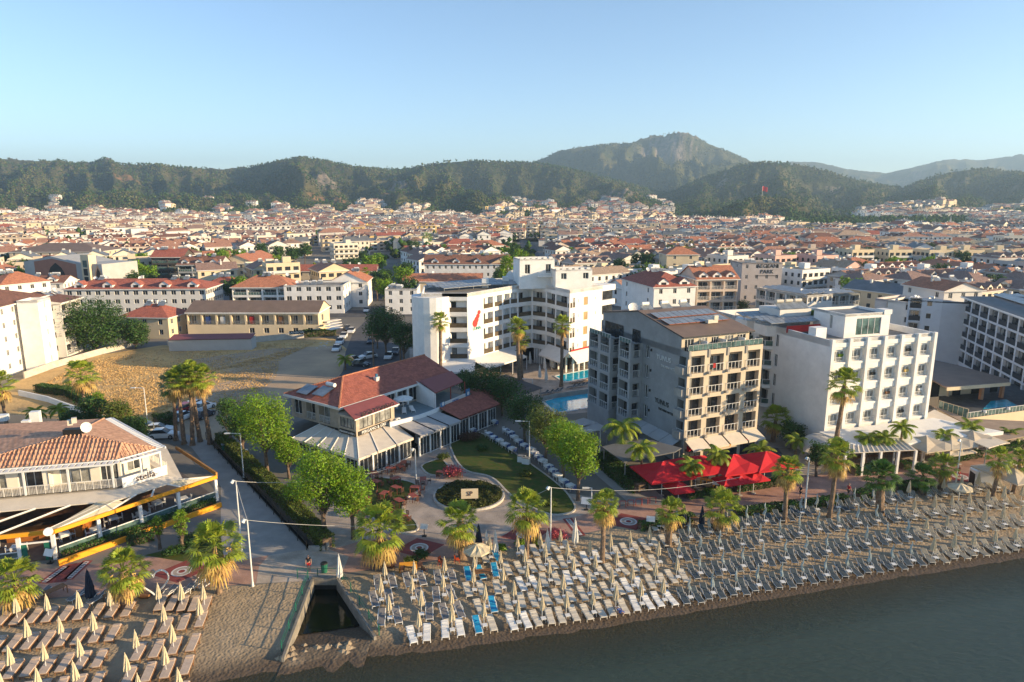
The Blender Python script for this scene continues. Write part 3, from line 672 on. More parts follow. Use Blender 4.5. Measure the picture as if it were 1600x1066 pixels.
def leaf_cloud(mb, centres, count, size, rs, mi=0):
    tot = sum(r**2 for _, r, _ in centres)
    for c_, r, fl in centres:
        for k in range(int(count*r**2/tot)):
            v = Vector((rs.gauss(0, 1), rs.gauss(0, 1), rs.gauss(0, 1))).normalized(); q = rs.uniform(.0, 1)**.35
            n_ = noise.noise((c_.x*.7+v.x*2.2, c_.y*.7+v.y*2.2, v.z*2.2))*.5+1
            p = c_+Vector((v.x*r, v.y*r, v.z*r*fl))*q*n_
            a = Vector((rs.uniform(-1, 1), rs.uniform(-1, 1), rs.uniform(-.6, .6))).normalized(); b_ = a.cross(v+Vector((rs.uniform(-.6, .6), rs.uniform(-.6, .6), rs.uniform(-.2, .9)))).normalized(); s_ = size*rs.uniform(.6, 1.3)
            mb.add([p-a*s_, p-b_*s_*.55, p+a*s_, p+b_*s_*.55], mi)
def leafy_tree(h, rad, seed, m=None, trunk_h=None, count=6500, size=.17, flat=.85, name='leafy_tree', nb=16, r0=.16):
    rs = random.Random(seed); root = proto_thing(name); th = trunk_h if trunk_h is not None else h*.35; mb = MB()
    mb.cyl((0, 0, 0), (rs.uniform(-.15, .15), rs.uniform(-.15, .15), th), r0*1.25, r0*.85, 8); cs = []
    zc = th+(h-th)*.5; hz = (h-th)*.5
    for k in range(nb):
        a = 2.399*k+rs.uniform(-.3, .3); t = (k+.5)/nb; zz = zc+hz*(1.55*t-.72)*.9; rr_ = rad*.62*math.sqrt(max(.05, 1-((zz-zc)/hz)**2))*rs.uniform(.6, 1.15)
        c_ = Vector((math.cos(a)*rr_, math.sin(a)*rr_, zz)); cs.append((c_, rad*rs.uniform(.34, .52), flat))
        p0 = Vector((0, 0, th*rs.uniform(.7, 1))); mid = p0.lerp(c_, .5)+Vector((0, 0, -.1)); mb.cyl(p0, mid, r0*.45, r0*.3, 5, caps=False); mb.cyl(mid, c_, r0*.3, r0*.1, 5, caps=False)
    mb.build('trunk', bark, root); ml = MB(); leaf_cloud(ml, cs, count, size, rs); ml.build('crown', m or leaf_a, root); return root
def bush(w, h, seed, m, count=900, size=.10, name='shrub'):
    rs = random.Random(seed); root = proto_thing(name); mb = MB(); cs = [(Vector((rs.uniform(-.3, .3)*w, rs.uniform(-.3, .3)*w, h*rs.uniform(.35, .6))), w*.36, h/w*.9) for _ in range(5)]
    leaf_cloud(mb, cs, count, size, rs); mb.build('foliage', m, root)
    st = MB(); 
    for k in range(4): a = k*1.57; st.cyl((0, 0, 0), (math.cos(a)*w*.2, math.sin(a)*w*.2, h*.6), .02, .008, 4, caps=False)
    st.build('stem', bark, root); return root
def hedge(pts, w, h, label, m=None, dens=150, size=.09, z0=0.0, name='hedge', cat='hedge'):
    m = m or leaf_h; mb = MB(); rs = random.Random(len(pts)*7+int(w*100)+int(pts[0].x)); o0 = pts[0].copy()
    for a, b_ in zip(pts[:-1], pts[1:]):
        d = b_-a; Lh = d.length; dd = d.normalized(); n_ = Vector((-dd.y, dd.x, 0))
        for k in range(int(Lh*(w+2*h)*dens)):
            s_ = rs.uniform(-.1, Lh+.1); t = rs.uniform(-1, 1)*w/2; f = rs.random()
            if f < .45: z = h*(1+.16*noise.noise((a.x+s_*1.1, a.y, 2.2)))-rs.random()**2*.25*h
            else: z = rs.random()*h; t = math.copysign(w/2-rs.random()**2*.15*w, t)
            t += .12*w*noise.noise((a.x+s_, a.y*.8, z*1.5))
            p = a+dd*s_+n_*t+Vector((0, 0, z+z0)); u = Vector((rs.uniform(-1, 1), rs.uniform(-1, 1), rs.uniform(-1, 1))).normalized(); v = u.cross(Vector((rs.uniform(-1, 1), rs.uniform(-1, 1), rs.uniform(-1, 1)))).normalized(); q = size*rs.uniform(.6, 1.4)
            mb.add([p-u*q, p-v*q*.6, p+u*q, p+v*q*.6])
        # dark woody core
        mb2c = (a+b_)/2; mb.box((mb2c.x, mb2c.y, z0+h*.42), (Lh, w*.62, h*.8), math.atan2(d.y, d.x), 1)
    o = mb.build(name, [m, bark], origin=(o0.x, o0.y, z0)); tag(o, label, cat); return o
# ------------------------------------------------------------------ facades
class Fr:
    """local frame on a wall: u along, w outwards, z up"""
    def __init__(s, p0, p1): s.p = V2(p0); d = V2(p1)-s.p; s.L = d.length; s.u = d.normalized(); s.n = Vector((s.u.y, -s.u.x)); s.a = math.atan2(s.u.y, s.u.x)
    def at(s, u, w, z): q = s.p+s.u*u+s.n*w; return Vector((q.x, q.y, z))
    def box(s, mb, u0, u1, w0, w1, z0, z1, mi=0):
        c = s.at((u0+u1)/2, (w0+w1)/2, (z0+z1)/2); mb.box(c, (u1-u0, abs(w1-w0), z1-z0), s.a, mi)
    def quad(s, mb, u0, u1, w, z0, z1, mi=0): mb.add([s.at(u0, w, z0), s.at(u1, w, z0), s.at(u1, w, z1), s.at(u0, w, z1)], mi)
def pane(root, fr, u0, u1, z0, z1, w, nm='window', fm=None, gm=None, n=2, rail=None, curt=0, rs=random):
    fm = fm or frame_w; gm = gm or glass; mb = MB(); t = .06
    fr.quad(mb, u0, u1, w, z0, z1, 1)
    if curt:
        c0 = u0+(u1-u0)*rs.choice([0, .0, .5]); fr.quad(mb, c0+.05, c0+(u1-u0)*rs.uniform(.2, .45), w+.012, z0+.05, z1-.05, 2)
    for k in range(n+1): uu = u0+(u1-u0)*k/n; uu = min(max(uu, u0+t/2), u1-t/2); fr.box(mb, uu-t/2, uu+t/2, w+.004, w+.05, z0, z1)
    for zz in (z0, z1-t): fr.box(mb, u0+t, u1-t, w+.004, w+.046, zz, zz+t)
    return mb.build(nm, [fm, gm, glass_lt], root)
def railing(root, fr, u0, u1, z, w, h=1.0, kind='bars', m=None, ret=0.0, nm='balcony_railing', n=None, gm=None):
    m = m or metal_w; mb = MB(); L_ = u1-u0
    segs = [(fr, u0, u1, w)]
    fr.box(mb, u0, u1, w-.03, w+.03, z+h-.06, z+h)
    nb = n or max(2, int(L_/.75)+1)
    for k in range(nb): uu = u0+L_*k/(nb-1); uu = min(max(uu, u0+.025), u1-.025); fr.box(mb, uu-.025, uu+.025, w-.02, w+.02, z, z+h-.06)
    if kind == 'bars':
        for k in range(int(L_/.14)): uu = u0+.07+.14*k; fr.box(mb, uu-.01, uu+.01, w-.01, w+.01, z+.06, z+h-.06)
    elif kind == 'glass': fr.quad(mb, u0+.05, u1-.05, w+.001, z+.06, z+h-.08, 1)
    elif kind == 'lines':
        for q in (.3, .6): fr.box(mb, u0, u1, w-.015, w+.015, z+h*q, z+h*q+.03)
    elif kind == 'solid': fr.box(mb, u0, u1, w-.05, w+.05, z, z+h-.06, 1)
    if ret > 0:
        for uu in (u0, u1):
            a_, b_ = fr.at(uu, w, 0), fr.at(uu, w-ret, 0)
            f2 = Fr((a_.x, a_.y), (b_.x, b_.y)); f2.box(mb, 0.04, ret, -.02, .02, z+h-.055, z+h-.005)
            for k in range(1, max(2, int(ret/.7)+1)): f2.box(mb, ret*k/max(2, int(ret/.7)+1)-.02, ret*k/max(2, int(ret/.7)+1)+.02, -.015, .015, z, z+h-.06)
            if kind == 'glass': f2.quad(mb, .05, ret, 0, z+.06, z+h-.08, 1)
    return mb.build(nm, [m, gm or glass_gr], root)
def facade(root, mw, p0, p1, z0, z1, ops=(), mi=0, rs=random):
    """wall with recessed openings; ops = dicts u0,u1,a,b,kind,..."""
    fr = Fr(p0, p1); us = {0, fr.L}; zs = {z0, z1}
    for o in ops: us |= {o['u0'], o['u1']}; zs |= {o['a'], o['b']}
    us = sorted(us); zs = sorted(zs)
    for i in range(len(us)-1):
        for j in range(len(zs)-1):
            uc, zc = (us[i]+us[i+1])/2, (zs[j]+zs[j+1])/2
            if any(o['u0'] < uc < o['u1'] and o['a'] < zc < o['b'] for o in ops): continue
            fr.quad(mw, us[i], us[i+1], 0, zs[j], zs[j+1], mi)
    for o in ops:
        u0, u1, a, b_ = o['u0'], o['u1'], o['a'], o['b']; d = o.get('depth', .18)
        P = [fr.at(u0, 0, a), fr.at(u1, 0, a), fr.at(u1, 0, b_), fr.at(u0, 0, b_)]; Q = [fr.at(u0, -d, a), fr.at(u1, -d, a), fr.at(u1, -d, b_), fr.at(u0, -d, b_)]
        im = o.get('imi', mi)
        for k in range(4): mw.add([P[k], P[(k+1) % 4], Q[(k+1) % 4], Q[k]], im)
        kd = o.get('kind', 'win')
        if kd == 'win':
            pane(root, fr, u0, u1, a, b_, -d, n=o.get('n', 2), fm=o.get('fm'), gm=o.get('gm'), curt=o.get('curt', 0), rs=rs)
        elif kd == 'balc':
            # back wall with sliding door filling part of it
            fr.quad(mw, u0, u1, -d+.0, a, b_, im)
            du0, du1 = o.get('door', (u0+.25, u1-.35)); pane(root, fr, du0, du1, a+.05, b_-.25, -d+.02, 'balcony_door', n=o.get('n', 2), fm=o.get('fm'), gm=o.get('gm'), curt=rs.random() < .6, rs=rs)
            if o.get('rail', 'bars'): railing(root, fr, u0, u1, a+.02, o.get('rw', -.08), kind=o.get('rail', 'bars'), m=o.get('rm'), gm=o.get('rgm'), h=o.get('rh', 1.0), n=o.get('rn'))
        elif kd == 'open': pass
    return fr
def roof_slab(mb, poly, z, t=.2, over=0.0, mi=0):
    mb.prism(poly, z, z+t, mi)
def parapet(mb, poly, z, h=.9, t=.22, mi=0, cap=None):
    n = len(poly)
    cx_ = sum(p.x for p in map(V2, poly))/n; 
    inner = inset(poly, t)
    for k in range(n):
        a, b_, c_, d_ = V2(poly[k]), V2(poly[(k+1) % n]), inner[(k+1) % n], inner[k]
        mb.add([(a.x, a.y, z), (b_.x, b_.y, z), (b_.x, b_.y, z+h), (a.x, a.y, z+h)], mi)
        mb.add([(c_.x, c_.y, z), (d_.x, d_.y, z), (d_.x, d_.y, z+h), (c_.x, c_.y, z+h)], mi)
        mb.add([(a.x, a.y, z+h), (b_.x, b_.y, z+h), (c_.x, c_.y, z+h), (d_.x, d_.y, z+h)], mi)
def inset(poly, t):
    n = len(poly); out = []
    for k in range(n):
        p, q, r = V2(poly[k-1]), V2(poly[k]), V2(poly[(k+1) % n]); u1 = (q-p).normalized(); u2 = (r-q).normalized(); n1 = Vector((-u1.y, u1.x)); n2 = Vector((-u2.y, u2.x))
        s_ = n1+n2; s_ = s_/max(.2, s_.dot(n1)*1.0); out.append(q+s_*t)
    return out
def ac_unit(parent, p, rz, nm='ac_unit'):
    mb = MB(); mb.box(p, (.85, .35, .62), rz); c_ = Vector(p)+Vector((math.sin(rz), -math.cos(rz), 0))*.18; n_ = Vector((math.sin(rz), -math.cos(rz), 0)); mb.cyl(c_, c_+n_*.015, .24, n=12, mi=1); return mb.build(nm, [plastic_w, dark], parent)
def dish(mb, p, az, el=.6, r=.45, mi=0, mi2=1):
    p = Vector(p); d = Vector((math.cos(az)*math.cos(el), math.sin(az)*math.cos(el), math.sin(el))); q = d.to_track_quat('Z', 'Y'); c_ = p+Vector((0, 0, .55+r*.4)); rings = []
    for j, (rr_, zz) in enumerate(((.02, -.18), (.5, -.13), (.85, -.05), (1, 0))):
        rings.append([c_+q @ Vector((r*rr_*math.cos(6.283*k/14), r*rr_*math.sin(6.283*k/14), r*zz*1.6)) for k in range(14)])
    for j in range(3):
        for k in range(14): mb.add([rings[j][k], rings[j][(k+1) % 14], rings[j+1][(k+1) % 14], rings[j+1][k]], mi)
    mb.cyl(p, c_-d*r*.28, .03, n=5, mi=mi2); mb.cyl(rings[3][0], c_+d*r*.8, .012, n=4, mi=mi2)
def heater(mb, p, az, mi_t=0, mi_p=1, mi_f=2, s=1.0):
    """solar water heater: tank above a tilted glass panel"""
    p = Vector(p); u = Vector((-math.sin(az), math.cos(az), 0)); f = Vector((math.cos(az), math.sin(az), 0))
    mb.cyl(p+u*-.6*s+Vector((0, 0, 1.15*s)), p+u*.6*s+Vector((0, 0, 1.15*s)), .27*s, n=10, mi=mi_t)
    a, b_ = p+Vector((0, 0, .95*s)), p+f*1.5*s+Vector((0, 0, .12*s))
    for sgn in (-1, 1):
        o_ = u*.48*s*sgn; w = u*.44*s; mb.add([a+o_-w, b_+o_-w, b_+o_+w, a+o_+w] , mi_p)
        mb.add([a+o_-w-Vector((0,0,.06)), a+o_+w-Vector((0,0,.06)), b_+o_+w-Vector((0,0,.06)), b_+o_-w-Vector((0,0,.06))], mi_f)
        mb.cyl(p+o_, a+o_, .02, n=4, mi=mi_f)
def solar_rows(parent, p0, ang, nx, ny, pw=1.0, ph=2.0, gap=.06, tilt=.28, z=0, back=2.3, nm='solar_collector', each=True):
    u = unit(ang); n_ = Vector((-u.y, u.x)); out = []
    for j in range(ny):
        mb = MB()
        for i in range(nx):
            b_ = V2(p0)+u*(i*(pw+gap))+n_*(j*back); t = b_+n_*ph*math.cos(tilt); zt = z+ph*math.sin(tilt)
            A = [Vector((b_.x, b_.y, z)), Vector((b_.x+u.x*pw, b_.y+u.y*pw, z)), Vector((t.x+u.x*pw, t.y+u.y*pw, zt)), Vector((t.x, t.y, zt))]
            mb.add(A, 0); mb.add([q-Vector((0, 0, .07)) for q in A[::-1]], 1)
            for k in range(4): mb.add([A[k]-Vector((0, 0, .07)), A[(k+1) % 4]-Vector((0, 0, .07)), A[(k+1) % 4]+Vector((0,0,.01)), A[k]+Vector((0,0,.01))], 1)
            if i % 3 == 0: mb.cyl(A[3]-Vector((0, 0, .07)), (A[3].x, A[3].y, z-.6), .03, n=4, mi=1); mb.cyl(A[0]-Vector((0, 0, .07)), (A[0].x, A[0].y, z-.6), .03, n=4, mi=1)
        out.append(mb.build(nm, [panel_m, metal_g], parent))
    return out
# ================================================================== beige hotel with the dark roof
def beige_hotel():
    p = Vector((23.0, 86.9)); ang = R(23.5); W = 12.6; D = 21.5; u = unit(ang); n_ = Vector((-u.y, u.x)); rs = random.Random(5)
    root = thing('hotel', 'beige five storey hotel with sloping brown roof and red parasols at its foot', 'hotel', (p.x, p.y, 0))
    A, B_, C_, D_ = p, p+u*W, p+u*W+n_*D, p+n_*D; mw = MB(); fl = [3.9+2.95*k for k in range(4)]; zt = 15.7
    ops = []; bw = W/4
    for z in fl:
        for k in range(4): ops.append(dict(u0=k*bw+.42, u1=(k+1)*bw-.42, a=z-.1, b=z+2.28, kind='balc', depth=.8, rail=None, door=(k*bw+.47, (k+1)*bw-.47), gm=glass, fm=frame_d, n=2))
    fr = facade(root, mw, A, B_, 0, zt, ops, rs=rs)
    for z in fl:
        for k in range(4):
            railing(root, fr, k*bw+.3, (k+1)*bw-.42, z, .12, h=1.02, kind='frame', n=5)
            fr.box(mw, k*bw+.05, k*bw+.42, .0, .42, z-.32, z+.02, 3)
            if rs.random() < .1:   # towel or clothes over the rail
                tb = MB(); fr.box(tb, k*bw+.9, k*bw+1.3, .08, .18, z+.45, z+1.06); tb.build('towel', [cl_white, cl_blue, cl_red, orange_p][rs.randrange(4)], root)
    for k in range(4): fr.box(mw, k*bw+.08, k*bw+.42, 0.004, .12, zt-1.0, zt+.1, 3)
    # blank left gable with two columns of bays further back
    opsL = []; g = 6.8
    for i, z in enumerate(fl): opsL += [dict(u0=D-8.6-1.0, u1=D-8.6, a=z+.2, b=z+2.1, depth=.25, gm=glass), dict(u0=D-1.8, u1=D-.35, a=z-.1, b=z+2.1, kind='balc', depth=.01 if False else .9, rail='bars', door=(D-1.7, D-.5), fm=frame_d)]
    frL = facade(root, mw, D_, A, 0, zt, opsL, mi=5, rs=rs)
    for z in fl: # small box balconies on the corner
        frL.box(mw, D-1.9, D-.3, 0.0, .55, z-.3, z+.75, 3); 
    # two projecting bays
    for (u0, u1, w_) in ((D-13.6, D-10.4, 2.0), (.2, 6.6, 2.6)):
        a0, a1 = frL.at(u0, 0, 0), frL.at(u1, 0, 0); b0, b1 = frL.at(u0, w_, 0), frL.at(u1, w_, 0); opsB = []; nb = 2 if u1-u0 > 4 else 1; bwid = (u1-u0)/nb
        for z in fl:
            for k in range(nb): opsB.append(dict(u0=k*bwid+.3, u1=(k+1)*bwid-.5, a=z-.1, b=z+2.25, kind='balc', depth=1.1, rail='frame', rn=5, door=(k*bwid+.35, (k+1)*bwid-.8), fm=frame_d))
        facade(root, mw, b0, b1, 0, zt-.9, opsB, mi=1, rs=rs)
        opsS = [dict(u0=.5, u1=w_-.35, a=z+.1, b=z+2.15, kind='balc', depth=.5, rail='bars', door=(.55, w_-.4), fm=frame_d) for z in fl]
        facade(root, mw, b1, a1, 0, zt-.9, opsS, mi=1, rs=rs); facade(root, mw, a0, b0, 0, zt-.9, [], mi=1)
        mw.flat([V2(b0), V2(b1), V2(a1), V2(a0)], zt-1.5, 4)
        for zz in fl:
            fb = Fr(V2(b0), V2(b1)); fb.box(mw, 0, u1-u0, .004, .08, zz-.45, zz-.12, 1)
        # roof terrace behind glass and tall windows of the attic wall
        f2 = Fr(V2(b0), V2(b1)); railing(root, f2, .05, u1-u0-.05, zt-.9, -.05, h=.75, kind='glass')
        pane(root, frL, u0+.6, u1-.6, zt-1.3, zt+.9, .03, 'attic_window', n=3, fm=frame_d)
    facade(root, mw, B_, C_, 0, zt, [dict(u0=k*3+1, u1=k*3+2, a=z+.6, b=z+2) for k in range(6) for z in fl], rs=rs); facade(root, mw, C_, D_, 0, zt)
    # attic: set back, gables left and right, single broad slope down to the front, short slope back
    s_ = 1.5; E0, E1, E2, E3 = A+n_*s_+u*.0, B_+n_*s_-u*1.2, B_+n_*D-u*1.2, D_
    mw.flat([A, B_, C_, D_], zt-.9+.0, 4); zf = zt+1.7; zr = zt+3.6; sr = 10.2; zb = zt+2.0
    # front attic wall with big windows
    frA = facade(root, mw, E0, E1, zt-.9, zf, [dict(u0=.5+k*2.2, u1=.5+k*2.2+(1.5 if k != 2 else 1.2), a=zt-.8, b=zt+1.35, depth=.1, gm=glass_lt if k % 2 else glass, fm=frame_w, n=3) for k in range(5)], rs=rs)
    for (x0, x1, q) in ((E3, E0, 0), (E1, E2, 1)):
        pts = [(x0, zt), (x1, zt)]
    for side, (F0, F1) in enumerate(((E0, D_), (E1, B_+n_*D-u*1.2))):
        dirn = (F1-F0).normalized(); Rg = F0+dirn*sr; poly = [(F0, zt-.9), (F0, zf), (Rg, zr), (F1, zb), (F1, zt-.9)]
        pl = [(q.x, q.y, z) for q, z in poly]
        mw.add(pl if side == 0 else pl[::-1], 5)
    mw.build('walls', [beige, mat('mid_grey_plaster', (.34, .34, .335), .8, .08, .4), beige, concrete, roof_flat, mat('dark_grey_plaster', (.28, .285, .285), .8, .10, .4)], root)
    mr = MB(); o_ = .55
    def RP(q, z): return Vector((q.x, q.y, z))
    f0, f1 = E0-u*.15-n_*o_, E1+u*o_-n_*o_; r0, r1 = E0+n_*sr-u*.15, E1+n_*sr+u*o_; b0, b1 = E0+n_*(D-s_+.2)-u*.15, E1+n_*(D-s_+.2)+u*o_
    sl = (zr-zf)/sr; zf_ = zf-o_*sl
    def slab(P, t=.18, mi=0):
        mr.add(P, mi); mr.add([q-Vector((0, 0, t)) for q in P[::-1]], 1)
        for k in range(len(P)): mr.add([P[k]-Vector((0, 0, t)), P[(k+1) % len(P)]-Vector((0, 0, t)), P[(k+1) % len(P)], P[k]], 1)
    slab([RP(f0, zf_+.18), RP(f1, zf_+.18), RP(r1, zr+.18), RP(r0, zr+.18)]); slab([RP(r0, zr+.18), RP(r1, zr+.18), RP(b1, zb+.2), RP(b0, zb+.2)])
    mr.build('roof', [roof_brown, frame_d], root)
    # two rows of collectors lying along the slope
    for (q0, cnt) in ((3.6, 9), (6.2, 9)):
        for half in range(1):
            mp = MB(); 
            for i in range(cnt):
                c0 = E0+u*(.6+i*1.15)+n_*q0; c1 = c0+u*1.07; c2 = c1+n_*2.1; c3 = c0+n_*2.1; zz = zf+sl*q0+.42; z2 = zf+sl*(q0+2.1)+.42
                P = [RP(c0, zz), RP(c1, zz), RP(c2, z2), RP(c3, z2)]; mp.add(P, 0); mp.add([x-Vector((0, 0, .1)) for x in P[::-1]], 1)
                for k in range(4): mp.add([P[k]-Vector((0, 0, .1)), P[(k+1) % 4]-Vector((0, 0, .1)), P[(k+1) % 4], P[k]], 1)
            mp.build('solar_collector', [panel_m, mat('rust_frame', (.28, .09, .05), .7)], root)
    for k in range(3):
        mb = MB(); q = E0+u*(2+k*3.4)+n_*(sr+1.4); heater(mb, (q.x, q.y, zr-.3), R(-66)); mb.build('water_heater', [plastic_w, panel_m, metal_g], root)
    mb = MB(); q = E0+u*1.2+n_*(sr+3); dish(mb, (q.x, q.y, zr-.9), R(-80), r=.9); mb.build('satellite_dish', [plastic_w, metal_g], root)
    mb = MB(); q = E0+u*7.5+n_*3.3; mb.box((q.x, q.y, zf+sl*3.3+.5), (1.7, .7, .5), ang); mb.box((q.x+.5, q.y, zf+sl*3.3+1.0), (.7, .5, .6), ang); mb.build('roof_vent', [plastic_c], root)
    # roof terrace of the front: glass balustrade and white dividers
    railing(root, fr, .05, W-.05, zt, -.1, h=.85, kind='glass', m=metal_g)
    for k in (1, 2, 3):
        mb = MB(); f3 = Fr(A+u*(k*bw), A+u*(k*bw)+n_*1.5); f3.box(mb, .1, 1.45, -.06, .06, zt-.89, zt+1.1); mb.build('terrace_divider', white, root)
    # lettering on the shaded gable
    def wtext(s_, u_, z, size, m):
        c_ = frL.at(u_, .04, z); text_mesh('lettering', s_, size, m, c_, (frL.u.x, frL.u.y, 0), root)
    wtext('YUNUS', D-5.2, fl[3]+.95, 1.0, cl_white); wtext('THE MINI HOTEL', D-4.0, fl[3]-.1, .46, cl_white)
    wtext('YUNUS', D-5.2, fl[1]+.55, 1.0, black_m); wtext('THE MINI HOTEL', D-4.2, fl[1]-.45, .46, black_m)
    for i, z in enumerate(fl):
        mb = MB(); c_ = frL.at(D-8.1, .1, z+1.6); mb.box(c_, (.18, .18, .35), frL.a); mb.build('wall_lamp', black_m, root)
    # sloping awnings above the ground floor
    for k in range(4):
        mb = MB(); u0, u1 = k*W/4+.12, (k+1)*W/4-.12; P = [fr.at(u0, .05, 3.55), fr.at(u1, .05, 3.55), fr.at(u1+.0, 1.9, 2.75), fr.at(u0, 1.9, 2.75)]; mb.add(P[::-1]); mb.add([x-Vector((0, 0, .05)) for x in P]); mb.add([P[3], P[2], P[2]-Vector((0, 0, .25)), P[3]-Vector((0, 0, .25))]); mb.build('awning', awn, root)
    for k in range(5):
        mb = MB(); u0, u1 = D-13.4+k*2.6, D-10.9+k*2.6; u1 = min(u1, D-.1); P = [frL.at(u0, .05, 3.55), frL.at(u1, .05, 3.55), frL.at(u1, 1.9, 2.75), frL.at(u0, 1.9, 2.75)]; mb.add(P[::-1]); mb.add([x-Vector((0, 0, .05)) for x in P]); mb.build('awning', greyp, root)
    mb = MB(); fr.box(mb, .5, 4.2, .03, .25, 2.0, 2.7); mb.build('fascia_sign', red_cloth, root); mb = MB(); fr.box(mb, 9.6, 12.3, .03, .25, 2.1, 2.7); mb.build('fascia_sign', red_cloth, root)
    mb = MB(); fr.box(mb, 5.0, 8.8, .25, .45, 1.5, 2.5); so = mb.build('menu_board', beige, root)
    text_mesh('lettering', 'CAFE', .7, orange_p, fr.at(6.9, .5, 2.0), (u.x, u.y, 0), root)
    # ground floor front glazing
    for k in range(4): pane(root, fr, k*bw+.3, (k+1)*bw-.3, .1, 2.3, .02, 'shopfront', n=3, fm=frame_d)
    return root, fr, frL
yun, yfr, yfrL = beige_hotel()
# ================================================================== white hotel with piers (right)
def white_pier_hotel():
    p = Vector((43.3, 91.0)); ang = R(17.5); W = 18.7; D = 27.0; u = unit(ang); n_ = Vector((-u.y, u.x)); rs = random.Random(8)
    root = thing('hotel', 'white hotel whose front is divided by tall piers, with a penthouse box on its roof', 'hotel', (p.x, p.y, 0))
    A, B_, C_, D_ = p, p+u*W, p+u*W+n_*D, p+n_*D; mw = MB(); zt = 16.4; base = 3.6; fh = 3.05; fl = [base+.5+fh*k for k in range(4)]; nb = 6; bw = (W-.7)/nb; ops = []
    for z in fl:
        for k in range(nb): ops.append(dict(u0=.7+k*bw-.15, u1=.7+(k+1)*bw-.72, a=z, b=z+1.75, kind='balc', depth=.35, rail='lines', rn=2, rh=.62, door=(.7+k*bw+.1, .7+(k+1)*bw-1.0), gm=glass_lt, n=3, rw=-.05, imi=0))
    fr = facade(root, mw, A, B_, 0, zt, ops, rs=rs)
    mw.build('walls', [white, offwhite, roof_flat], root) if False else None
    for k in range(nb+1):
        u0 = k*bw; mb = MB(); fr.box(mb, u0, u0+.5, 0.002, .45, 0, zt+.15); mb.build('pier', white, root)
    for i, z in enumerate(fl+[zt-1.05]):
        for k in range(nb):
            u0, u1 = .51+k*bw, (k+1)*bw-.01
            if i < 4:
                mb = MB(); 
                fr.box(mb, u0, u1, .003, .16, z-1.12, z-.02); fr.box(mb, u0, u1, .16, .24, z-.3, z-.02); mb.build('balcony_apron', white, root)
            else:
                mb = MB(); fr.box(mb, u0, u1, .003, .2, z+.0, z+.6); mb.build('cornice', white, root)
    # random furniture on balconies
    for (k, i, m_) in ((0, 3, leaf_a), (2, 2, black_m), (4, 3, black_m), (4, 2, yellow), (4, 0, black_m), (3, 1, wood), (5, 1, plastic_w)):
        mb = MB(); c_ = fr.at(.7+k*bw+1.5, -.3, fl[i]+.9); mb.box(c_, (.7, .4, .35), ang); mb.cyl(c_-Vector((0, 0, .9)), c_, .04, n=5); mb.build('balcony_table' if m_ is not leaf_a else 'potted_plant', m_, root)
    # left flank: blank part, slit windows, then bay balconies
    opsL = []
    for z in fl: opsL += [dict(u0=D-11.0, u1=D-10.3, a=z+.1, b=z+2.0, depth=.15), dict(u0=D-14.9, u1=D-11.9, a=z, b=z+2.1, kind='balc', depth=1.1, rail=None, door=(D-14.7, D-12.2)), dict(u0=D-19.6, u1=D-16.8, a=z, b=z+2.1, kind='balc', depth=1.1, rail=None, door=(D-19.4, D-17.0))]
    frL = facade(root, mw, D_, A, 0, zt, opsL, rs=rs)
    for z in fl:
        for uc in (D-13.4, D-18.2):
            mb = MB(); pl = [frL.at(uc-1.9, 0.0, 0), frL.at(uc-1.2, .95, 0), frL.at(uc+1.2, .95, 0), frL.at(uc+1.9, 0.0, 0)]; pl = [(q.x, q.y) for q in pl]
            mb.prism(pl, z-.55, z-.02); mb.build('balcony_slab', white, root)
            f4 = Fr(pl[1], pl[2]); railing(root, f4, .05, 2.35, z, -.05, h=.85, kind='glass', ret=0.0)
            for (a_, b_) in ((pl[0], pl[1]), (pl[2], pl[3])): f5 = Fr(a_, b_); railing(root, f5, .05, f5.L-.02, z, -.05, h=.85, kind='glass')
    for uc in (D-13.4, D-18.2):
        pl = [frL.at(uc-2.3, 0.01, 0), frL.at(uc-1.5, 1.1, 0), frL.at(uc+1.5, 1.1, 0), frL.at(uc+2.3, 0.01, 0)]; mw.prism([(q.x, q.y) for q in pl], zt-1.6, zt+.0)
    facade(root, mw, B_, C_, 0, zt, [dict(u0=4+k*4, u1=5.2+k*4, a=z+.6, b=z+2, depth=.12) for k in range(5) for z in fl], rs=rs); facade(root, mw, C_, D_, 0, zt)
    mw.flat([A, B_, C_, D_], zt-.9, 2)
    parapet(mw, [A, B_, C_, D_], zt-.9, .9+.02, .3)
    # chimney stub on left edge, stair block
    fr.box(mw, .3, 2.1, -4.6, -3.1, zt-.88, zt+1.1); fr.box(mw, W-3.4, W-1.3, -9.8, -9.2, zt-.88, zt+.7)
    mw.build('walls', [white, offwhite, roof_flat], root)
    # penthouse
    mp = MB(); P0 = fr.at(6.2, -4.2, 0); P1 = fr.at(14.4, -4.2, 0); P2 = fr.at(14.4, -10.5, 0); P3 = fr.at(6.2, -10.5, 0)
    fp = facade(root, mp, V2(P0), V2(P1), zt-.88, zt+2.6, [dict(u0=2.1, u1=6.6, a=zt-.6, b=zt+1.9, depth=.12, n=4, gm=glass_gr)], rs=rs)
    facade(root, mp, V2(P1), V2(P2), zt-.88, zt+2.6); facade(root, mp, V2(P2), V2(P3), zt-.88, zt+2.6); facade(root, mp, V2(P3), V2(P0), zt-.88, zt+2.6, [dict(u0=3.3, u1=3.9, a=zt+.1, b=zt+2.1, gm=glass_lt)], rs=rs)
    mp.flat([V2(P0), V2(P1), V2(P2), V2(P3)], zt+2.25, 1); parapet(mp, [V2(P0), V2(P1), V2(P2), V2(P3)], zt+2.25, .38, .2)
    fp.box(mp, 6.9, 8.35, -1.5, .12, zt+2.28, zt+2.95)
    mp.build('penthouse', [white, roof_grey], root)
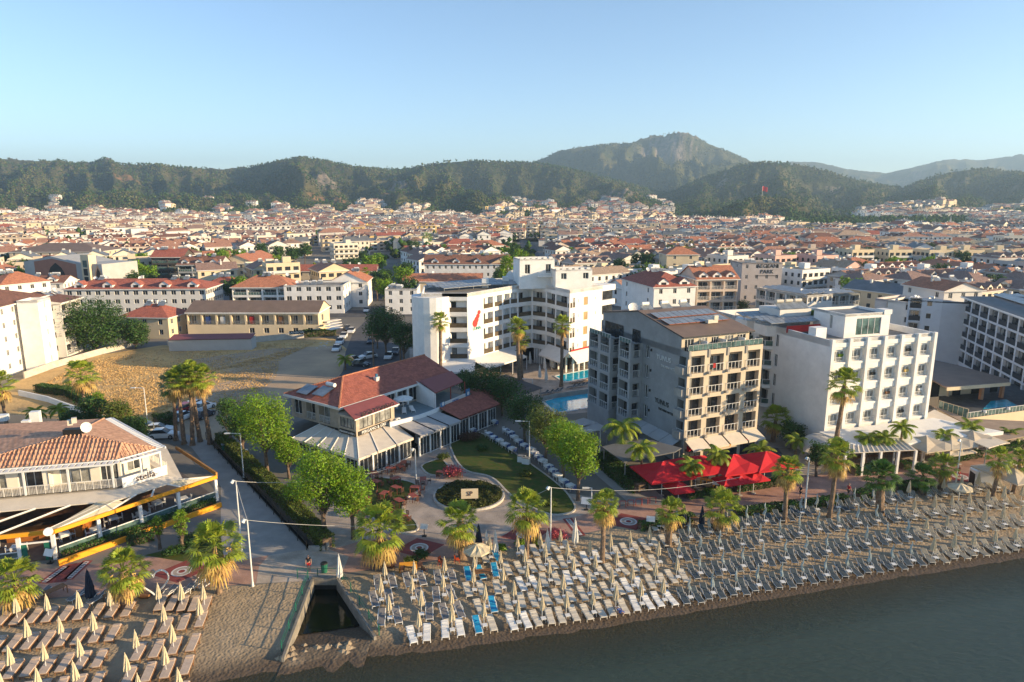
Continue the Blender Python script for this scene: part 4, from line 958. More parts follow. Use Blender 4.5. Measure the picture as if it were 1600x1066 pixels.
    mp = MB(); fr.box(mp, 1.6, 7.4, -17.5, -12.5, zt-.88, zt+2.2); mp.build('stair_block', offwhite, root)
    for k in range(3):
        mb = MB(); q = fr.at(2.6+k*1.7, -14, 0); heater(mb, (q.x, q.y, zt+2.2), R(-75)); mb.build('water_heater', [plastic_c, panel_m, metal_g], root)
    mb = MB(); fr.box(mb, 7.6, 12.5, -13.0, -11.4, zt+.9, zt+1.9); mb.build('roof_hedge', leaf_h, root)
    # big collector field on a raised frame at the left back
    q = fr.at(-2.4, -9.2, 0); solar_rows(root, (q.x, q.y), ang, 14, 4, .95, 2.0, z=zt+.9, back=2.25, tilt=.2)
    mb = MB(); fr.box(mb, -.2, 5.8, -8.6, -8.5, zt-.5, zt+.5); mb.build('red_screen', cl_red, root)
    # terrace canopy in front and low side walls
    mb = MB(); q0, q1, q2, q3 = fr.at(-1.2, .8, 3.75), fr.at(W+.6, .8, 3.75), fr.at(W+6.5, 7.0, 3.1), fr.at(1.0, 6.6, 3.1)
    mb.add([q0, q3, q2, q1]); mb.add([x-Vector((0, 0, .08)) for x in (q0, q1, q2, q3)]); mb.add([q3, q3-Vector((0, 0, .5)), q2-Vector((0, 0, .5)), q2]); mb.add([q0, q0-Vector((0, 0, .3)), q3-Vector((0, 0, .5)), q3]); mb.build('terrace_canopy', awn_w, root)
    for k in range(5):
        mb = MB(); c_ = fr.at(1.5+k*5.0, 6.3, 0); mb.cyl(c_, c_+Vector((0, 0, 2.9)), .12, n=8); mb.build('canopy_post', metal_w, root)
    mb = MB(); fr.box(mb, .5, W-.5, .76, .9, .1, 3.3); mb.build('shopfront', glass, root)
    # barrel vault entrance at the left
    mb = MB(); c0 = fr.at(-2.6, 4.3, 0); nseg = 10
    for k in range(nseg):
        a0, a1 = math.pi*k/nseg, math.pi*(k+1)/nseg
        def bp_(a, w): return fr.at(-2.4-2.6*math.cos(a), w, 1.9+1.9*math.sin(a))
        mb.add([bp_(a0, 5.2), bp_(a1, 5.2), bp_(a1, 1.2), bp_(a0, 1.2)]); mb.add([bp_(a0, 1.2), bp_(a1, 1.2), bp_(a1, 5.2), bp_(a0, 5.2)][::1])
    mb.build('vaulted_canopy', awn_w, root)
    return root, fr
wph, wfr = white_pier_hotel()
# ================================================================== white concave hotel with pool
def white_concave_hotel():
    rs = random.Random(11); zt = 17.4
    tops = [(658, 459), (690.7, 458.5), (730, 458.5), (797, 447.5), (831.5, 444.0), (854, 446), (890.5, 453.5), (941.5, 446.5)]
    P = [V2(G(*q, zt)) for q in tops]
    root = thing('hotel', 'white hotel bent around a pool court, with a red emblem on its wall', 'hotel', (P[2].x, P[2].y, 0))
    back = [P[7]+Vector((-6, 15)), P[5]+Vector((-1, 14)), P[3]+Vector((-4, 15)), P[1]+Vector((-4, 17)), P[0]+Vector((-1, 12))]
    poly = P+back; mw = MB(); fl = [4.4+3.1*k for k in range(4)]
    bm = mat('tinted_balcony_glass', (.11, .085, .055), .25, .2, .8, spec=.5)
    def bays(L_, segs, glz=True): 
        return [dict(u0=L_*a, u1=L_*b_, a=z, b=z+2.25, kind='balc', depth=1.0, rail='solid', rgm=bm, rm=frame_d, rh=.9, n=2, fm=frame_w, gm=glass, door=(L_*a+.25, L_*a+(b_-a)*L_*.55)) for z in fl for a, b_ in segs]
    Ls = [(poly[(k+1) % len(poly)]-poly[k]).length for k in range(len(poly))]
    spec = {0: [], 1: [(.02, .98)], 2: [(.36, .58), (.62, .80), (.83, .99)], 3: [(.03, .32), (.38, .97)], 4: [(.06, .94)], 5: [(.03, .38), (.44, .97)], 6: []}
    frs = {}
    for k in range(len(poly)):
        a, b_ = poly[k], poly[(k+1) % len(poly)]; L_ = Ls[k]
        if k in spec and spec[k]: ops = bays(L_, spec[k])
        elif k == 6: ops = [dict(u0=.02*L_, u1=.16*L_, a=z, b=z+2.0, kind='balc', depth=.8, rail='solid', rgm=bm, rm=frame_d, door=(.03*L_, .15*L_)) for z in fl]+[dict(u0=L_*.42, u1=L_*.55, a=z+.1, b=z+1.9, depth=.1, gm=mat('amber_blind', (.42, .28, .13), .5), n=1) for z in fl]+[dict(u0=L_*q, u1=L_*q+.22, a=z+.9, b=z+1.6, depth=.1, n=1) for z in fl for q in (.25, .78)]
        else: ops = []
        frs[k] = facade(root, mw, a, b_, 0 if k > 6 else 3.4, zt, ops, rs=rs)
    mw.flat(poly, zt-.7, 1); mw.flat(poly, 3.4, 0, True); parapet(mw, poly, zt-.7, .72, .25)
    mw.build('walls', [white, roof_flat], root)
    # recessed ground floor
    mg = MB(); ing = inset(poly, 2.2); mg.prism(ing, 0, 3.42, 0); mg.build('ground_floor', glass, root)
    for k in (4, 5, 6):
        L_ = Ls[k]
        for j in range(1, 6): 
            mb = MB(); frs[k].box(mb, L_*j/6-.16, L_*j/6+.16, -.5, -.15, 0, 3.4); mb.build('column', white, root)
    # sloping white canopies on the ground floor: left part and right part
    def canopy(fr, u0, u1, w, z0, z1, m=awn_w, nm='canopy'):
        mb = MB(); Pq = [fr.at(u0, .03, z0), fr.at(u1, .03, z0), fr.at(u1, w, z1), fr.at(u0, w, z1)]; mb.add(Pq[::-1]); mb.add([x-Vector((0, 0, .06)) for x in Pq]); mb.add([Pq[3], Pq[2], Pq[2]-Vector((0, 0, .35)), Pq[3]-Vector((0, 0, .35))][::-1]); mb.build(nm, m, root)
    canopy(frs[1], -2, Ls[1]+1.5, 5, 4.3, 2.9); canopy(frs[2], .5, Ls[2]*.98, 4.5, 4.2, 3.0); canopy(frs[0], 0, Ls[0], 4, 4.2, 3.0)
    canopy(frs[5], Ls[5]*.1, Ls[5]+.4, 2.4, 4.9, 2.9); canopy(frs[6], -.3, Ls[6]+4, 2.4, 4.6, 2.9)
    mb = MB(); frs[6].box(mb, .5, Ls[6]+4, .01, .18, 4.65, 4.95); mb.build('trim_band', cl_red, root)
    for k, (fi, uu, w) in enumerate(((1, 0, 4.8), (1, 5, 4.8), (2, 5, 4.3), (2, 9, 4.3), (2, 14, 4.3))):
        mb = MB(); q = frs[fi].at(uu, w, 0); mb.cyl(q, q+Vector((0, 0, 3)), .09, n=6); mb.build('canopy_post', metal_w, root)
    # red emblem and name
    f = frs[2]; c_ = f.at(Ls[2]*.20, .06, fl[2]+1.6); mb = MB()
    for (du, dz, r) in ((-.55, -1.1, .75), (-.1, -.45, .62), (.35, .25, .48), (.72, .95, .42)):
        q0 = f.at(Ls[2]*.20+du, .02, fl[2]+1.7+dz); q1 = f.at(Ls[2]*.20+du, .12+du*.03, fl[2]+1.7+dz); mb.cyl(q0, q1, r, n=18)
    mb.build('emblem', mat('emblem_red', (.75, .05, .04), .5), root)
    text_mesh('lettering', 'LUNA', .95, mat('emblem_green', (.05, .35, .27), .5), f.at(Ls[2]*.20, .08, fl[1]+2.6), (f.u.x, f.u.y, 0), root)
    # left stair drum and roof structures
    mb = MB(); d0 = P[0].lerp(P[1], .45); mb.cyl((d0.x, d0.y+2, 0), (d0.x, d0.y+2, zt-.6), 4.0, n=20); mb.build('stair_drum', white, root)
    def tower(px0, py0, px1, h, dpt, nm):
        a = V2(G(px0, py0, zt)); b_ = V2(G(px1, py0-1.5, zt)); mt = MB(); fr = Fr(a, b_); q = [a, b_, b_-fr.n*dpt, a-fr.n*dpt]
        fr2 = facade(root, mt, q[0], q[1], zt-.7, zt+h, [dict(u0=fr.L*.15, u1=fr.L*.3, a=zt+h*.45, b=zt+h*.8, depth=.3), dict(u0=fr.L*.75, u1=fr.L*.9, a=zt+h*.45, b=zt+h*.8, depth=.3)], rs=rs)
        for k in (1, 2, 3): facade(root, mt, q[k], q[(k+1) % 4], zt-.7, zt+h)
        mt.flat(q, zt+h-.3, 1); parapet(mt, q, zt+h-.3, .32, .2)
        for k in range(6):   # crow-stepped crest
            fr.box(mt, fr.L*k/6+.1, fr.L*k/6+fr.L/9, -.3, -.02, zt+h+.02, zt+h+.4); 
        mt.build(nm, [white, roof_flat], root); return fr
    t1 = tower(812, 447, 866, 5.6, 6, 'roof_tower'); t2 = tower(868, 449, 925, 3.6, 6, 'roof_tower')
    mb = MB(); t1.box(mb, t1.L*.5, t1.L+1.5, .1, 1.6, zt+1.9, zt+2.05); mb.build('tower_balcony', white, root); railing(root, t1, t1.L*.5, t1.L+1.5, zt+2.05, 1.5, kind='bars')
    q = V2(G(693, 454, zt)); q2 = V2(G(752, 449, zt)); fr = Fr(q, q2); solar_rows(root, (q+Vector((0, 1.5))), fr.a, 15, 3, 1.1, 2.2, z=zt+.2, back=3.0, tilt=.15)
    q = V2(G(770, 446, zt)); solar_rows(root, q, R(12), 6, 2, 1.1, 2.2, z=zt+.2, back=3.0, tilt=.15)
    for (px_, py_, s_) in ((758, 446, 1.6), (790, 443, 1.0)):
        mb = MB(); g = G(px_, py_, zt); mb.box((g.x, g.y+1, zt+.4), (1.4, 1.2, 2.0)); mb.build('chimney', white, root)
    for px_ in (803, 818): mb = MB(); g = G(px_, 440, zt); dish(mb, (g.x, g.y, zt-.3), R(-100), r=1.9); mb.build('satellite_dish', [plastic_w, metal_g], root)
    # extra balcony wing on the far right
    f = frs[6]; 
    for z in fl[2:]:
        mb = MB(); f.box(mb, Ls[6]+.01, Ls[6]+4.5, -4, .0, z-.6, z+.5, 0); f.box(mb, Ls[6]+.01, Ls[6]+4.3, -4, -.6, z+.5, z+2.5, 1); mb.build('balcony_wing', [white, glass], root)
    mb = MB(); f.box(mb, Ls[6]+.01, Ls[6]+4.5, -4, .02, fl[3]+2.5, zt); mb.build('balcony_wing', [white], root)
    return root, frs, Ls
wch, cfr, cLs = white_concave_hotel()
# ================================================================== red-roofed restaurant in the garden
def garden_restaurant():
    O_ = G(530, 638, 7); ang = R(54.6); u = unit(ang); n_ = Vector((-u.y, u.x)); O2 = V2(O_); rs = random.Random(21)
    def q(s, t, z): p = O2+u*s+n_*t; return Vector((p.x, p.y, z))
    def q2(s, t): return O2+u*s+n_*t
    root = thing('restaurant', 'two storey garden restaurant under a red tiled hip roof with a bowed roof terrace', 'restaurant', q(0, 0, 0))
    mw = MB(); S0, S1, T0, T1 = .7, 24.5, .9, 11.5
    c = [q2(S0, T0), q2(S1, T0), q2(S1, T1), q2(S0, T1)]
    facade(root, mw, c[0], c[1], 3.6, 7.0, [dict(u0=x, u1=x+2.0, a=4.1, b=6.5, depth=.2, gm=glass, fm=frame_w) for x in (9.2, 11.6, 14.0, 16.4)], rs=rs)
    facade(root, mw, c[1], c[2], 3.6, 7.0); facade(root, mw, c[2], c[3], 3.6, 7.0)
    fL = facade(root, mw, c[3], c[0], 3.6, 7.0, [dict(u0=.6, u1=2.4, a=4.2, b=6.3, depth=.2), dict(u0=3.4, u1=5.4, a=3.9, b=6.5, kind='balc', depth=.9, rail='bars', door=(3.6, 5.2)), dict(u0=6.2, u1=8.6, a=3.9, b=6.5, kind='balc', depth=.9, rail='bars', door=(6.4, 8.4))], rs=rs)
    mw.flat(c, 6.98, 0)
    # corner block with the signs
    b_ = [q2(-.3, -3.6), q2(7.3, -3.2), q2(7.3, T0-.02), q2(-.3+1.0, T0-.02), q2(-.3, -.0)]
    fS = facade(root, mw, b_[0], b_[1], 3.3, 6.3, [dict(u0=.6, u1=3.2, a=4.5, b=6.0, depth=.12, gm=glass_lt, fm=frame_d, n=3), dict(u0=3.6, u1=6.9, a=4.4, b=6.0, depth=.12, gm=glass_lt, fm=frame_d, n=3)], rs=rs)
    facade(root, mw, b_[1], b_[2], 3.3, 6.3); fT = facade(root, mw, b_[4], b_[0], 3.3, 6.3, [dict(u0=.4, u1=3.2, a=4.6, b=6.0, depth=.12, gm=glass_lt, fm=frame_d, n=4)], rs=rs)
    mw.flat(b_, 6.28, 0)
    mw.build('upper_walls', [cream if False else mat('sand_stone_cladding', (.46, .38, .29), .85, .12, .9, .02, 5), white], root)
    mr = MB()   # small plum roof, sloping to the front
    P = [q(-.9, -4.1, 6.35), q(7.9, -3.7, 6.35), q(7.9, -.55, 7.15), q(.2, -.55, 7.15)]; mr.add(P); mr.add([x-Vector((0, 0, .14)) for x in P[::-1]]); mr.add([P[0]-Vector((0, 0, .14)), P[1]-Vector((0, 0, .14)), P[1], P[0]], 1); mr.add([P[3], P[3]-Vector((0, 0, .14)), P[0]-Vector((0, 0, .14)), P[0]])
    mr.build('porch_roof', [plum_sheet, white], root)
    text_mesh('lettering', 'PORTOFINO', 1.15, black_m, fS.at(4.0, .35, 6.45), (fS.u.x, fS.u.y, 0), root)
    for fr, L_ in ((fS, 6.6), (fT, 3.5)):
        mb = MB(); fr.box(mb, .3, L_ if L_ > 5 else 3.5, .02, .12, 3.72, 4.3); mb.build('sign_board', black_m, root)
        text_mesh('lettering', 'PERGAMO & GRILL', .62 if L_ > 5 else .36, plastic_w, fr.at(.3+(L_-.3)/2, .14, 4.0), (fr.u.x, fr.u.y, 0), root)
    mb = MB(); fS.box(mb, 0, 7.6, .02, .1, 3.32, 3.6); mb.build('trim_band', wood_r, root); ac_unit(root, fS.at(7.9, .3, 3.9), fS.a)
    # main hip roof
    def hip(s0, s1, t0, t1, ze, zr, hipL=True, hipR=False):
        tm = (t0+t1)/2; run = (t1-t0)/2; a0 = s0+(run if hipL else 0); a1 = s1-(run if hipR else 0)
        m = MB(); A, B_, C_, D_ = q(s0, t0, ze), q(s1, t0, ze), q(s1, t1, ze), q(s0, t1, ze); E, F_ = q(a0, tm, zr), q(a1, tm, zr)
        m.add([A, B_, F_, E]); m.add([C_, D_, E, F_]); m.add([D_, A, E]); m.add([B_, C_, F_])
        for (x, y) in ((E, A), (E, D_), (E, F_)): m.cyl(x+Vector((0, 0, .03)), y+Vector((0, 0, .03)), .13, n=6, mi=1)
        for x, y in ((A, B_), (D_, A), (B_, C_), (C_, D_)): 
            d = y-x; m.box(((x.x+y.x)/2, (x.y+y.y)/2, ze-.16), (d.length+.1, .16, .34), math.atan2(d.y, d.x), 2)
        m.flat([V2(A), V2(B_), V2(C_), V2(D_)], ze-.02, 2, True); m.build('roof', [tile_red, tile_or, offwhite], root)
    hip(0, 24.0, 0, 12.2, 7.05, 9.3)
    mb = MB(); c_ = q(10.2, 3.3, 8.0); mb.box(c_, (.6, .6, 1.3), ang); mb.box(c_+Vector((0, 0, .75)), (.72, .72, .1), ang); mb.cyl(c_+Vector((0, 0, .8)), c_+Vector((0, 0, 1.25)), .2, n=8, mi=1); mb.build('chimney', [offwhite, mat('blue_cowl', (.05, .18, .28), .5)], root)
    for k, (s_, t_) in enumerate(((1.2, 8.9), (1.6, 5.8))):
        mb = MB(); zz = 7.05+2.2*s_/6.1; d = -u
        base = q(s_+1.9, t_, zz+1.0)
        P = [q(s_-.6, t_-1.2, zz+.05), q(s_-.6, t_+1.2, zz+.05), q(s_+1.5, t_+1.2, zz+.85), q(s_+1.5, t_-1.2, zz+.85)]; mb.add(P[::-1], 1); mb.add([x-Vector((0, 0, .08)) for x in P], 2)
        if k: mb.cyl(q(s_+1.75, t_-1.1, zz+1.15), q(s_+1.75, t_+.6, zz+1.15), .3, n=12)
        mb.build('water_heater', [metal_w, panel_m, metal_g], root)
    # block at the far end: plum roof on posts, white gable wall, deck
    mb = MB(); P = [q(14.6, -4.6, 6.6), q(22.2, -3.8, 6.6), q(23.6, -.2, 7.5), q(15.8, -.2, 7.5)]; mb.add(P); mb.add([x-Vector((0, 0, .15)) for x in P[::-1]]); mb.add([P[0]-Vector((0, 0, .15)), P[1]-Vector((0, 0, .15)), P[1], P[0]]); mb.build('porch_roof', plum_sheet, root)
    mb = MB(); mb.add([q(14.8, -4.4, 4.0), q(15.9, .6, 4.0), q(15.9, .6, 7.3), q(14.8, -4.4, 6.4)][::-1]); mb.add([q(14.95, -4.4, 4.0), q(16.05, .6, 4.0), q(16.05, .6, 7.3), q(14.95, -4.4, 6.4)]); mb.add([q(14.8, -4.4, 4), q(14.95, -4.4, 4), q(14.95, -4.4, 6.4), q(14.8, -4.4, 6.4)]); mb.build('gable_wall', white, root)
    for s_ in (14.9, 18.5, 22.0):
        mb = MB(); mb.cyl(q(s_, -4.3, 4.0), q(s_, -4.3, 6.6), .09, n=6); mb.build('post', wood_r, root)
    # terrace deck with bowed parapet
    arc = [(5.6, -3.9), (8, -4.6), (10.5, -5.1), (13, -5.1), (15.2, -4.9)]; arc2 = [(15.2, -5.0), (22.8, -4.4)]
    dk = MB(); poly = [q2(*a) for a in arc+arc2[1:]]+[q2(22.8, 1), q2(5.6, 1)]; dk.prism(poly, 3.5, 4.0, 0); dk.build('terrace_deck', mat('blue_grey_deck', (.20, .26, .28), .7, .08, 1), root)
    mb = MB()
    for a, b2 in zip(arc[:-1], arc[1:]): f = Fr(q2(*a), q2(*b2)); f.box(mb, -.02, f.L+.02, -.05, .22, 3.45, 4.28)
    mb.build('terrace_parapet', white, root)
    mb = MB(); f = Fr(q2(*arc2[0]), q2(*arc2[1])); f.box(mb, 0, f.L, -.05, .1, 3.5, 4.75); mb.build('terrace_parapet', offwhite, root)
    text_mesh('lettering', 'ITION', .6, mat('sign_blue', (.05, .14, .40), .5), f.at(f.L*.5, .13, 4.3), (f.u.x, f.u.y, 0), root)
    for s_ in (.4, f.L-.5): mb = MB(); f.box(mb, s_-.5, s_+.5, .12, .25, 4.0, 5.4 if s_ > 1 else 4.9); mb.cyl(f.at(s_, .26, 4.7), f.at(s_, .29, 4.7), .3, n=12, mi=1); mb.build('blue_panel', [mat('sign_blue2', (.08, .22, .40), .5), plastic_w], root)
    # ground floor: dark glazed hall with white piers
    g0 = [q2(-3.6, -7.6), q2(5.2, -8.0), q2(5.2, -6.2), q2(24, -6.5), q2(24, 11), q2(-3.9, 11)]
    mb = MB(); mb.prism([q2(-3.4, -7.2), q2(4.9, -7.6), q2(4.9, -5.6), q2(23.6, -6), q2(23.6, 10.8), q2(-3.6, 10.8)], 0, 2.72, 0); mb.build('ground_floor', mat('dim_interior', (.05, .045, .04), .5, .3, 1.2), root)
    def glazing(s0, t0, s1, t1, n, z=2.75, panel=None):
        f = Fr(q2(s0, t0), q2(s1, t1)); 
        for k in range(n):
            a, b3 = f.L*k/n, f.L*(k+1)/n; mb = MB(); fr_ = f
            for j in range(4): x = a+.1+(b3-a-.2)*j/3; f.box(mb, x-.03, x+.03, -.03, .03, .05, z)
            f.box(mb, a+.1, b3-.1, -.03, .03, z-.08, z); f.box(mb, a+.1, b3-.1, -.03, .03, .05, .14)
            mb.add([f.at(a+.1, 0, .1), f.at(b3-.1, 0, .1), f.at(b3-.1, 0, z), f.at(a+.1, 0, z)], 1); mb.build('folding_glazing', [frame_w, glass], root)
            mb = MB(); f.box(mb, a-.12, a+.12, -.12, .12, 0, z+.1); mb.build('pier', white, root)
        return f
    glazing(-4.0, 4.0, -3.9, -7.9, 5); glazing(-3.9, -7.9, 5.4, -8.2, 4); glazing(6.2, -9.0, 14.6, -9.3, 4); glazing(15.2, -8.7, 24, -9, 4)
    # awnings with pale seams
    def awning(s0, t0, s1, t1, inner, z0, z1, n, m=awn, seam=white, nm='awning', val=.0):
        for k in range(n):
            f0, f1 = k/n+.008, (k+1)/n-.008
            o0, o1 = q(s0+(s1-s0)*f0, t0+(t1-t0)*f0, z1), q(s0+(s1-s0)*f1, t0+(t1-t0)*f1, z1); (a0, b0), (a1, b1) = inner
            i0, i1 = q(a0+(a1-a0)*f0, b0+(b1-b0)*f0, z0), q(a0+(a1-a0)*f1, b0+(b1-b0)*f1, z0); mb = MB(); mb.add([o0, o1, i1, i0]); mb.add([x-Vector((0, 0, .06)) for x in (i0, i1, o1, o0)])
            mb.add([o0-Vector((0, 0, .3)), o1-Vector((0, 0, .3)), o1, o0]); mb.cyl(o0+Vector((0, 0, .05)), i0+Vector((0, 0, .05)), .06, n=5, mi=1); mb.build(nm, [m, seam], root)
    awning(-4.4, 5.0, -4.4, -8.4, ((.5, 5.0), (-.4, -3.7)), 3.62, 2.9, 5); awning(-4.4, -8.4, 5.6, -8.6, ((-.4, -3.7), (7.2, -3.3)), 3.62, 2.9, 3)
    awning(5.9, -9.5, 14.6, -9.7, ((6.2, -5.0), (14.6, -5.3)), 3.75, 3.15, 3, m=mat('grey_awning', (.42, .40, .38), .8, .05), seam=frame_d)
    mb = MB(); P = [q(14.8, -9.3, 3.3), q(24.5, -9.5, 3.3), q(25.5, -4.6, 4.3), q(14.8, -5.0, 4.3)]; mb.add(P); mb.add([x-Vector((0, 0, .1)) for x in P[::-1]])
    P2 = [q(22.9, -6.5, 3.95), q(29, -9, 3.0), q(28.5, -4.0, 3.9), q(25, -2, 4.4)]; mb.add(P2); mb.add([x-Vector((0, 0, .1)) for x in P2[::-1]])
    for k in range(24): mb.cyl(q(14.8+k*.41, -9.32, 3.22), q(14.8+k*.41, -9.52, 3.1), .05, n=5)
    mb.build('low_roof', tile_red, root)
    # things standing on the terrace
    global TERR; TERR = (q, q2, ang)
    for s_ in (7.2, 11.4, 13.9): mb = MB(); mb.box(q(s_, .55, 5.3), (.35, .3, 2.9), ang); mb.build('post', white, root)
    return root
grest = garden_restaurant()
# ================================================================== corner restaurant with orange fascia (left)
def corner_restaurant():
    rs = random.Random(31); root = thing('restaurant', 'cream two storey corner restaurant with ribbed tile roof and orange fascia around its terrace', 'restaurant', (-46, 64, 0))
    ze = 7.2; E0 = Vector((-60, 67.0, ze)); E1 = Vector((-43.5, 71.0, ze)); E2 = Vector((-40.9, 74.4, ze)); E3 = Vector((-53.2, 85.2, ze)); E4 = Vector((-70, 82, ze))
    R1 = G(191, 692, 8.35); R0 = G(118, 677, 9.3)
    mr = MB(); top = Vector((-58, 77, 9.4))
    mr.add([E0, E1, R1, R0]); mr.add([E1, E2, R1]); mr.add([E2, E3, R0, R1]); mr.add([E3, E4, R0]); mr.add([E4, E0, R0])
    for a, b_ in ((R0, R1), (R1, E1), (R1, E2), (R0, E0), (R0, E3)): mr.cyl(a+Vector((0, 0, .02)), b_+Vector((0, 0, .02)), .11, n=6, mi=0)
    mr.flat([V2(E0), V2(E1), V2(E2), V2(E3), V2(E4)], ze-.03, 1, True); mr.build('roof', [tile_st, white], root)
    # real tile ribs on the two near slopes
    rb = MB()
    def ribs(A, B_, C_, D_, step=.42):
        d = (B_-A); L_ = d.length; d.normalize(); nrm = (B_-A).cross(C_-A).normalized(); up = nrm.cross(d)
        if up.z < 0: up = -up
        k = step/2
        def clip(p):    # march up until leaving the polygon (convex test)
            poly = [A, B_, C_, D_] if D_ is not None else [A, B_, C_]; t = 0
            best = 0
            for s_ in range(1, 60):
                q = p+up*s_*.15; ok = True
                for i in range(len(poly)):
                    e0, e1 = poly[i], poly[(i+1) % len(poly)]
                    if (e1-e0).cross(q-e0).dot(nrm) < -.01: ok = False; break
                if not ok: break
                best = s_*.15
            return best
        while k < L_:
            p = A+d*k; h_ = clip(p+up*.02)
            if h_ > .2: rb.cyl(p+nrm*.02-up*.05, p+up*h_+nrm*.02, .085, n=5)
            k += step
    ribs(E0, E1, R1, R0); ribs(E1, E2, R1, None)
    rb.build('roof_ribs', tile_st, root)
    # white slatted pergola strip along the eaves
    def pergola(a, b_, w=.95):
        f = Fr(V2(a), V2(b_)); mb = MB(); f.box(mb, 0, f.L, .0, .12, ze-.28, ze-.08); f.box(mb, 0, f.L, w, w+.14, ze-.34, ze-.14)
        k = .2
        while k < f.L: f.box(mb, k, k+.42, .12, w, ze-.22, ze-.16); k += .62
        mb.build('pergola', metal_w, root); return f
    fA = pergola(E0, E1); fB = pergola(E1, E2); fC = pergola(E2, E3)
    # upper walls
    mw = MB(); zf = 4.25
    I = [V2(E0)+Vector((0, 1.4)), V2(E1)+Vector((-.5, 1.3)), V2(E2)+Vector((-1.3, .7)), V2(E3)+Vector((-.3, -.8)), V2(E4)]
    L_ = (I[1]-I[0]).length
    f1 = facade(root, mw, I[0], I[1], zf, ze, [dict(u0=x, u1=x+w, a=zf+.05, b=ze-.45, kind='win', depth=.12, n=3, gm=glass_lt if k % 2 else glass, fm=frame_w, curt=1) for k, (x, w) in enumerate(((.3, 1.4), (3.0, 2.2), (6.3, 2.4), (10.4, 3.0), (14.4, 1.8)))], rs=rs)
    f2 = facade(root, mw, I[1], I[2], zf, ze, [dict(u0=.8, u1=2.3, a=zf+.6, b=ze-.5, n=2, curt=1)], rs=rs); facade(root, mw, I[2], I[3], zf, ze, [dict(u0=1.5, u1=3.5, a=zf+.2, b=ze-.5), dict(u0=6, u1=8, a=zf+.2, b=ze-.5)], rs=rs); facade(root, mw, I[3], I[4], zf, ze); facade(root, mw, I[4], I[0], zf, ze)
    for x in (2.2, 9.2): f1.box(mw, x, x+.5, 0, 1.25, zf, ze-.35)
    mw.build('upper_walls', [mat('warm_white_plaster', (.74, .68, .58), .8, .04, .4)], root)
    # gallery floor, posts, railing
    mb = MB(); mb.flat([V2(E0)-Vector((0, .9)), V2(E1)+Vector((.1, -.9)), V2(E2)+Vector((.8, -.5)), V2(E3)+Vector((.8, .3)), V2(E4)], zf); mb.flat([V2(E0)-Vector((0, .9)), V2(E1)+Vector((.1, -.9)), V2(E2)+Vector((.8, -.5)), V2(E3)+Vector((.8, .3)), V2(E4)], zf-.25, 0, True); mb.build('gallery_floor', conc_lt, root)
    for f, us in ((fA, (1.2, 4.6, 8.2, 12.4, 16.7)), (fB, (2.0, 4.2)), (fC, (4, 9))):
        for x in us: mb = MB(); f.box(mb, x-.09, x+.09, .85, 1.03, zf, ze-.2); mb.build('post', metal_w, root)
    railing(root, fA, 0, fA.L, zf, .95, kind='bars', m=offwhite); railing(root, fC, 0, fC.L*.9, zf, .95, kind='bars', m=offwhite)
    mb = MB(); fB.box(mb, -.1, fB.L+.5, .9, 1.0, zf-.2, zf+.95); mb.build('sign_panel', white, root)
    text_mesh('lettering', 'stella', 1.05, wood_d, fB.at(fB.L*.55, 1.03, zf+.42), (fB.u.x, fB.u.y, 0), root)
    # fascia, lower terrace
    zt = 3.15; F0 = Vector((-66, 57.0)); F1 = Vector((-45.3, 62.4)); F2 = Vector((-35.0, 76.1)); F3 = Vector((-44.1, 85.0))
    for a, b_ in ((F0, F1), (F1, F2)):
        f = Fr(a, b_); mb = MB(); f.box(mb, 0 if a is F0 else .0, f.L, -.10, .10, zt-.4, zt); mb.build('fascia', orange_p, root)
    f = Fr(F2, F3); mb = MB(); f.box(mb, 0, f.L, -.1, .1, zt-.1, zt+.35); mb.build('side_rail', mat('ochre_wood', (.42, .21, .06), .7), root)
    # sloped awning bands near the building, leaving the outer bays open between beams
    G0, G1, G2, G3 = V2(E0)-Vector((-1, 3.2)), V2(E1)+Vector((1.2, -3.0)), V2(E2)+Vector((3.0, -.6)), Vector((-43.5, 84))
    def up(p, z): return Vector((p.x, p.y, z))
    for (a, b_, c_, d_) in ((V2(E0)-Vector((0, .9)), V2(E1)+Vector((.1, -.9)), G1, G0), (V2(E1)+Vector((.1, -.9)), V2(E2)+Vector((.8, -.5)), G2, G1), (V2(E2)+Vector((.8, -.5)), V2(E3)+Vector((.8, .3)), Vector((-45.5, 85)), G2)):
        mb = MB(); P = [up(d_, 3.65), up(c_, 3.65), up(b_, 4.0), up(a, 4.0)]; mb.add(P); mb.add([x-Vector((0, 0, .1)) for x in P[::-1]]); mb.add([P[0]-Vector((0, 0, .1)), P[1]-Vector((0, 0, .1)), P[1], P[0]]); mb.build('awning', awn, root)
    fa = Fr(F0, F1); fb = Fr(F1, F2)
    for f, g0, g1, us in ((fa, G0, G1, (4, 8, 12, 16, 20.5)), (fb, G1, G2, (.3, 5, 9.5, 13, 16.6))):
        for x in us:
            o_ = f.at(x, -.1, zt-.1); i_ = up(g0.lerp(g1, min(1, max(0, (x/f.L)))), 3.6); mb = MB(); mb.cyl(i_, o_, .11, n=4); mb.build('roof_beam', offwhite, root)
    for (f, x0, x1, gg0, gg1) in ((fb, .4, 5.0, 0, .28), (fa, 20.8, 21.3, .9, 1), (fb, 13.2, 17.0, .76, 1)):
        mb = MB(); gA, gB = ((G1.lerp(G2, gg0), G1.lerp(G2, gg1)) if f is fb else (G0.lerp(G1, gg0), G0.lerp(G1, gg1)))
        P = [f.at(x0, -.12, zt-.04), f.at(x1, -.12, zt-.04), up(gB, 3.7), up(gA, 3.7)]; P = [P[0], P[1], P[2].lerp(P[1], .0 if x1 > 10 else .45), P[3]]; mb.add(P); mb.add([x-Vector((0, 0, .06)) for x in P[::-1]]); mb.build('canvas_panel', cream_cloth, root)
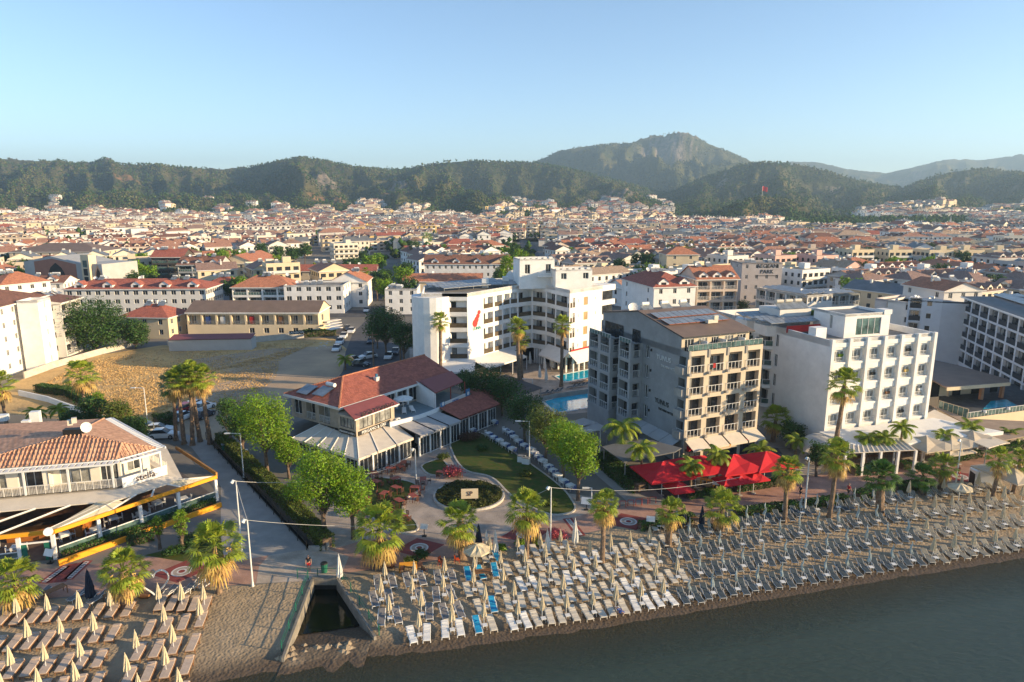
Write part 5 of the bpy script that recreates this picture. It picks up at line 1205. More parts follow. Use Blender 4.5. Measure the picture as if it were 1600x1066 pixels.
    for f, us in ((fa, (5, 10, 15, 18.2, 21.2)), (fb, (4.0, 8.2, 12.4, 16.9))):
        for x in us: mb = MB(); f.box(mb, x-.16, x+.16, -.16, .16, 0, zt-.5); mb.build('column', white, root)
        xs = [0]+list(us)
        for a, b_ in zip(xs[:-1], xs[1:]):
            if f is fa and b_ > 21: continue
            mb = MB(); f.box(mb, a+.2, b_-.2, .0, .06, 1.15, 1.25); f.box(mb, a+.2, b_-.2, .0, .05, .55, .62); mb.add([f.at(a+.2, .02, .1), f.at(b_-.2, .02, .1), f.at(b_-.2, .02, 1.15), f.at(a+.2, .02, 1.15)], 1); mb.build('glazed_rail', [frame_w, glass_gr], root)
    mb = MB(); fa.box(mb, 18.3, 21.1, -.05, .05, 1.9, 2.05); mb.build('door_head', white, root)
    for x in (18.6, 20.6): mb = MB(); fa.box(mb, x-.25, x+.25, -.04, .04, .05, 1.9); mb.build('green_door_leaf', mat('green_door', (.02, .15, .10), .5), root)
    mb = MB(); mb.flat([F0, F1, F2, F3, Vector((-70, 84))], .10); mb.build('terrace_floor', mat('dark_tile_floor', (.13, .10, .08), .5, .2, 1), root)
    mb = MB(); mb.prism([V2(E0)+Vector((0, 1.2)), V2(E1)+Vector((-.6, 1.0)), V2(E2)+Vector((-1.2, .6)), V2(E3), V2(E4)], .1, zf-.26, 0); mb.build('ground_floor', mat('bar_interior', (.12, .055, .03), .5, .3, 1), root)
    mb = MB(); mb.box((-49.5, 66.6, .7), (6.5, .9, 1.2), R(14)); mb.box((-46.4, 68.4, .7), (.9, 3.4, 1.2), R(14)); mb.build('bar_counter', mat('orange_wood', (.38, .13, .03), .5, .15, 2), root)
    # roof-top clutter: dishes and cooling unit at the ridge
    mb = MB(); dish(mb, (R0.x+1.1, R0.y+.3, 9.1), R(-35), el=.35, r=.6); mb.build('satellite_dish', [metal_w, metal_g], root)
    mb = MB(); c_ = Vector((R0.x-.2, R0.y, 9.5)); mb.box(c_, (1.9, .8, .7), R(10)); mb.build('roof_machine', black_m, root)
    for k, (dx, dz) in enumerate(((-.4, 1.0), (.1, 1.25))): mb = MB(); mb.box(c_+Vector((dx, .2, dz)), (.5, .5, .6), R(30)); mb.build('roof_unit', plastic_c, root)
    # lettered oval sign on the fascia corner
    mb = MB(); c_ = fb.at(-.6, .3, 3.3); mb.cyl(c_, c_+Vector((.1, -.12, 0)), .42, n=16); mb.build('round_sign', plastic_w, root)
    return root, (fa, fb, fA, fB)
crest, cfs = corner_restaurant()
# dark flat roof behind it on the left
def low_dark_building():
    root = thing('annexe', 'low annexe with dark panelled roof and air units beside the tile roofed corner restaurant', 'building', (-66, 80, 0)); z = 6.2
    a, b_, c_, d_ = Vector((-78, 68)), Vector((-61.5, 70.0)), Vector((-51.2, 79.5)), Vector((-84, 86)); pts = [a, b_, c_, Vector((-55, 88)), d_]
    pts = [V2(G(-150, 745, z)), V2(G(0, 722, z)), V2(G(22, 716, z)), V2(G(95, 676, z)), V2(G(75, 660, z)), V2(G(-20, 666, z)), V2(G(-150, 668, z))]
    mb = MB(); mb.prism(pts, 0, z-.3); mb.build('walls', offwhite, root); mb = MB(); mb.prism(pts, z-.3, z); mb.build('roof', roof_dark, root)
    for (p0, p1) in (((-40, 700), (60, 706)), ((0, 668), (18, 722)), ((20, 705), (50, 668))):
        A, B_ = G(*p0, z), G(*p1, z); mb = MB(); mb.cyl(A+Vector((0, 0, .05)), B_+Vector((0, 0, .05)), .1, n=4); mb.build('roof_seam', metal_g, root)
    for (px, py, w, h) in ((42, 667, .9, .9), (57, 661, 1.1, 1.6), (5, 657, 1.2, .8)): 
        g = G(px, py, z); mb = MB(); mb.box((g.x, g.y, z+h/2), (w, w*.8, h), R(15)); mb.build('ac_unit', plastic_w, root)
    mb = MB(); g = G(72, 668, z); mb.box((g.x, g.y, z+.3), (2.2, 2.2, .3), R(15)); mb.build('unit_platform', black_m, root)
low_dark_building()
# ------------------------------------------------------------------ other buildings near by
TAKEN = []
def roof_mesh(fp, ze, kind, rm, trim, slope=.5, over=.5, ridge='w'):
    """fp: ccw 4 corners, front first"""
    A, B_, C_, D_ = [V2(p) for p in fp]; u = (B_-A).normalized(); n_ = (D_-A).normalized(); A = A-u*over-n_*over; B_ = B_+u*over-n_*over; C_ = C_+u*over+n_*over; D_ = D_-u*over+n_*over
    w, d = (B_-A).length, (D_-A).length; mb = MB(); up = lambda p, z: Vector((p.x, p.y, z))
    if kind == 'hip':
        if w >= d: r = d/2; E, F_ = A+u*r+n_*r, B_-u*r+n_*r
        else: r = w/2; E, F_ = A+u*r+n_*r, D_+u*r-n_*r
        zr = ze+r*slope; e, f = up(E, zr), up(F_, zr); a, b_, c, dd = up(A, ze), up(B_, ze), up(C_, ze), up(D_, ze)
        if w >= d: fs = [[a, b_, f, e], [c, dd, e, f], [dd, a, e], [b_, c, f]]
        else: fs = [[a, b_, e], [b_, c, f, e], [c, dd, f], [dd, a, e, f]]
        for q in fs: mb.add(q)
    elif kind == 'gable' and ridge == 'w':
        zr = ze+d/2*slope; e, f = up(A+n_*d/2, zr), up(B_+n_*d/2, zr); mb.add([up(A, ze), up(B_, ze), f, e]); mb.add([up(C_, ze), up(D_, ze), e, f]); mb.add([up(D_+u*over, ze), up(A+u*over, ze), up(A+u*over+n_*d/2, zr-.05)], 1); mb.add([up(B_-u*over, ze), up(C_-u*over, ze), up(B_-u*over+n_*d/2, zr-.05)], 1)
    elif kind == 'gable':
        zr = ze+w/2*slope; e, f = up(A+u*w/2, zr), up(D_+u*w/2, zr); mb.add([up(B_, ze), up(C_, ze), f, e]); mb.add([up(D_, ze), up(A, ze), e, f]); mb.add([up(A+n_*over, ze), up(B_+n_*over, ze), up(A+n_*over+u*w/2, zr-.05)], 1); mb.add([up(C_-n_*over, ze), up(D_-n_*over, ze), up(D_-n_*over+u*w/2, zr-.05)], 1)
    elif kind == 'mono':
        zr = ze+d*slope; mb.add([up(A, ze), up(B_, ze), up(C_, zr), up(D_, zr)]); mb.add([up(B_, ze), up(C_, ze), up(C_, zr)], 1); mb.add([up(D_, ze), up(A, ze), up(D_, zr)], 1); mb.add([up(C_, ze), up(D_, ze), up(D_, zr), up(C_, zr)], 1)
    mb.flat([A, B_, C_, D_], ze-.02, 2, True)
    for p, q in ((A, B_), (B_, C_), (C_, D_), (D_, A)):
        dv = q-p; mb.box(((p.x+q.x)/2, (p.y+q.y)/2, ze-.12), (dv.length+.08, .1, .26), math.atan2(dv.y, dv.x), 2)
    return mb, zr
def villa(px, py, z, ang, w, d, floors, wall, roof, rm, label, cat='house', name=None, to=None, dorm=0, balc=0, win=None, gm=None, solar=0, tanks=2, sides='lr', ridge='w', slope=.5, group=None, pos=None, rail='bars', wh=1.35, ww=1.1, skip0=False, dishes=1):
    p = V2(pos) if pos else V2(G(px, py, z)); rs = random.Random(int(abs(px)*7+abs(py)*3+w*5))
    a = R(ang)
    if to: q = V2(G(to[0], to[1], z)); a = math.atan2((q-p).y, (q-p).x); w = (q-p).length
    fp = rect(p, a, w, d); u = unit(a); n_ = Vector((-u.y, u.x)); root = thing(name or 'house', label, cat, (p.x, p.y, 0), group); mw = MB(); fh = (z-.3)/floors
    TAKEN.append((p+u*w/2+n_*d/2, w/2+1.5, d/2+1.5, a))
    def ops(L_, front):
        o = []; nn = win or max(2, int(L_/3.0)); bw = L_/nn
        for f in range(floors):
            zz = .3+f*fh
            for k in range(nn):
                if not front and k % 2 and L_ > 10: continue
                c = (k+.5)*bw
                if front and balc and (f > 0 or skip0): o.append(dict(u0=k*bw+.25, u1=(k+1)*bw-.25, a=zz+.1, b=zz+fh-.55, kind='balc', depth=1.0, rail=rail, gm=gm, door=(k*bw+.5, (k+1)*bw-.6)))
                else: o.append(dict(u0=c-ww/2, u1=c+ww/2, a=zz+fh-.55-wh, b=zz+fh-.55, depth=.14, gm=gm, n=2))
        return o
    ff = facade(root, mw, fp[0], fp[1], 0, z, ops(w, True), rs=rs)
    facade(root, mw, fp[1], fp[2], 0, z, ops(d, False) if 'r' in sides else [], rs=rs); facade(root, mw, fp[2], fp[3], 0, z); facade(root, mw, fp[3], fp[0], 0, z, ops(d, False) if 'l' in sides else [], rs=rs)
    zr = z
    if roof == 'flat': mw.flat(fp, z-.5, 1); parapet(mw, fp, z-.5, .52, .2); mw.build('walls', [wall, roof_flat], root)
    else:
        mw.build('walls', [wall, roof_flat], root); mb, zr = roof_mesh(fp, z, roof, rm, white, slope, ridge=ridge); ro = mb.build('roof', [rm, wall, offwhite], root)
        mb = MB(); c = p+u*w*rs.uniform(.3, .7)+n_*d*.6; mb.box((c.x, c.y, zr-.1), (.6, .6, 1.5), a); mb.box((c.x, c.y, zr+.7), (.75, .75, .12), a); ch = mb.build('chimney', offwhite, root)
    for k in range(dorm):   # little gabled dormers on the front slope
        mb = MB(); c = p+u*(w*(k+.5)/dorm)+n_*.55; dw = min(1.5, w/dorm*.32); zt = z+.05; f = Fr(c-u*dw, c+u*dw); hh = 1.15; dp = min(d*.4, 3.2)
        P = [f.at(0, 0, zt), f.at(2*dw, 0, zt), f.at(2*dw, 0, zt+hh), f.at(dw, 0, zt+hh+dw*.75), f.at(0, 0, zt+hh)]; mb.add(P, 0)
        mb.add([f.at(0, 0, zt), f.at(0, 0, zt+hh), f.at(0, -dp, zt+hh), f.at(0, -dp, zt)], 0); mb.add([f.at(2*dw, 0, zt), f.at(2*dw, -dp, zt), f.at(2*dw, -dp, zt+hh), f.at(2*dw, 0, zt+hh)], 0)
        e0, e1 = f.at(dw, .25, zt+hh+dw*.78), f.at(dw, -dp, zt+hh+dw*.78); mb.add([f.at(-.2, .25, zt+hh-.1), e0, e1, f.at(-.2, -dp, zt+hh-.1)][::-1], 1); mb.add([e0, f.at(2*dw+.2, .25, zt+hh-.1), f.at(2*dw+.2, -dp, zt+hh-.1), e1][::-1], 1)
        f.box(mb, dw*.5, dw*1.5, .0, .03, zt+.15, zt+hh-.05, 2); mb.build('dormer', [white, rm, glass], root)
    for k in range(tanks):
        mb = MB(); c = p+u*w*rs.uniform(.15, .85)+n_*d*(rs.uniform(.3, .7) if roof == 'flat' else .5); heater(mb, (c.x, c.y, (z-.45 if roof == 'flat' else zr-.35)), a-R(90)); mb.build('water_heater', [plastic_w, panel_m, metal_g], root)
    for k in range(dishes):
        mb = MB(); c = p+u*w*rs.uniform(.1, .9)+n_*d*rs.uniform(.4, .6); dish(mb, (c.x, c.y, (z-.5 if roof == 'flat' else zr-.6)), R(-70), r=.6); mb.build('satellite_dish', [metal_w, metal_g], root)
    if solar: solar_rows(root, p+u*.8+n_*1.0, a, int((w-1.5)/1.06), solar, z=z+.1, back=2.4, tilt=.2)
    return root, ff
villa(0, 0, 14.3, 97, 40, 16, 5, white, 'hip', tile_br, 'tall white apartment hotel with brown tile roof beside the dry field', 'hotel', 'hotel', pos=(-99.5, 112), win=11, ww=.9, wh=1.2, slope=.35)
villa(0, 0, 14.8, 97, 5.0, 4.0, 5, white, 'flat', tile_br, 'white stair tower standing proud of the brown roofed hotel by the field', 'tower', 'stair_tower', pos=(-98.2, 140), win=1, ww=.5, tanks=0, dishes=0, sides='')
villa(0, 0, 12.6, 97, 9.0, 9, 4, offwhite, 'mono', tile_br, 'white balcony block at the far end of the field hotel, nearest the big dark tree', 'building', 'apartment_block', pos=(-101.5, 152), balc=1, win=2, slope=.15, skip0=True)
villa(100, 452, 8.4, 2, 43, 13, 3, offwhite, 'hip', tile_red, 'long three storey terrace with red hip roof behind the dry field', 'terrace', 'terrace_house', win=15, ww=1.5, tanks=4, dishes=3, dorm=5, slope=.36)
villa(362, 449, 8.2, 1, 19, 12, 3, white, 'hip', tile_or, 'white villa with glazed balconies and orange roof above the long brown roof', 'villa', 'villa', balc=1, win=4, skip0=True, rail='glass')
villa(443, 446, 9.0, 2, 18.5, 12, 3, white, 'flat', None, 'white cubic flat roofed house with roof terrace, left of the street junction', win=6, ww=1.6, tanks=3, balc=0)
villa(515, 441, 8.5, 4, 12, 14, 3, white, 'gable', tile_or, 'white gabled house with orange roof on the street corner behind the brown shed roof', win=3, ridge='d', ww=1.2)
villa(338, 412, 8.4, 0, 17, 30, 3, cream, 'gable', tile_or, 'large cream gabled apartment house with a row of dormers down its side', 'apartments', 'apartment_house', ridge='d', win=4, slope=.42)
villa(277, 414, 9.0, 2, 17.5, 12, 3, greyp, 'gable', tile_br, 'grey apartment house with three gabled dormers and glass balconies behind palms', 'apartments', 'apartment_house', dorm=3, balc=1, win=3, rail='glass')
villa(236, 402, 11, 2, 13.5, 12, 4, mat('charcoal_plaster', (.09, .08, .07), .8, .1), 'gable', tile_red, 'charcoal apartment block with white balcony bands and reddish roof', 'apartments', 'apartment_block', balc=1, win=2, rail='solid')
villa(14, 394, 9.5, 3, 44, 26, 2, beige, 'hip', roof_brown, 'broad beige civic hall under a big brown sheet roof', 'hall', 'civic_hall', win=10, tanks=0, dishes=0, slope=.28)
villa(24, 443, 7.6, 8, 15, 10, 2, white, 'gable', tile_br, 'white gabled house with brown roof in front of the arched hall', win=4, tanks=3, dorm=2, slope=.38)
villa(188, 495, 5.6, -6, 13, 10, 2, cream, 'hip', tile_red, 'small cream house with red hip roof right of the big round tree', win=3)
villa(318, 446, 7.2, 2, 11, 10, 2, mat('pale_blue_plaster', (.45, .50, .58), .8, .05), 'hip', tile_red, 'pale blue house with a dull red roof between terrace and white villa', win=3)
villa(0, 446, 10, 60, 14, 12, 3, white, 'hip', tile_or, 'white house with bright orange roof at the left edge of the town', win=4)
villa(630, 440, 6.6, 1, 28, 9, 2, cream, 'gable', tile_or, 'low row with an orange gabled roof crossed by white party walls', 'terrace', 'terrace_house', win=8, tanks=0)
villa(663, 413, 9.4, 1, 35, 13, 3, white, 'gable', tile_br, 'white three storey terrace with four white gabled dormers in a brown roof', 'terrace', 'terrace_house', dorm=4, win=14, ww=.9, tanks=3)
villa(768, 412, 9.6, 5, 10, 22, 3, cream, 'gable', tile_or, 'cream gable fronted house at the end of the dormer terrace by the tall green trees', ridge='d', win=3, balc=1)
villa(601, 452, 8.0, 3, 10, 13, 3, white, 'flat', None, 'small white flat roofed block left of the concave hotel', win=3, tanks=2)
villa(463, 424, 6.2, 1, 33, 9, 2, beige, 'gable', tile_red, 'long low red roofed row behind the white cubic houses', 'terrace', 'terrace_house', win=9, tanks=0)
villa(1022, 449, 12, 14, 12.5, 22, 4, white, 'hip', tile_red, 'white apartment house with dark red roof and paired dormers behind the beige hotel', 'apartments', 'apartment_house', dorm=2, win=3, ww=1.0, tanks=3)
villa(1090, 437, 12.6, 8, 12.5, 13, 4, mat('peach_plaster', (.62, .50, .40), .8, .05), 'gable', tile_or, 'peach apartment house with bright orange gable roof and three dormers', 'apartments', 'apartment_house', dorm=3, win=3, balc=1)
villa(1042, 398, 13, 2, 13.5, 13, 4, cream, 'hip', tile_or, 'square cream tower house with a bright orange hip roof above the dark red roof', 'tower house', 'tower_house', win=2, tanks=1)
ag, agf = villa(1160, 411, 14.4, 3, 14, 11, 4, mat('lilac_grey_plaster', (.46, .41, .39), .8, .05), 'flat', None, 'tall grey hotel block lettered near the top with roof aerials', 'hotel', 'hotel', win=4, ww=.9, tanks=5)
text_mesh('lettering', 'AEGEAN\nPARK', 1.9, black_m, agf.at(agf.L*.62, .06, 12.3), (agf.u.x, agf.u.y, 0), ag)
mb = MB(); agf.box(mb, agf.L*.34, agf.L*.9, .02, .08, 9.9, 10.1); mb.build('lettering_rule', black_m, ag)
villa(1182, 449, 10.2, 0, 10, 9, 3, offwhite, 'flat', None, 'long low white hotel wing with collectors on its roof, left half', 'hotel wing', 'hotel_wing', to=(1262, 462), win=5, balc=1, solar=3, tanks=0)
villa(1264, 461, 9.8, 0, 10, 9, 3, mat('sage_plaster', (.40, .41, .38), .8, .05), 'flat', None, 'low grey hotel wing with collectors on its roof, right half', 'hotel wing', 'hotel_wing', to=(1344, 458), win=5, balc=1, solar=3, tanks=0)
villa(1368, 466, 12, 0, 10, 11, 4, mat('mauve_white_plaster', (.58, .52, .49), .8, .05), 'flat', None, 'windowless pinkish white block behind the penthouse hotel', 'apartments', 'apartment_block', to=(1452, 476), win=2, ww=.6, tanks=1)
villa(1453, 476, 12, 0, 6, 9, 4, offwhite, 'flat', None, 'narrow block of enclosed balconies joined to the pinkish white block', 'apartments', 'apartment_block', to=(1478, 470), win=1, balc=1, rail='glass')
villa(1476, 455, 13, 10, 11, 14, 4, offwhite, 'gable', tile_or, 'white house with an orange tiled roof left of the dark roofed hotel', win=3, ridge='d', slope=.35)
# collector roof and frames hotel on the right edge
def frame_hotel():
    root = thing('hotel', 'white grid fronted hotel with dark balconies and slate roof at the right edge', 'hotel', (97, 146, 0)); rs = random.Random(4); zt = 14.6; mw = MB()
    A, B_ = Vector((97.5, 146)), Vector((86.8, 104)); f = Fr(A, B_); nb = 10; bw = f.L/nb; fl = [.9+2.75*k for k in range(5)]; dm = mat('navy_panel', (.03, .035, .045), .4, .1)
    ops = [dict(u0=k*bw+.3, u1=(k+1)*bw-.3, a=z, b=z+2.35, kind='balc', depth=.6, rail='solid', rgm=dm, rm=dm, rh=1.0, door=(k*bw+.34, (k+1)*bw-.34), fm=frame_d, gm=glass) for z in fl for k in range(nb)]
    facade(root, mw, A, B_, 0, zt, ops, rs=rs); C_ = B_-f.n*16; D_ = A-f.n*16; facade(root, mw, B_, C_, 0, zt, [dict(u0=2+3*k, u1=3.4+3*k, a=z+.5, b=z+2, n=2) for k in range(4) for z in fl]); facade(root, mw, C_, D_, 0, zt); facade(root, mw, D_, A, 0, zt)
    E_ = A+f.n*4.5-f.u*1; f2 = Fr(E_-Vector((6, -1.2)), E_+f.u*2.2); ops = [dict(u0=.4, u1=2.6, a=z, b=z+2.3, kind='balc', depth=1, rail='solid', rgm=dm, rm=dm, door=(.6, 2.3)) for z in fl]+[dict(u0=3.6, u1=4.6, a=z+.6, b=z+1.8, n=1) for z in fl]
    facade(root, mw, V2(f2.p), V2(f2.at(f2.L, 0, 0)), 0, zt-1.2, ops, rs=rs); pe = V2(f2.at(f2.L, 0, 0)); facade(root, mw, pe, pe-f.n*6, 0, zt-1.2)
    mw.flat([A, B_, C_, D_], zt, 0); mw.build('walls', [mat('cool_white_plaster', (.62, .62, .64), .8, .04, .4, .004, 14)], root)
    mb, zr = roof_mesh([A+f.n*.2, B_+f.n*.2, C_, D_], zt+.2, 'hip', None, None, .16, over=.4); mb.build('roof', [mat('slate_roof', (.085, .09, .10), .5, .15, .5), white, white], root)
    mb = MB(); P = [V2(f2.p), pe, pe-f.n*6, V2(f2.p)-f.n*7]; mb.prism(P, zt-1.2, zt-.9); mb.build('lower_roof', mat('slate_roof', (.085, .09, .10)), root)
    solar_rows(root, A-f.n*4+f.u*3, f.a, 24, 2, 1.1, 2.2, z=zt+1.2, back=2.4, tilt=.18)
    mb = MB(); f.box(mb, f.L-4.6, f.L-3.4, .02, .3, 0, zt-2); mb.build('red_pier', cl_red, root); TAKEN.append(((A+C_)/2, 23, 9, f.a))
frame_hotel()
def pool_bar():
    root = thing('pool_bar', 'low pool bar under a wide brown roof with glass balustrades', 'bar', (71, 104, 0)); z = 5.6
    pts = [(1457, 562), (1455, 592), (1479, 606), (1578, 598), (1577, 593), (1494, 570)]; P = [V2(G(*p, z)) for p in pts]
    mb = MB(); mb.prism(P[::1], z-.25, z, 0); mb.build('roof', roof_brown, root)
    f = Fr(P[2], P[3]); mb = MB(); f.box(mb, 0, f.L, .02, .14, z-.5, z+.06); mb.build('fascia', cream, root)
    mb = MB(); f.box(mb, .3, f.L-.5, -5.5, -5.2, 2.4, z-.3, 0); mb.build('back_wall', cream, root)
    for x in (2.5, 7, 11, 15): mb = MB(); f.box(mb, x, x+1.6, -5.15, -5.05, 2.4, 5.0); mb.build('opening', dark, root)
    for x in (9.5, 13.8): mb = MB(); f.box(mb, x-.25, x+.25, -2.2, -1.7, 2.4, z-.3); mb.build('column', mat('terracotta_column', (.5, .25, .14), .8), root)
    # raised deck with pool
    D_ = [V2(G(1465, 640, 2.3)), V2(G(1511, 654, 2.3)), V2(G(1640, 636, 2.3)), V2(G(1640, 600, 2.3)), V2(G(1500, 600, 2.3)), V2(G(1468, 612, 2.3))]
    mb = MB(); mb.prism(D_, 0, 2.3, 0, top=1); mb.build('deck', [cream, mat('dark_deck', (.10, .11, .12), .6, .2, 1)], root)
    mb = MB(); mb.flat([V2(G(1535, 640, 2.3)), V2(G(1590, 634, 2.3)), V2(G(1572, 624, 2.3)), V2(G(1548, 627, 2.3))], 2.32); mb.build('pool', pool_m, root)
    f3 = Fr(D_[0], D_[1]); f4 = Fr(D_[1], D_[2]); railing(root, f3, 0, f3.L, 2.3, -.1, h=1.5, kind='glass', m=cream); railing(root, f4, 0, f4.L, 2.3, -.1, h=.9, kind='glass', m=metal_w)
    for x in (3.5, 8.6): mb = MB(); q = f4.at(x, .1, 2.9); mb.cyl(q, q+Vector((0, 0, .35)), .28, .2, n=10); mb.build('globe_lamp', plastic_w, root)
    W_ = Fr(V2(G(1455, 634, 0)), V2(G(1479, 640, 0))); mb = MB(); W_.box(mb, -1, W_.L, -.3, 0, 0, 5.3); mb.build('side_wall', beige, root)
    TAKEN.append((Vector((78, 112)), 14, 12, 0))
pool_m = mat('pool_water', (.03, .52, .72), .04, .15, .8, .012, 2.2, coords='Object', spec=.8)
pool_bar()
def shed_row():
    root = thing('lodging', 'long lodging house with brown sheet roof and open upper gallery facing the dry field', 'lodge', (-81, 167, 0)); z = 6.3
    p, q = V2(G(291, 489, z)), V2(G(497, 489, z)); f = Fr(p, q); d = 11; rs = random.Random(3); mw = MB(); nb = 9; bw = f.L/nb
    ops = [dict(u0=k*bw+.25, u1=(k+1)*bw-.2, a=3.15, b=5.7, kind='balc', depth=1.6, rail='bars', door=(k*bw+.5, k*bw+1.8), rm=metal_g) for k in range(nb)]+[dict(u0=k*bw+.8, u1=k*bw+2.2, a=.9, b=2.3, n=2) for k in range(4, nb)]
    facade(root, mw, p, q, 0, z, ops, rs=rs); facade(root, mw, q, q-f.n*d, 0, z, [dict(u0=3, u1=5, a=3.6, b=5.4)]); facade(root, mw, q-f.n*d, p-f.n*d, 0, z); facade(root, mw, p-f.n*d, p, 0, z); mw.build('walls', cream, root)
    mb, zr = roof_mesh([p, q, q-f.n*d, p-f.n*d], z+.1, 'gable', None, None, .42, over=.3); mb.build('roof', [roof_brown, cream, white], root)
    for k, m in ((1, cl_blue), (4, cl_red), (6, wood), (2, cl_white)): mb = MB(); f.box(mb, k*bw+.9, k*bw+2.2, -.5, -.4, 3.3, 5.2); mb.build('hung_cloth', m, root)
    # lean-to with red roof and wall in front
    a = V2(G(262, 530, 3)); b_ = V2(G(392, 528, 3)); f2 = Fr(a, b_); mb = MB(); P = [f2.at(0, 0, 2.8), f2.at(f2.L, 0, 2.8), f2.at(f2.L, -4, 3.4), f2.at(0, -4, 3.4)]; mb.add(P); mb.add([x-Vector((0, 0, .1)) for x in P[::-1]]); mb.build('lean_to_roof', plum_sheet, root); mb = MB(); f2.box(mb, 0, f2.L, -4, -.3, 0, 2.75); mb.build('lean_to_walls', greyp, root)
    s0 = V2(G(452, 520, 2.6)); f3 = Fr(s0, V2(G(474, 519, 2.6))); mb = MB(); f3.box(mb, 0, f3.L, -.05, .05, 2.1, 3.0); mb.build('sign_board', black_m, root); text_mesh('lettering', 'RAINBOW', .8, plastic_w, f3.at(f3.L*.5, .07, 2.55), (f3.u.x, f3.u.y, 0), root)
    for k in range(4):
        a = V2(G(512+k*2, 503+k*4, 3.4)); b_ = V2(G(534+k*1, 499+k*4, 3.4)); mb = MB(); fz = Fr(a, b_); fz.box(mb, 0, fz.L, -2.0, -.2, 3.2, 3.35); mb.build('slatted_canopy', offwhite, root)
    TAKEN.append(((p+q)/2-f.n*5.5, 20, 12, f.a))
shed_row()
def arched_hall():
    root = thing('hall', 'grey and brown hall with tall pointed arches and a white panelled tower', 'hall', (-180, 250, 0)); z = 13.5
    p, q = V2(G(36, 404, z)), V2(G(158, 408, z)); f = Fr(p, q); L_ = f.L; mw = MB(); d = 16
    mw.prism([p, q, q-f.n*d, p-f.n*d], 0, z-1.2); mw.build('walls', greyp, root)
    mb = MB(); mb.add([f.at(0, 0, z-1.2), f.at(L_*.72, 0, z-1.2), f.at(L_*.36, 0, z+1.2)]); mb.add([f.at(0, -d, z-1.2), f.at(0, 0, z-1.2), f.at(L_*.36, 0, z+1.2), f.at(L_*.36, -d, z+1.2)][::-1]); mb.add([f.at(L_*.36, 0, z+1.2), f.at(L_*.72, 0, z-1.2), f.at(L_*.72, -d, z-1.2), f.at(L_*.36, -d, z+1.2)]); mb.build('roof', greyp, root)
    mb = MB(); mb.add([f.at(L_*.14, .06, 0), f.at(L_*.68, .06, 0), f.at(L_*.68, .06, z-1.5), f.at(L_*.38, .06, z+.3), f.at(L_*.14, .06, z-1.0)]); mb.build('brown_panel', mat('terracotta_render', (.36, .17, .12), .85, .05), root)
    def arch(u0, u1, z1, w, m, nm):
        mb = MB(); um = (u0+u1)/2; mb.add([f.at(u0, w, 0), f.at(u1, w, 0), f.at(u1, w, z1*.6), f.at(um+(u1-um)*.6, w, z1*.85), f.at(um, w, z1), f.at(um-(um-u0)*.6, w, z1*.85), f.at(u0, w, z1*.6)]); mb.build(nm, m, root)
    arch(L_*.30, L_*.54, z-1.2, .10, dark, 'arch'); arch(L_*.90, L_*1.0-.2, z-1.5, .09, mat('arch_trim', (.52, .34, .22), .8), 'arch_trim'); arch(L_*.915, L_*.985, z-2.5, .14, dark, 'arch')
    mb = MB(); f.box(mb, L_*.78, L_*.88, -2, 1.2, 0, z+2.2); mb.build('tower', cream, root)
    for k, zz in enumerate((z-1.2, z-4.2, z-7.2)): mb = MB(); f.box(mb, L_*.805, L_*.855, 1.21, 1.28, zz-1.2, zz+1.3); mb.build('tower_panel', dark if k else glass_gr, root)
    TAKEN.append(((p+q)/2-f.n*8, L_/2+2, 11, f.a))
arched_hall()
def minaret(px, py_top, y, label, h=24):
    k = (px-800)/F*math.cos(PITCH); zt = ZAT(y, py_top); x = y*k; root = thing('minaret', label, 'minaret', (x, y, zt-h)); mb = MB(); z0 = zt-h; r = .9
    mb.cyl((x, y, z0), (x, y, z0+h*.72), r*1.1, r, n=10); mb.build('shaft', white, root); mb = MB(); mb.cyl((x, y, z0+h*.6), (x, y, z0+h*.64), r*1.1, r*1.9, n=10); mb.build('balcony', white, root); mb = MB(); mb.cyl((x, y, z0+h*.72), (x, y, z0+h), r*1.15, .05, n=10); mb.build('spire', metal_g, root)
minaret(484, 329, 1050, 'slim white minaret rising on the left, below the rocky hillock', 30); minaret(796, 333, 1100, 'slim white minaret in the middle of the town', 28); minaret(1489, 337, 900, 'white minaret at the right before the dark cypress belt', 26)
def hill_flag():
    y = 1265; x = y*(1190-800)/F*math.cos(PITCH); zb = float(terrain_h(np.array([1190.]), np.array([float(y)]))[0][0])-1; zt = ZAT(y, 291); root = thing('flagpole', 'tall pole on the hilltop flying a large red flag', 'flag', (x, y, zb)); mb = MB(); mb.cyl((x, y, zb), (x, y, zt), .45, .25, n=8); mb.build('pole', metal_g, root)
    mb = MB(); 
    for k in range(8):
        a, b_ = k*1.1, (k+1)*1.1; fz = lambda t: math.sin(t*.6)*.8
        mb.add([(x+a, y+fz(a), zt-8-.3*a), (x+b_, y+fz(b_), zt-8-.3*b_), (x+b_, y+fz(b_), zt-.25*b_), (x+a, y+fz(a), zt-.25*a)])
    mb.build('flag', mat('flag_red', (.75, .02, .02), .7), root)
hill_flag()
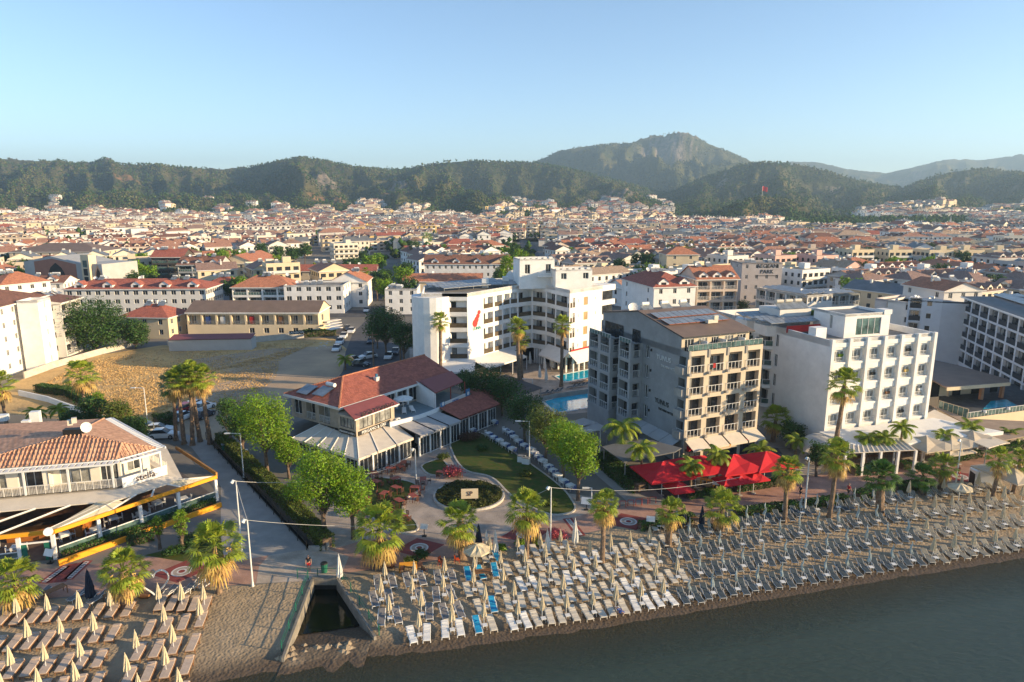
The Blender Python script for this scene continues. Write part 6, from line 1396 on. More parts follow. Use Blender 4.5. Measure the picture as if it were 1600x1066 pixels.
# ------------------------------------------------------------------ the town: house types, individual houses near, the far quarters as a mass
def town_type(w, d, fl, roof, seed, dorm=0, balc=True, lod=0, rs=None):
    rs = random.Random(seed); fh = 2.95; z = fl*fh+.2; parts = []; mb = MB()
    A = [Vector((-w/2, -d/2)), Vector((w/2, -d/2)), Vector((w/2, d/2)), Vector((-w/2, d/2))]
    zt = z+(.6 if roof == 'flat' else 0); mb.prism(A, -3 if lod else -.5, zt if roof != 'flat' else zt-.5, 0, top=5, bottom=False)
    if roof == 'flat' and not lod: parapet(mb, A, zt-.5, .52, .2)
    for k in range(4):
        f = Fr(A[k], A[(k+1) % 4]); nn = max(2, int(f.L/(3.0 if lod == 0 else 4.2)))
        if lod and k == 2: continue
        for q in range(fl):
            for j in range(nn):
                c = (j+.5)*f.L/nn; hw = .55 if not (balc and k in (0,)) else .95; z0 = q*fh+(.95 if not (balc and k == 0) else .35); z1 = q*fh+2.35
                if lod == 0: f.box(mb, c-hw-.08, c+hw+.08, .0, .05, z0-.12, z0-.02, 3)
                f.quad(mb, c-hw, c+hw, .03, z0, z1, 2)
    parts.append(['walls', mb])
    if balc:
        for q in range(0 if lod else 0, fl):
            f = Fr(A[0], A[1]); m2 = MB(); segs = [(.06, .46), (.54, .94)] if rs.random() < .6 else [(.04, .96)]
            for s0, s1 in segs: f.box(m2, f.L*s0, f.L*s1, .01, 1.15, q*fh-.1+.15, q*fh+.05+.15, 3); f.box(m2, f.L*s0, f.L*s1, 1.05, 1.15, q*fh+.2, q*fh+1.05, 3 if q % 2 or lod else 0)
            parts.append(['balcony', m2])
    if roof != 'flat':
        rb, zr = roof_mesh(A, z, roof if roof != 'gd' else 'gable', None, None, rs.choice([.34, .4, .46]), over=.45, ridge='d' if roof == 'gd' else 'w')
        rb.m = [{0: 1, 1: 0, 2: 3}[m] for m in rb.m]; c = MB(); rb.box((w*.2, d*.12, zr-.2), (.6, .6, 1.4), 0, 3); parts.append(['roof', rb])
        for k in range(dorm):
            m = MB(); x = -w/2+w*(k+.5)/dorm; y = -d/2+.5; dw = min(1.4, w/dorm*.3); hh = 1.1; dp = d*.35; f = Fr((x-dw, y), (x+dw, y)); zz = z
            m.add([f.at(0, 0, zz), f.at(2*dw, 0, zz), f.at(2*dw, 0, zz+hh), f.at(dw, 0, zz+hh+dw*.7), f.at(0, 0, zz+hh)], 0); e0, e1 = f.at(dw, .2, zz+hh+dw*.74), f.at(dw, -dp, zz+hh+dw*.74)
            m.add([f.at(0, 0, zz), f.at(0, 0, zz+hh), f.at(0, -dp, zz+hh), f.at(0, -dp, zz)]); m.add([f.at(2*dw, 0, zz), f.at(2*dw, -dp, zz), f.at(2*dw, -dp, zz+hh), f.at(2*dw, 0, zz+hh)])
            m.add([f.at(-.2, .2, zz+hh-.1), f.at(-.2, -dp, zz+hh-.1), e1, e0], 1); m.add([e0, e1, f.at(2*dw+.2, -dp, zz+hh-.1), f.at(2*dw+.2, .2, zz+hh-.1)], 1); f.quad(m, dw*.4, dw*1.6, .02, zz+.1, zz+hh-.05, 2); parts.append(['dormer', m])
    else: zr = z
    for k in range(rs.choice([1, 2, 2, 3])):
        m = MB(); x, y = rs.uniform(-.35, .35)*w, rs.uniform(-.1, .3)*d
        zb_ = (zt-.5) if roof == 'flat' else zr-.4
        if lod: m.box((x, y, zb_+1.0), (1.5, .6, .6), rs.uniform(0, 3), 3); m.box((x, y-.9, zb_+.55), (1.7, 1.6, .08), 0, 4)
        else: heater(m, (x, y, zb_), R(-90), 3, 4, 3)
        parts.append(['water_heater', m])
    if roof == 'flat' and not lod: m = MB(); m.box((w*.2, d*.2, zt+.6), (3, 3, 2.2), 0, 0); parts.append(['stair_head', m])
    return parts
TYPES = []; TYPESF = []
for i, (w, d, fl, rf, dm, bc) in enumerate([(14, 11, 3, 'hip', 0, True), (20, 11, 3, 'gable', 4, True), (11, 10, 2, 'hip', 0, False), (12, 15, 3, 'gd', 0, True), (26, 11, 3, 'gable', 5, True), (15, 12, 3, 'flat', 0, True), (17, 12, 4, 'hip', 3, True), (13, 11, 2, 'gable', 2, True), (22, 12, 3, 'hip', 0, True), (12, 12, 4, 'flat', 0, True), (10, 14, 3, 'gd', 0, False)]):
    TYPES.append((w, d, fl, rf, town_type(w, d, fl, rf, i, dm, bc))); TYPESF.append(town_type(w, d, fl, rf, i, min(dm, 3), bc, lod=1))
WALLS = [(white, 'white'), (offwhite, 'off white'), (cream, 'cream'), (mat('ivory_plaster', (.72, .66, .54), .8, .04), 'ivory'), (yellow, 'yellow'), (beige, 'beige'), (pinkw, 'pink'), (greyp, 'grey'), (mat('peach_plaster', (.62, .50, .40)), 'peach')]
WW = [8, 5, 4.5, 5, 1.2, 1.6, .8, 1.0, 2]
tile_sal = tile_mat('salmon_tile', (.47, .25, .17), (.34, .18, .13)); tile_dim = tile_mat('faded_tile', (.33, .21, .17), (.25, .17, .14))
ROOFS = [(tile_red, 'red'), (tile_or, 'orange'), (tile_br, 'brown'), (tile_sal, 'salmon'), (tile_dim, 'faded red'), (roof_grey, 'grey sheet'), (tile_mat('tan_tile', (.50, .36, .25), (.38, .27, .19)), 'tan')]
RW = [1.6, 2.4, 2.6, 5, 4, 2, 3.5]
MESHC = {}
def town_house(loc, ang, ti, wi, ri, label, group=None):
    w, d, fl, rf, parts = TYPES[ti]; root = bpy.data.objects.new('house', None); COL.objects.link(root); root.location = loc; root.rotation_euler.z = ang; ORG[root.name] = Vector((0, 0, 0))
    tag(root, label, 'house', group)
    for pi, (nm, mb) in enumerate(parts):
        key = (ti, pi, wi, ri)
        if key not in MESHC:
            base = MESHC.get((ti, pi))
            if base is None:
                o = mb.build(nm, [white]*6); base = o.data; bpy.data.objects.remove(o); MESHC[(ti, pi)] = base
            me = base.copy()
            for q_, m in enumerate((WALLS[wi][0], ROOFS[ri][0], glass, offwhite, panel_m, roof_flat)): me.materials[q_] = m
            MESHC[key] = me
        o = bpy.data.objects.new(nm, MESHC[key]); COL.objects.link(o); o.parent = root
    return root
def seg_d(p, a, b_):
    dx, dy = b_[0]-a[0], b_[1]-a[1]; t = max(0, min(1, ((p[0]-a[0])*dx+(p[1]-a[1])*dy)/(dx*dx+dy*dy))); return math.hypot(p[0]-a[0]-t*dx, p[1]-a[1]-t*dy)
ROADS = [(V2(G(560, 560)), V2(G(600, 430)), 9), (V2(G(600, 430)), V2(G(588, 395)), 8), (V2(G(590, 470)), V2(G(575, 408)), 12), (V2(G(825, 430)), V2(G(820, 375)), 11), (V2(G(500, 445)), V2(G(497, 385)), 5)]
yb_x = [-300, 0, 100, 240, 330, 520, 640, 780, 880, 960, 1000, 1160, 1300, 1350, 1480, 1560, 1650, 2000]
yb_y = [235, 262, 282, 262, 258, 245, 285, 300, 245, 232, 215, 262, 232, 196, 172, 168, 165, 165]
rt = random.Random(99); cand = []; ga = R(11)
cu, su = math.cos(ga), math.sin(ga)
def blocked(x, y, r):
    for c, hw, hd, a in TAKEN:
        dx, dy = x-c.x, y-c.y; lx = dx*math.cos(a)+dy*math.sin(a); ly = -dx*math.sin(a)+dy*math.cos(a)
        if abs(lx) < hw+r*.62 and abs(ly) < hd+r*.62: return True
    for a, b_, w in ROADS:
        if seg_d((x, y), a, b_) < w+r*.5: return True
    return False
tree_spots = []
v = 100
row = 0
while v < 2500:
    vv = v; row += 1; cell = 15.5 if row % 2 else 23.0; uu = -1900+rt.uniform(0, 20); cluster = None
    while uu < 1900:
        if cluster is None or rt.random() < .28: cluster = (rt.choices(range(len(TYPES)), [3, 4, 5, 5, 3, 4, 2, 4, 2, 3.5, 5])[0], rt.choices(range(len(WALLS)), WW)[0], rt.choices(range(len(ROOFS)), RW)[0])
        ti, wi, ri = cluster; w, d = TYPES[ti][0], TYPES[ti][1]; step = w+rt.choice([1.5, 2, 3, 5, 9]); x0, y0 = uu+step/2, vv+rt.uniform(-1.2, 1.2)
        wob = 30*math.sin(x0/110+y0/300)+14*math.sin(y0/150+1); x = x0*cu-(y0+wob)*su; y = x0*su+(y0+wob)*cu; uu += step
        if y < 160: continue
        px = 800+F*x/(y*math.cos(PITCH)+(H)*math.sin(PITCH))
        if px < -90 or px > 1700: continue
        if y < np.interp(px, yb_x, yb_y): continue
        pv = vnoise(np.array([x/120.]), np.array([y/120.]))[0]
        if blocked(x, y, max(w, d)*.62): continue
        if rt.random() < .13 or pv < .16:
            tree_spots.append((x, y)); tree_spots.append((x+rt.uniform(-6, 6), y+rt.uniform(-5, 5))); continue
        cand.append((y, x, px, ga+rt.choice([0, 0, 0, math.pi/2, -math.pi/2, math.pi])+.35*math.sin(x0/140+y0/190)+rt.uniform(-.05, .05), ti, wi, ri))
        if rt.random() < .6: tree_spots.append((x+w*.6+1, y-3))
    v += cell*.88
cand.sort(); arr = np.array([(c[0], c[2]) for c in cand]); zz, oo = terrain_h(arr[:, 1], arr[:, 0]); 
zz = np.where(arr[:, 0] < 600, 0, zz)
# far slopes keep houses only on their lowest foot
ok = (oo < 4+26*vnoise(arr[:, 1]/22, arr[:, 0]/130)**2)&~((arr[:, 0] > 1000)&(arr[:, 1] > 1050)&(arr[:, 1] < 1340))&((arr[:, 0] < 1500)|(arr[:, 1] < 1250))
belt = (arr[:, 1] > 1215)&(arr[:, 1] < 1520)&(arr[:, 0] > 820)&(arr[:, 0] < 1150); ok &= ~belt
cand = [(c, float(z)) for c, z, k in zip(cand, zz, ok) if k]
LM = [(c[0], c[1]) for c in [(Vector((-160, 330)), 'the brown civic hall'), (Vector((-165, 250)), 'the arched hall'), (Vector((-118, 238)), 'the glazed villa row'), (Vector((-105, 285)), 'the cream gabled apartments'), (Vector((-60, 240)), 'the white corner house'), (Vector((-20, 305)), 'the four dormer terrace'), (Vector((5, 180)), 'the concave white hotel'), (Vector((40, 190)), 'the paired dormer house'), (Vector((78, 300)), 'the orange topped tower house'), (Vector((85, 240)), 'the lettered grey hotel'), (Vector((100, 180)), 'the low hotel wing'), (Vector((118, 170)), 'the slate roofed hotel'), (Vector((-55, 300)), 'the main street')]]
ORD = ['nearest', 'second', 'third', 'fourth', 'fifth', 'sixth', 'seventh', 'eighth', 'ninth', 'tenth', 'eleventh', 'twelfth', 'thirteenth', 'fourteenth', 'fifteenth', 'sixteenth', 'seventeenth', 'eighteenth', 'nineteenth', 'twentieth', 'twenty-first', 'twenty-second', 'twenty-third', 'twenty-fourth', 'twenty-fifth']+['%dth' % k for k in range(26, 200)]
seen = {}; near = [c for c in cand if -10 < c[0][2] < 1610][:262]; nset = set(id(c) for c in near)
SZ = {2: 'two storey', 3: 'three storey', 4: 'four storey'}; RN = {'hip': 'hip roof', 'gable': 'gabled roof', 'gd': 'gabled roof', 'flat': 'flat roof'}
def relation(x, y, key):
    best = min(LM, key=lambda l: math.hypot(l[0].x-x, l[0].y-y)); dx, dy = x-best[0].x, y-best[0].y; px1 = 800+F*x/y; px0 = 800+F*best[0].x/best[0].y
    rel = ('behind' if dy > 0 else 'before') if abs(dy) > abs(dx) else ('left of' if px1 < px0 else 'right of'); k = (best[1], rel, key); seen[k] = seen.get(k, 0)+1; return best[1], rel, seen[k]-1
for c in sorted(near, key=lambda c: min(math.hypot(l[0].x-c[0][1], l[0].y-c[0][0]) for l in LM)):
    y, x, px, a, ti, wi, ri = c[0]; w, d, fl, rf, _ = TYPES[ti]; n_, rel, k = relation(x, y, (wi, ri if rf != 'flat' else 'f', rf == 'flat'))
    rt_ = ('flat roof' if rf == 'flat' else ROOFS[ri][1]+' '+RN[rf]); lab = '%s house with %s, %s %s %s' % (WALLS[wi][1], rt_, ORD[k], rel, n_)
    town_house((x, y, c[1]), a, ti, wi, ri, lab, 'houses of the town behind the seafront hotels')
# far quarters
PAL = [w[0] for w in WALLS]+[r[0] for r in ROOFS]+[glass, offwhite, panel_m, roof_flat]; nW, nR = len(WALLS), len(ROOFS)
tri = []
for parts in TYPESF:
    V = []; T = []; M = []
    for nm, mb in parts:
        o = len(V); V += mb.v
        for f, m in zip(mb.f, mb.m):
            for k in range(1, len(f)-1): T.append((o+f[0], o+f[k], o+f[k+1])); M.append(m)
    tri.append((np.array(V, float), np.array(T, int), np.array(M, int)))
VV = []; TT = []; MM = []; off = 0; nfar = 0
for c in cand:
    if id(c) in nset: continue
    (y, x, px, a, ti, wi, ri), z = c; V, T, M = tri[ti]; ca, sa = math.cos(a), math.sin(a); s = .8+.38*((x*7.3+y*3.1) % 1)
    VV.append(np.stack([V[:, 0]*ca-V[:, 1]*sa+x, V[:, 0]*sa+V[:, 1]*ca+y, V[:, 2]*s+z], 1)); TT.append(T+off); off += len(V); nfar += 1
    lut = np.array([wi, nW+ri, nW+nR, nW+nR+1, nW+nR+2, nW+nR+3]); MM.append(lut[M])
print('far houses', nfar, 'near', len(near))
me = fast_mesh('far_houses', np.concatenate(VV), np.concatenate(TT), PAL, np.concatenate(MM)); auto_uv(me); o = bpy.data.objects.new('far_houses', me); COL.objects.link(o); tag(o, 'dense mass of far white houses with red tiled roofs reaching the hills', 'houses', kind='stuff')
# ------------------------------------------------------------------ trees in the town
PT = []; SS = []
for k in range(900):   # cypress and pine belt to the right, groves below the hills
    px = rt.uniform(1215, 1520); y = rt.uniform(830, 1140); PT.append((y*(px-800)/F*.98, y)); SS.append(rt.uniform(3, 5.5))
for (pa, pb, ya, yb, n) in ((905, 1010, 950, 1080, 60), (55, 140, 560, 640, 40), (355, 385, 620, 660, 10), (460, 520, 560, 610, 14), (240, 260, 430, 450, 3), (600, 640, 420, 520, 16), (640, 680, 380, 460, 10), (790, 830, 330, 480, 26), (940, 975, 420, 500, 14), (1000, 1080, 520, 640, 16), (1330, 1360, 420, 440, 4), (1480, 1600, 700, 800, 40), (1060, 1110, 700, 800, 20), (780, 1000, 1000, 1200, 60), (0, 40, 420, 520, 12)):
    for k in range(n): px = rt.uniform(pa, pb); y = rt.uniform(ya, yb); PT.append((y*(px-800)/F*.98, y)); SS.append(rt.uniform(2.6, 5))
for p in tree_spots:
    if p[1] > 430: PT.append(p); SS.append(rt.uniform(2.2, 4.2))
PT = np.array(PT); pxx = 800+PT[:, 0]/PT[:, 1]*F/.98; zt_, _ = terrain_h(pxx, PT[:, 1]); zt_ = np.where(PT[:, 1] < 600, 0, zt_); P_, S_ = np.stack([PT[:, 0], PT[:, 1], zt_+3], 1), np.array(SS)
P4 = np.repeat(P_, 5, 0)+rng.normal(0, 1, (len(P_)*5, 3))*np.repeat(S_, 5)[:, None]*np.array([.45, .45, .5]); V, Fq = blobs(P4, np.repeat(S_, 5)*.55, 1.25)
o = bpy.data.objects.new('town_trees', fast_mesh('town_trees', V, Fq, [mat('far_tree_crown', (.06, .10, .022), .9, col2=(.025, .05, .014), vscale=.05, coords='Object', island=.4, spec=.05)])); COL.objects.link(o); tag(o, 'green groves and tree belts scattered through the far town', 'trees', kind='stuff')
NEAR_TREES = [p for p in tree_spots if p[1] <= 430]
for (a, b_, c, d, n) in ((600,640,445,490,9),(562,598,410,465,9),(652,684,398,420,7),(180,250,440,462,10),(540,560,425,450,5),(335,450,474,482,7),(780,835,402,470,12),(430,445,425,450,3),(880,960,400,420,6),(1100,1150,400,420,4),(1300,1345,405,425,4),(1420,1480,405,430,5)):
    for k in range(n): g = G(rt.uniform(a, b_), rt.uniform(c, d), 0); NEAR_TREES.append((g.x, g.y))
# ------------------------------------------------------------------ planting
def hpx(px, py, tpy):   # height at which the crown of a plant rooted at this pixel reaches the row tpy
    g = G(px, py, 0); return g, ZAT(g.y, tpy)
fans = []   # base px, base row, crown centre row, radius px, kind, skirt, look
FP = [(35,955,905,38,'g',.9,'leftmost promenade fan palm, above the first lounger rows'),(196,948,893,38,'g',.8,'fan palm with drooping yellow fronds left of the heart arch'),(342,926,853,44,'g',.5,'broad fan palm right of the heart arch'),(592,886,829,45,'g',.7,'broad fan palm right of the canal mouth'),(722,872,815,33,'g',.9,'fan palm before the round hedge bed'),
 (823,874,797,34,'g',.8,'tall fan palm right of the round hedge bed'),(941,878,790,26,'g',.8,'slender fan palm before the bicycle racks'),(1044,853,797,24,'g',.3,'small fan palm beside the wooden table on the beach'),(1127,833,793,30,'g',.1,'bushy short palm in front of the red parasols'),(1226,815,733,25,'g',1.,'fan palm with dry skirt right of the red parasols'),
 (1296,808,712,27,'g',1.,'fan palm with dry skirt below the tallest palm'),(1440,772,745,24,'d',.0,'low bushy palm at the hedge of the right beach'),(1469,766,728,22,'g',.1,'short palm beside the open cream parasol'),(1551,778,716,21,'g',.2,'palm left of the pair at the right edge'),(1583,770,716,20,'g',.2,'palm right of the pair at the right edge'),
 (10,662,600,24,'g',.4,'palm before the brown roofed white hotel'),(135,655,585,26,'g',.2,'single palm in front of the dry field'),(688,600,500,15,'g',.2,'tall palm at the left wing of the concave hotel'),(813,618,510,17,'g',.3,'tall palm in the middle of the hotel court'),(877,604,507,16,'g',.3,'tall palm before the second pool'),(816,600,532,14,'g',.2,'shorter palm behind the middle court palm'),
 (1299,722,600,27,'g',.1,'tallest palm, before the white hotel with piers'),(655,574,540,10,'d',.4,'dark palm left of the concave hotel'),(651,560,515,10,'d',.4,'taller dark palm left of the concave hotel'),(1207,690,655,25,'g',.1,'wide palm between beige and white hotels'),
 (275,688,600,23,'d',.5,'leftmost of the five parking palms'),(288,694,592,22,'g',.6,'second of the five parking palms'),(301,696,588,22,'g',.6,'middle of the five parking palms'),(313,690,583,22,'g',.6,'fourth of the five parking palms'),(329,694,590,23,'g',.6,'rightmost of the five parking palms'),
 (203,474,458,6,'g',.2,'small palm behind the terrace of red roofs'),(572,470,424,7,'g',.1,'tall palm at the street corner'),(576,462,428,6,'g',.1,'second tall palm at the street corner'),(455,424,412,7,'g',.1,'palm above the long red roof'),(493,430,416,6,'g',.1,'palm in the middle above the long red roof'),(513,430,413,6,'g',.1,'right palm above the long red roof'),(150,440,412,9,'g',.6,'palm right of the panelled tower'),(170,445,420,8,'g',.4,'second palm right of the panelled tower'),(312,432,420,6,'g',.2,'palm before the grey dormer apartments'),(355,478,466,7,'g',.4,'small palm behind the brown sheet roof'),(465,478,468,6,'g',.3,'small palm before the cubic white house'),(606,470,462,8,'g',.4,'palm before the white flat block')]
PRO = {}
vis = random.Random(5)
for (px, py, cy, r, kd, sk, lab) in FP:
    g, h = hpx(px, py, cy); d = g.y*math.cos(PITCH)+(H-h)*math.sin(PITCH); rad = r/F*d*1.12
    root = fan_palm(max(1.5, h), rad, int(px+py), 'green' if kd == 'g' else 'dark', r0=min(.42, .16+h*.017)*(1.6 if h < 4 else 1), skirt=sk, dens=34 if r > 12 else 22)
    place(root, g, vis.uniform(0, 6), lab, 'palm tree', 'fan palms of the seafront')
g, h = hpx(1375, 803, 745); place(fan_palm(h, 2.2, 77, 'dark', r0=.5, skirt=0, dens=50), g, 1, 'thick trunked palm standing in the beach among dark loungers', 'palm tree', 'fan palms of the seafront')
for (px, py, cy, r, lab) in [(1352,725,688,22,'left arching palm of the restaurant terrace'),(1379,727,686,20,'arching palm second from left on the terrace'),(1405,722,670,20,'arching palm with yellow fronds at the terrace'),(1471,716,684,21,'arching palm before the beige parasols'),(1513,702,668,21,'arching palm behind the small beige parasols'),(1575,702,678,18,'arching palm at the far right terrace'),
   (972,722,670,30,'feather palm beside the dark canopy'),(1001,760,702,26,'feather palm left of the red parasols'),(1078,778,728,22,'low feather palm before the second red parasol'),(1118,766,712,22,'feather palm between the red parasols'),(1187,748,705,24,'feather palm before the fourth red parasol'),(1242,720,690,20,'feather palm by the row of flags'),(96,676,640,16,'small feather palm above the air units'),(60,680,645,16,'feather palm behind the dark panelled roof'),(540,578,562,14,'low spreading palm at the road end')]:
    g, h = hpx(px, py, cy); d = g.y*math.cos(PITCH)+(H-h)*math.sin(PITCH); root = feather_palm(max(1.0, h), r/F*d*1.25, int(px), n=16); place(root, g, vis.uniform(0, 6), lab, 'palm tree', 'feather palms of the terraces')
def tree_at(px, py, cy, rpx, topy, m, lab, seed, n=6000, nm='leafy_tree', size=.17, tr=None, grp=None):
    g = G(px, py, 0); top = ZAT(g.y, topy); d = g.y*math.cos(PITCH)+(H-top/2)*math.sin(PITCH); rad = rpx/F*d; root = leafy_tree(top, rad, seed, m, trunk_h=tr if tr is not None else top*.32, count=n, size=size, name=nm, r0=.10+top*.012); place(root, g, 0, lab, 'tree', grp); return root
TR = [(418,742,0,52,612,leaf_a,'big bright green tree left of the red roofed restaurant',9500,.16),(452,748,0,24,682,leaf_a,'slim bright tree right of the big bright tree',3500,.14),(508,842,0,52,698,leaf_a,'bright tree hiding the corner of the garden restaurant',8000,.15),(552,842,0,38,722,leaf_a,'bright tree beside the wooden tables',7000,.14),(470,800,0,26,745,leaf_a,'low bright tree on the garden hedge',3200,.13),
 (362,700,0,22,620,leaf_b,'dark tree at the end of the lane',3000,.16),(380,716,0,22,640,leaf_b,'dark tree behind the big bright tree',3000,.16),(150,548,0,52,472,leaf_b,'largest round dark tree at the edge of the dry field',15000,.27),(212,545,0,24,497,leaf_b,'smaller round tree right of the largest one',6000,.24),
 (604,560,0,34,480,leaf_b,'large dark street tree on the right of the road',6500,.24),(632,570,0,24,500,leaf_b,'dark tree against the concave hotel',4500,.22),(590,545,0,18,500,leaf_b,'dark tree overhanging the road',3000,.22),(640,480,0,10,470,leaf_b,'small dark tree behind the street tree',900,.25),
 (752,640,0,42,574,leaf_b,'dark tree behind the low red roof',7000,.17),(785,650,0,32,588,leaf_b,'dark tree left of the pool',4500,.17),(728,622,0,18,578,leaf_b,'small dark tree behind the plum roof',2200,.17),(820,692,0,36,612,leaf_b,'dark green tree by the garden lamp',5500,.16),(852,720,0,36,634,leaf_c,'olive green tree between lamp and pool',5500,.15),(880,750,0,38,655,leaf_a,'bright tree over the row of white tables',7500,.15),(903,782,0,37,668,leaf_a,'bright leaning tree at the end of the white tables',7500,.15),
 (190,700,0,26,625,leaf_c,'yellow green tree behind the tile roofed restaurant',4200,.17),(215,712,0,26,650,leaf_b,'dark tree beside the parked white car',4000,.17),(150,690,0,26,618,leaf_b,'dark tree left of the yellow green one',4000,.18),(118,690,0,20,640,leaf_b,'dark tree behind the roof dishes',2600,.18),(155,650,0,12,612,leaf_a,'small light green tree below the single field palm',1400,.16),
 (250,858,0,10,803,leaf_a,'young tree in the small lawn, left',900,.11),(287,862,0,13,793,leaf_a,'young light green tree in the small lawn, right',1400,.11),(1236,702,0,22,660,leaf_b,'dark bushy tree by the vaulted entrance',3000,.16),(1275,745,0,18,690,leaf_b,'dark tree beside the tallest palm',2400,.15),
 (792,470,0,14,395,leaf_a,'tall light green tree behind the dormer terrace',2600,.35),(812,462,0,14,385,leaf_a,'second tall light green tree on the avenue',2600,.35),(805,430,0,10,375,leaf_b,'dark tree on the avenue',1500,.35),(650,420,0,13,372,leaf_b,'dark avenue tree left of the dormer terrace',1900,.35),(668,400,0,9,360,leaf_a,'light tree above the dormer terrace',1100,.35),(433,432,0,9,398,leaf_a,'bright tree beside the cream gabled apartments',1500,.3),(1160,500,0,12,468,leaf_b,'dark tree at the foot of the lettered hotel',1500,.22),(590,470,0,10,430,leaf_b,'dark tree along the main street',1500,.28),(600,452,0,9,420,leaf_b,'second dark tree along the main street',1300,.28),(555,448,0,7,425,leaf_b,'small tree before the long red roof',900,.25)]
for i, (px, py, _, r, ty, m, lab, n, sz) in enumerate(TR): tree_at(px, py, 0, r, ty, m, lab, i*3+1, n, size=sz*.85, tr=.8 if py < 560 and r > 20 and px < 300 else None)
tp = [leafy_tree(7, 3.6, 301, leaf_b, count=1500, size=.34), leafy_tree(8.5, 3.2, 302, leaf_a, count=1500, size=.34), leafy_tree(9.5, 2.6, 303, leaf_b, count=1300, size=.32)]
seen.clear()
for k, (x, y) in enumerate(sorted(NEAR_TREES, key=lambda p: p[1])[:260]):
    n_, rel, q = relation(x, y, k % 3); place(tp[k % 3], (x, y, 0), vis.uniform(0, 6), '%s town tree, %s %s %s' % (['round dark', 'light green', 'narrow dark'][k % 3], ORD[q], rel, n_), 'tree', 'trees between the town houses', scale=vis.uniform(.8, 1.4))
def HG(pts, w, h, lab, **k): return hedge([G(*p, 0) for p in pts], w, h, lab, **k)
HG([(345,690),(436,778),(512,858)], 1.5, 1.5, 'clipped hedge along the lane wall of the garden restaurant', m=leaf_c)
HG([(1000,828),(1035,822),(1082,814)], 1.0, .9, 'low hedge around the small beach palm'); HG([(1150,806),(1200,800),(1245,794)], 1.0, .9, 'hedge between promenade and dark loungers, left piece'); HG([(1258,794),(1290,788),(1322,784)], 1.0, .9, 'hedge between promenade and dark loungers, right piece'); HG([(1338,780),(1362,776)], 1.2, 1.0, 'short dark hedge left of the thick trunked palm'); HG([(1398,768),(1425,764),(1455,762)], 1.2, 1.0, 'hedge around the low bushy palm')
HG([(1332,742),(1360,738)], 1.2, 1.1, 'bright hedge at the left columns of the terrace'); HG([(1408,733),(1424,731)], 1.2, 1.0, 'small hedge beside the white statue'); HG([(1482,722),(1530,714)], 1.0, 1.0, 'long hedge before the beige parasols'); HG([(1560,706),(1600,699)], 1.0, 1.0, 'hedge at the right edge of the promenade')
HG([(1075,779),(1130,772)], .8, .6, 'low planting below the first small red parasol'); HG([(1150,768),(1235,755)], .9, .9, 'planting below the three small red parasols')
HG([(940,722),(965,745),(1000,770)], 2.4, 1.6, 'thick dark shrub bank along the narrow lane', m=leaf_b); HG([(60,612),(110,618),(150,640)], 1.8, 1.5, 'dark hedge along the edge of the dry field', m=leaf_b); HG([(245,668),(272,662)], 3, 1.8, 'dark clipped hedge behind the parking palms', m=leaf_b); HG([(475,527),(525,524)], 1.6, 1.8, 'dark hedge at the end of the field wall', m=leaf_b, dens=60, size=.14)
HG([(98,872),(200,838),(335,788)], .8, .75, 'hedge inside the orange planter of the corner restaurant'); HG([(200,850),(240,842)], 1.6, .9, 'shrubs on the small lawn', m=leaf_b)
gc = MB(); rs = random.Random(2)
for k in range(15000):
    a, q = rs.uniform(0, 6.283), math.sqrt(rs.random())*rr*.96; p = Vector((c0.x+q*math.cos(a), c0.y+q*math.sin(a), .12+.5*max(0, .5+noise.noise((q*math.cos(a)*.9, q*math.sin(a)*.9, 1)))*rs.random()+.15)); u_ = Vector((rs.uniform(-1, 1), rs.uniform(-1, 1), rs.uniform(-.5, .5))).normalized()*.10; w_ = Vector((rs.uniform(-1, 1), rs.uniform(-1, 1), rs.uniform(-.2, 1))).normalized()*.07; gc.add([p-u_, p-w_, p+u_, p+w_])
gc.flat([(p.x, p.y) for p in bed], .13, 1); o = gc.build('ground_cover', [leaf_oc, bark]); tag(o, 'low clipped ground cover filling the round bed', 'ground cover', kind='stuff')
for i, (px, py, w, h, m, lab) in enumerate([(870,842,2.0,1.5,flower,'pink flowering oleander beside the promenade lamp'),(812,852,1.2,.8,leaf_a,'round bush left of the tall promenade palm'),(838,850,1.2,.8,leaf_a,'round bush right of the tall promenade palm'),(765,862,1.1,.7,leaf_a,'small bush beside the open cream parasol'),(782,860,1.0,.7,leaf_a,'small bush near the white closed parasols'),(692,720,1.6,1.2,leaf_c,'yellow flowering shrub on the tiny lawn'),(708,745,2.4,1.6,flower,'reddish shrub behind the round bed'),(735,690,3.0,1.6,mat('bronze_leaf', (.14, .07, .04), .6, .2, trans=.2, island=.3, coords='Object'),'bronze leaved bush near the blue canopy'),(640,880,1.5,.9,leaf_c,'grassy clump beside the orange table'),(660,872,1.4,.9,leaf_b,'shrub behind the beach tables'),(300,852,3,1.6,leaf_b,'dark shrub behind the broad palm'),(272,868,2,1.2,leaf_b,'dark shrub at the edge of the small lawn'),(820,745,1.6,1.2,leaf_c,'shrub on the lawn edge'),(1232,742,1.8,2.0,leaf_b,'shrub at the corner of the red parasols'),(1110,775,1.5,1.1,leaf_a,'shrub beside the cafe steps'),(755,705,1.8,1.1,leaf_b,'dark shrub on the long lawn'),(860,790,1.6,1.0,leaf_c,'grass tuft at the lower end of the lawn')]):
    root = bush(w, h, i+50, m, count=int(700*w), size=.10); place(root, G(px, py, 0), 0, lab, 'shrub')
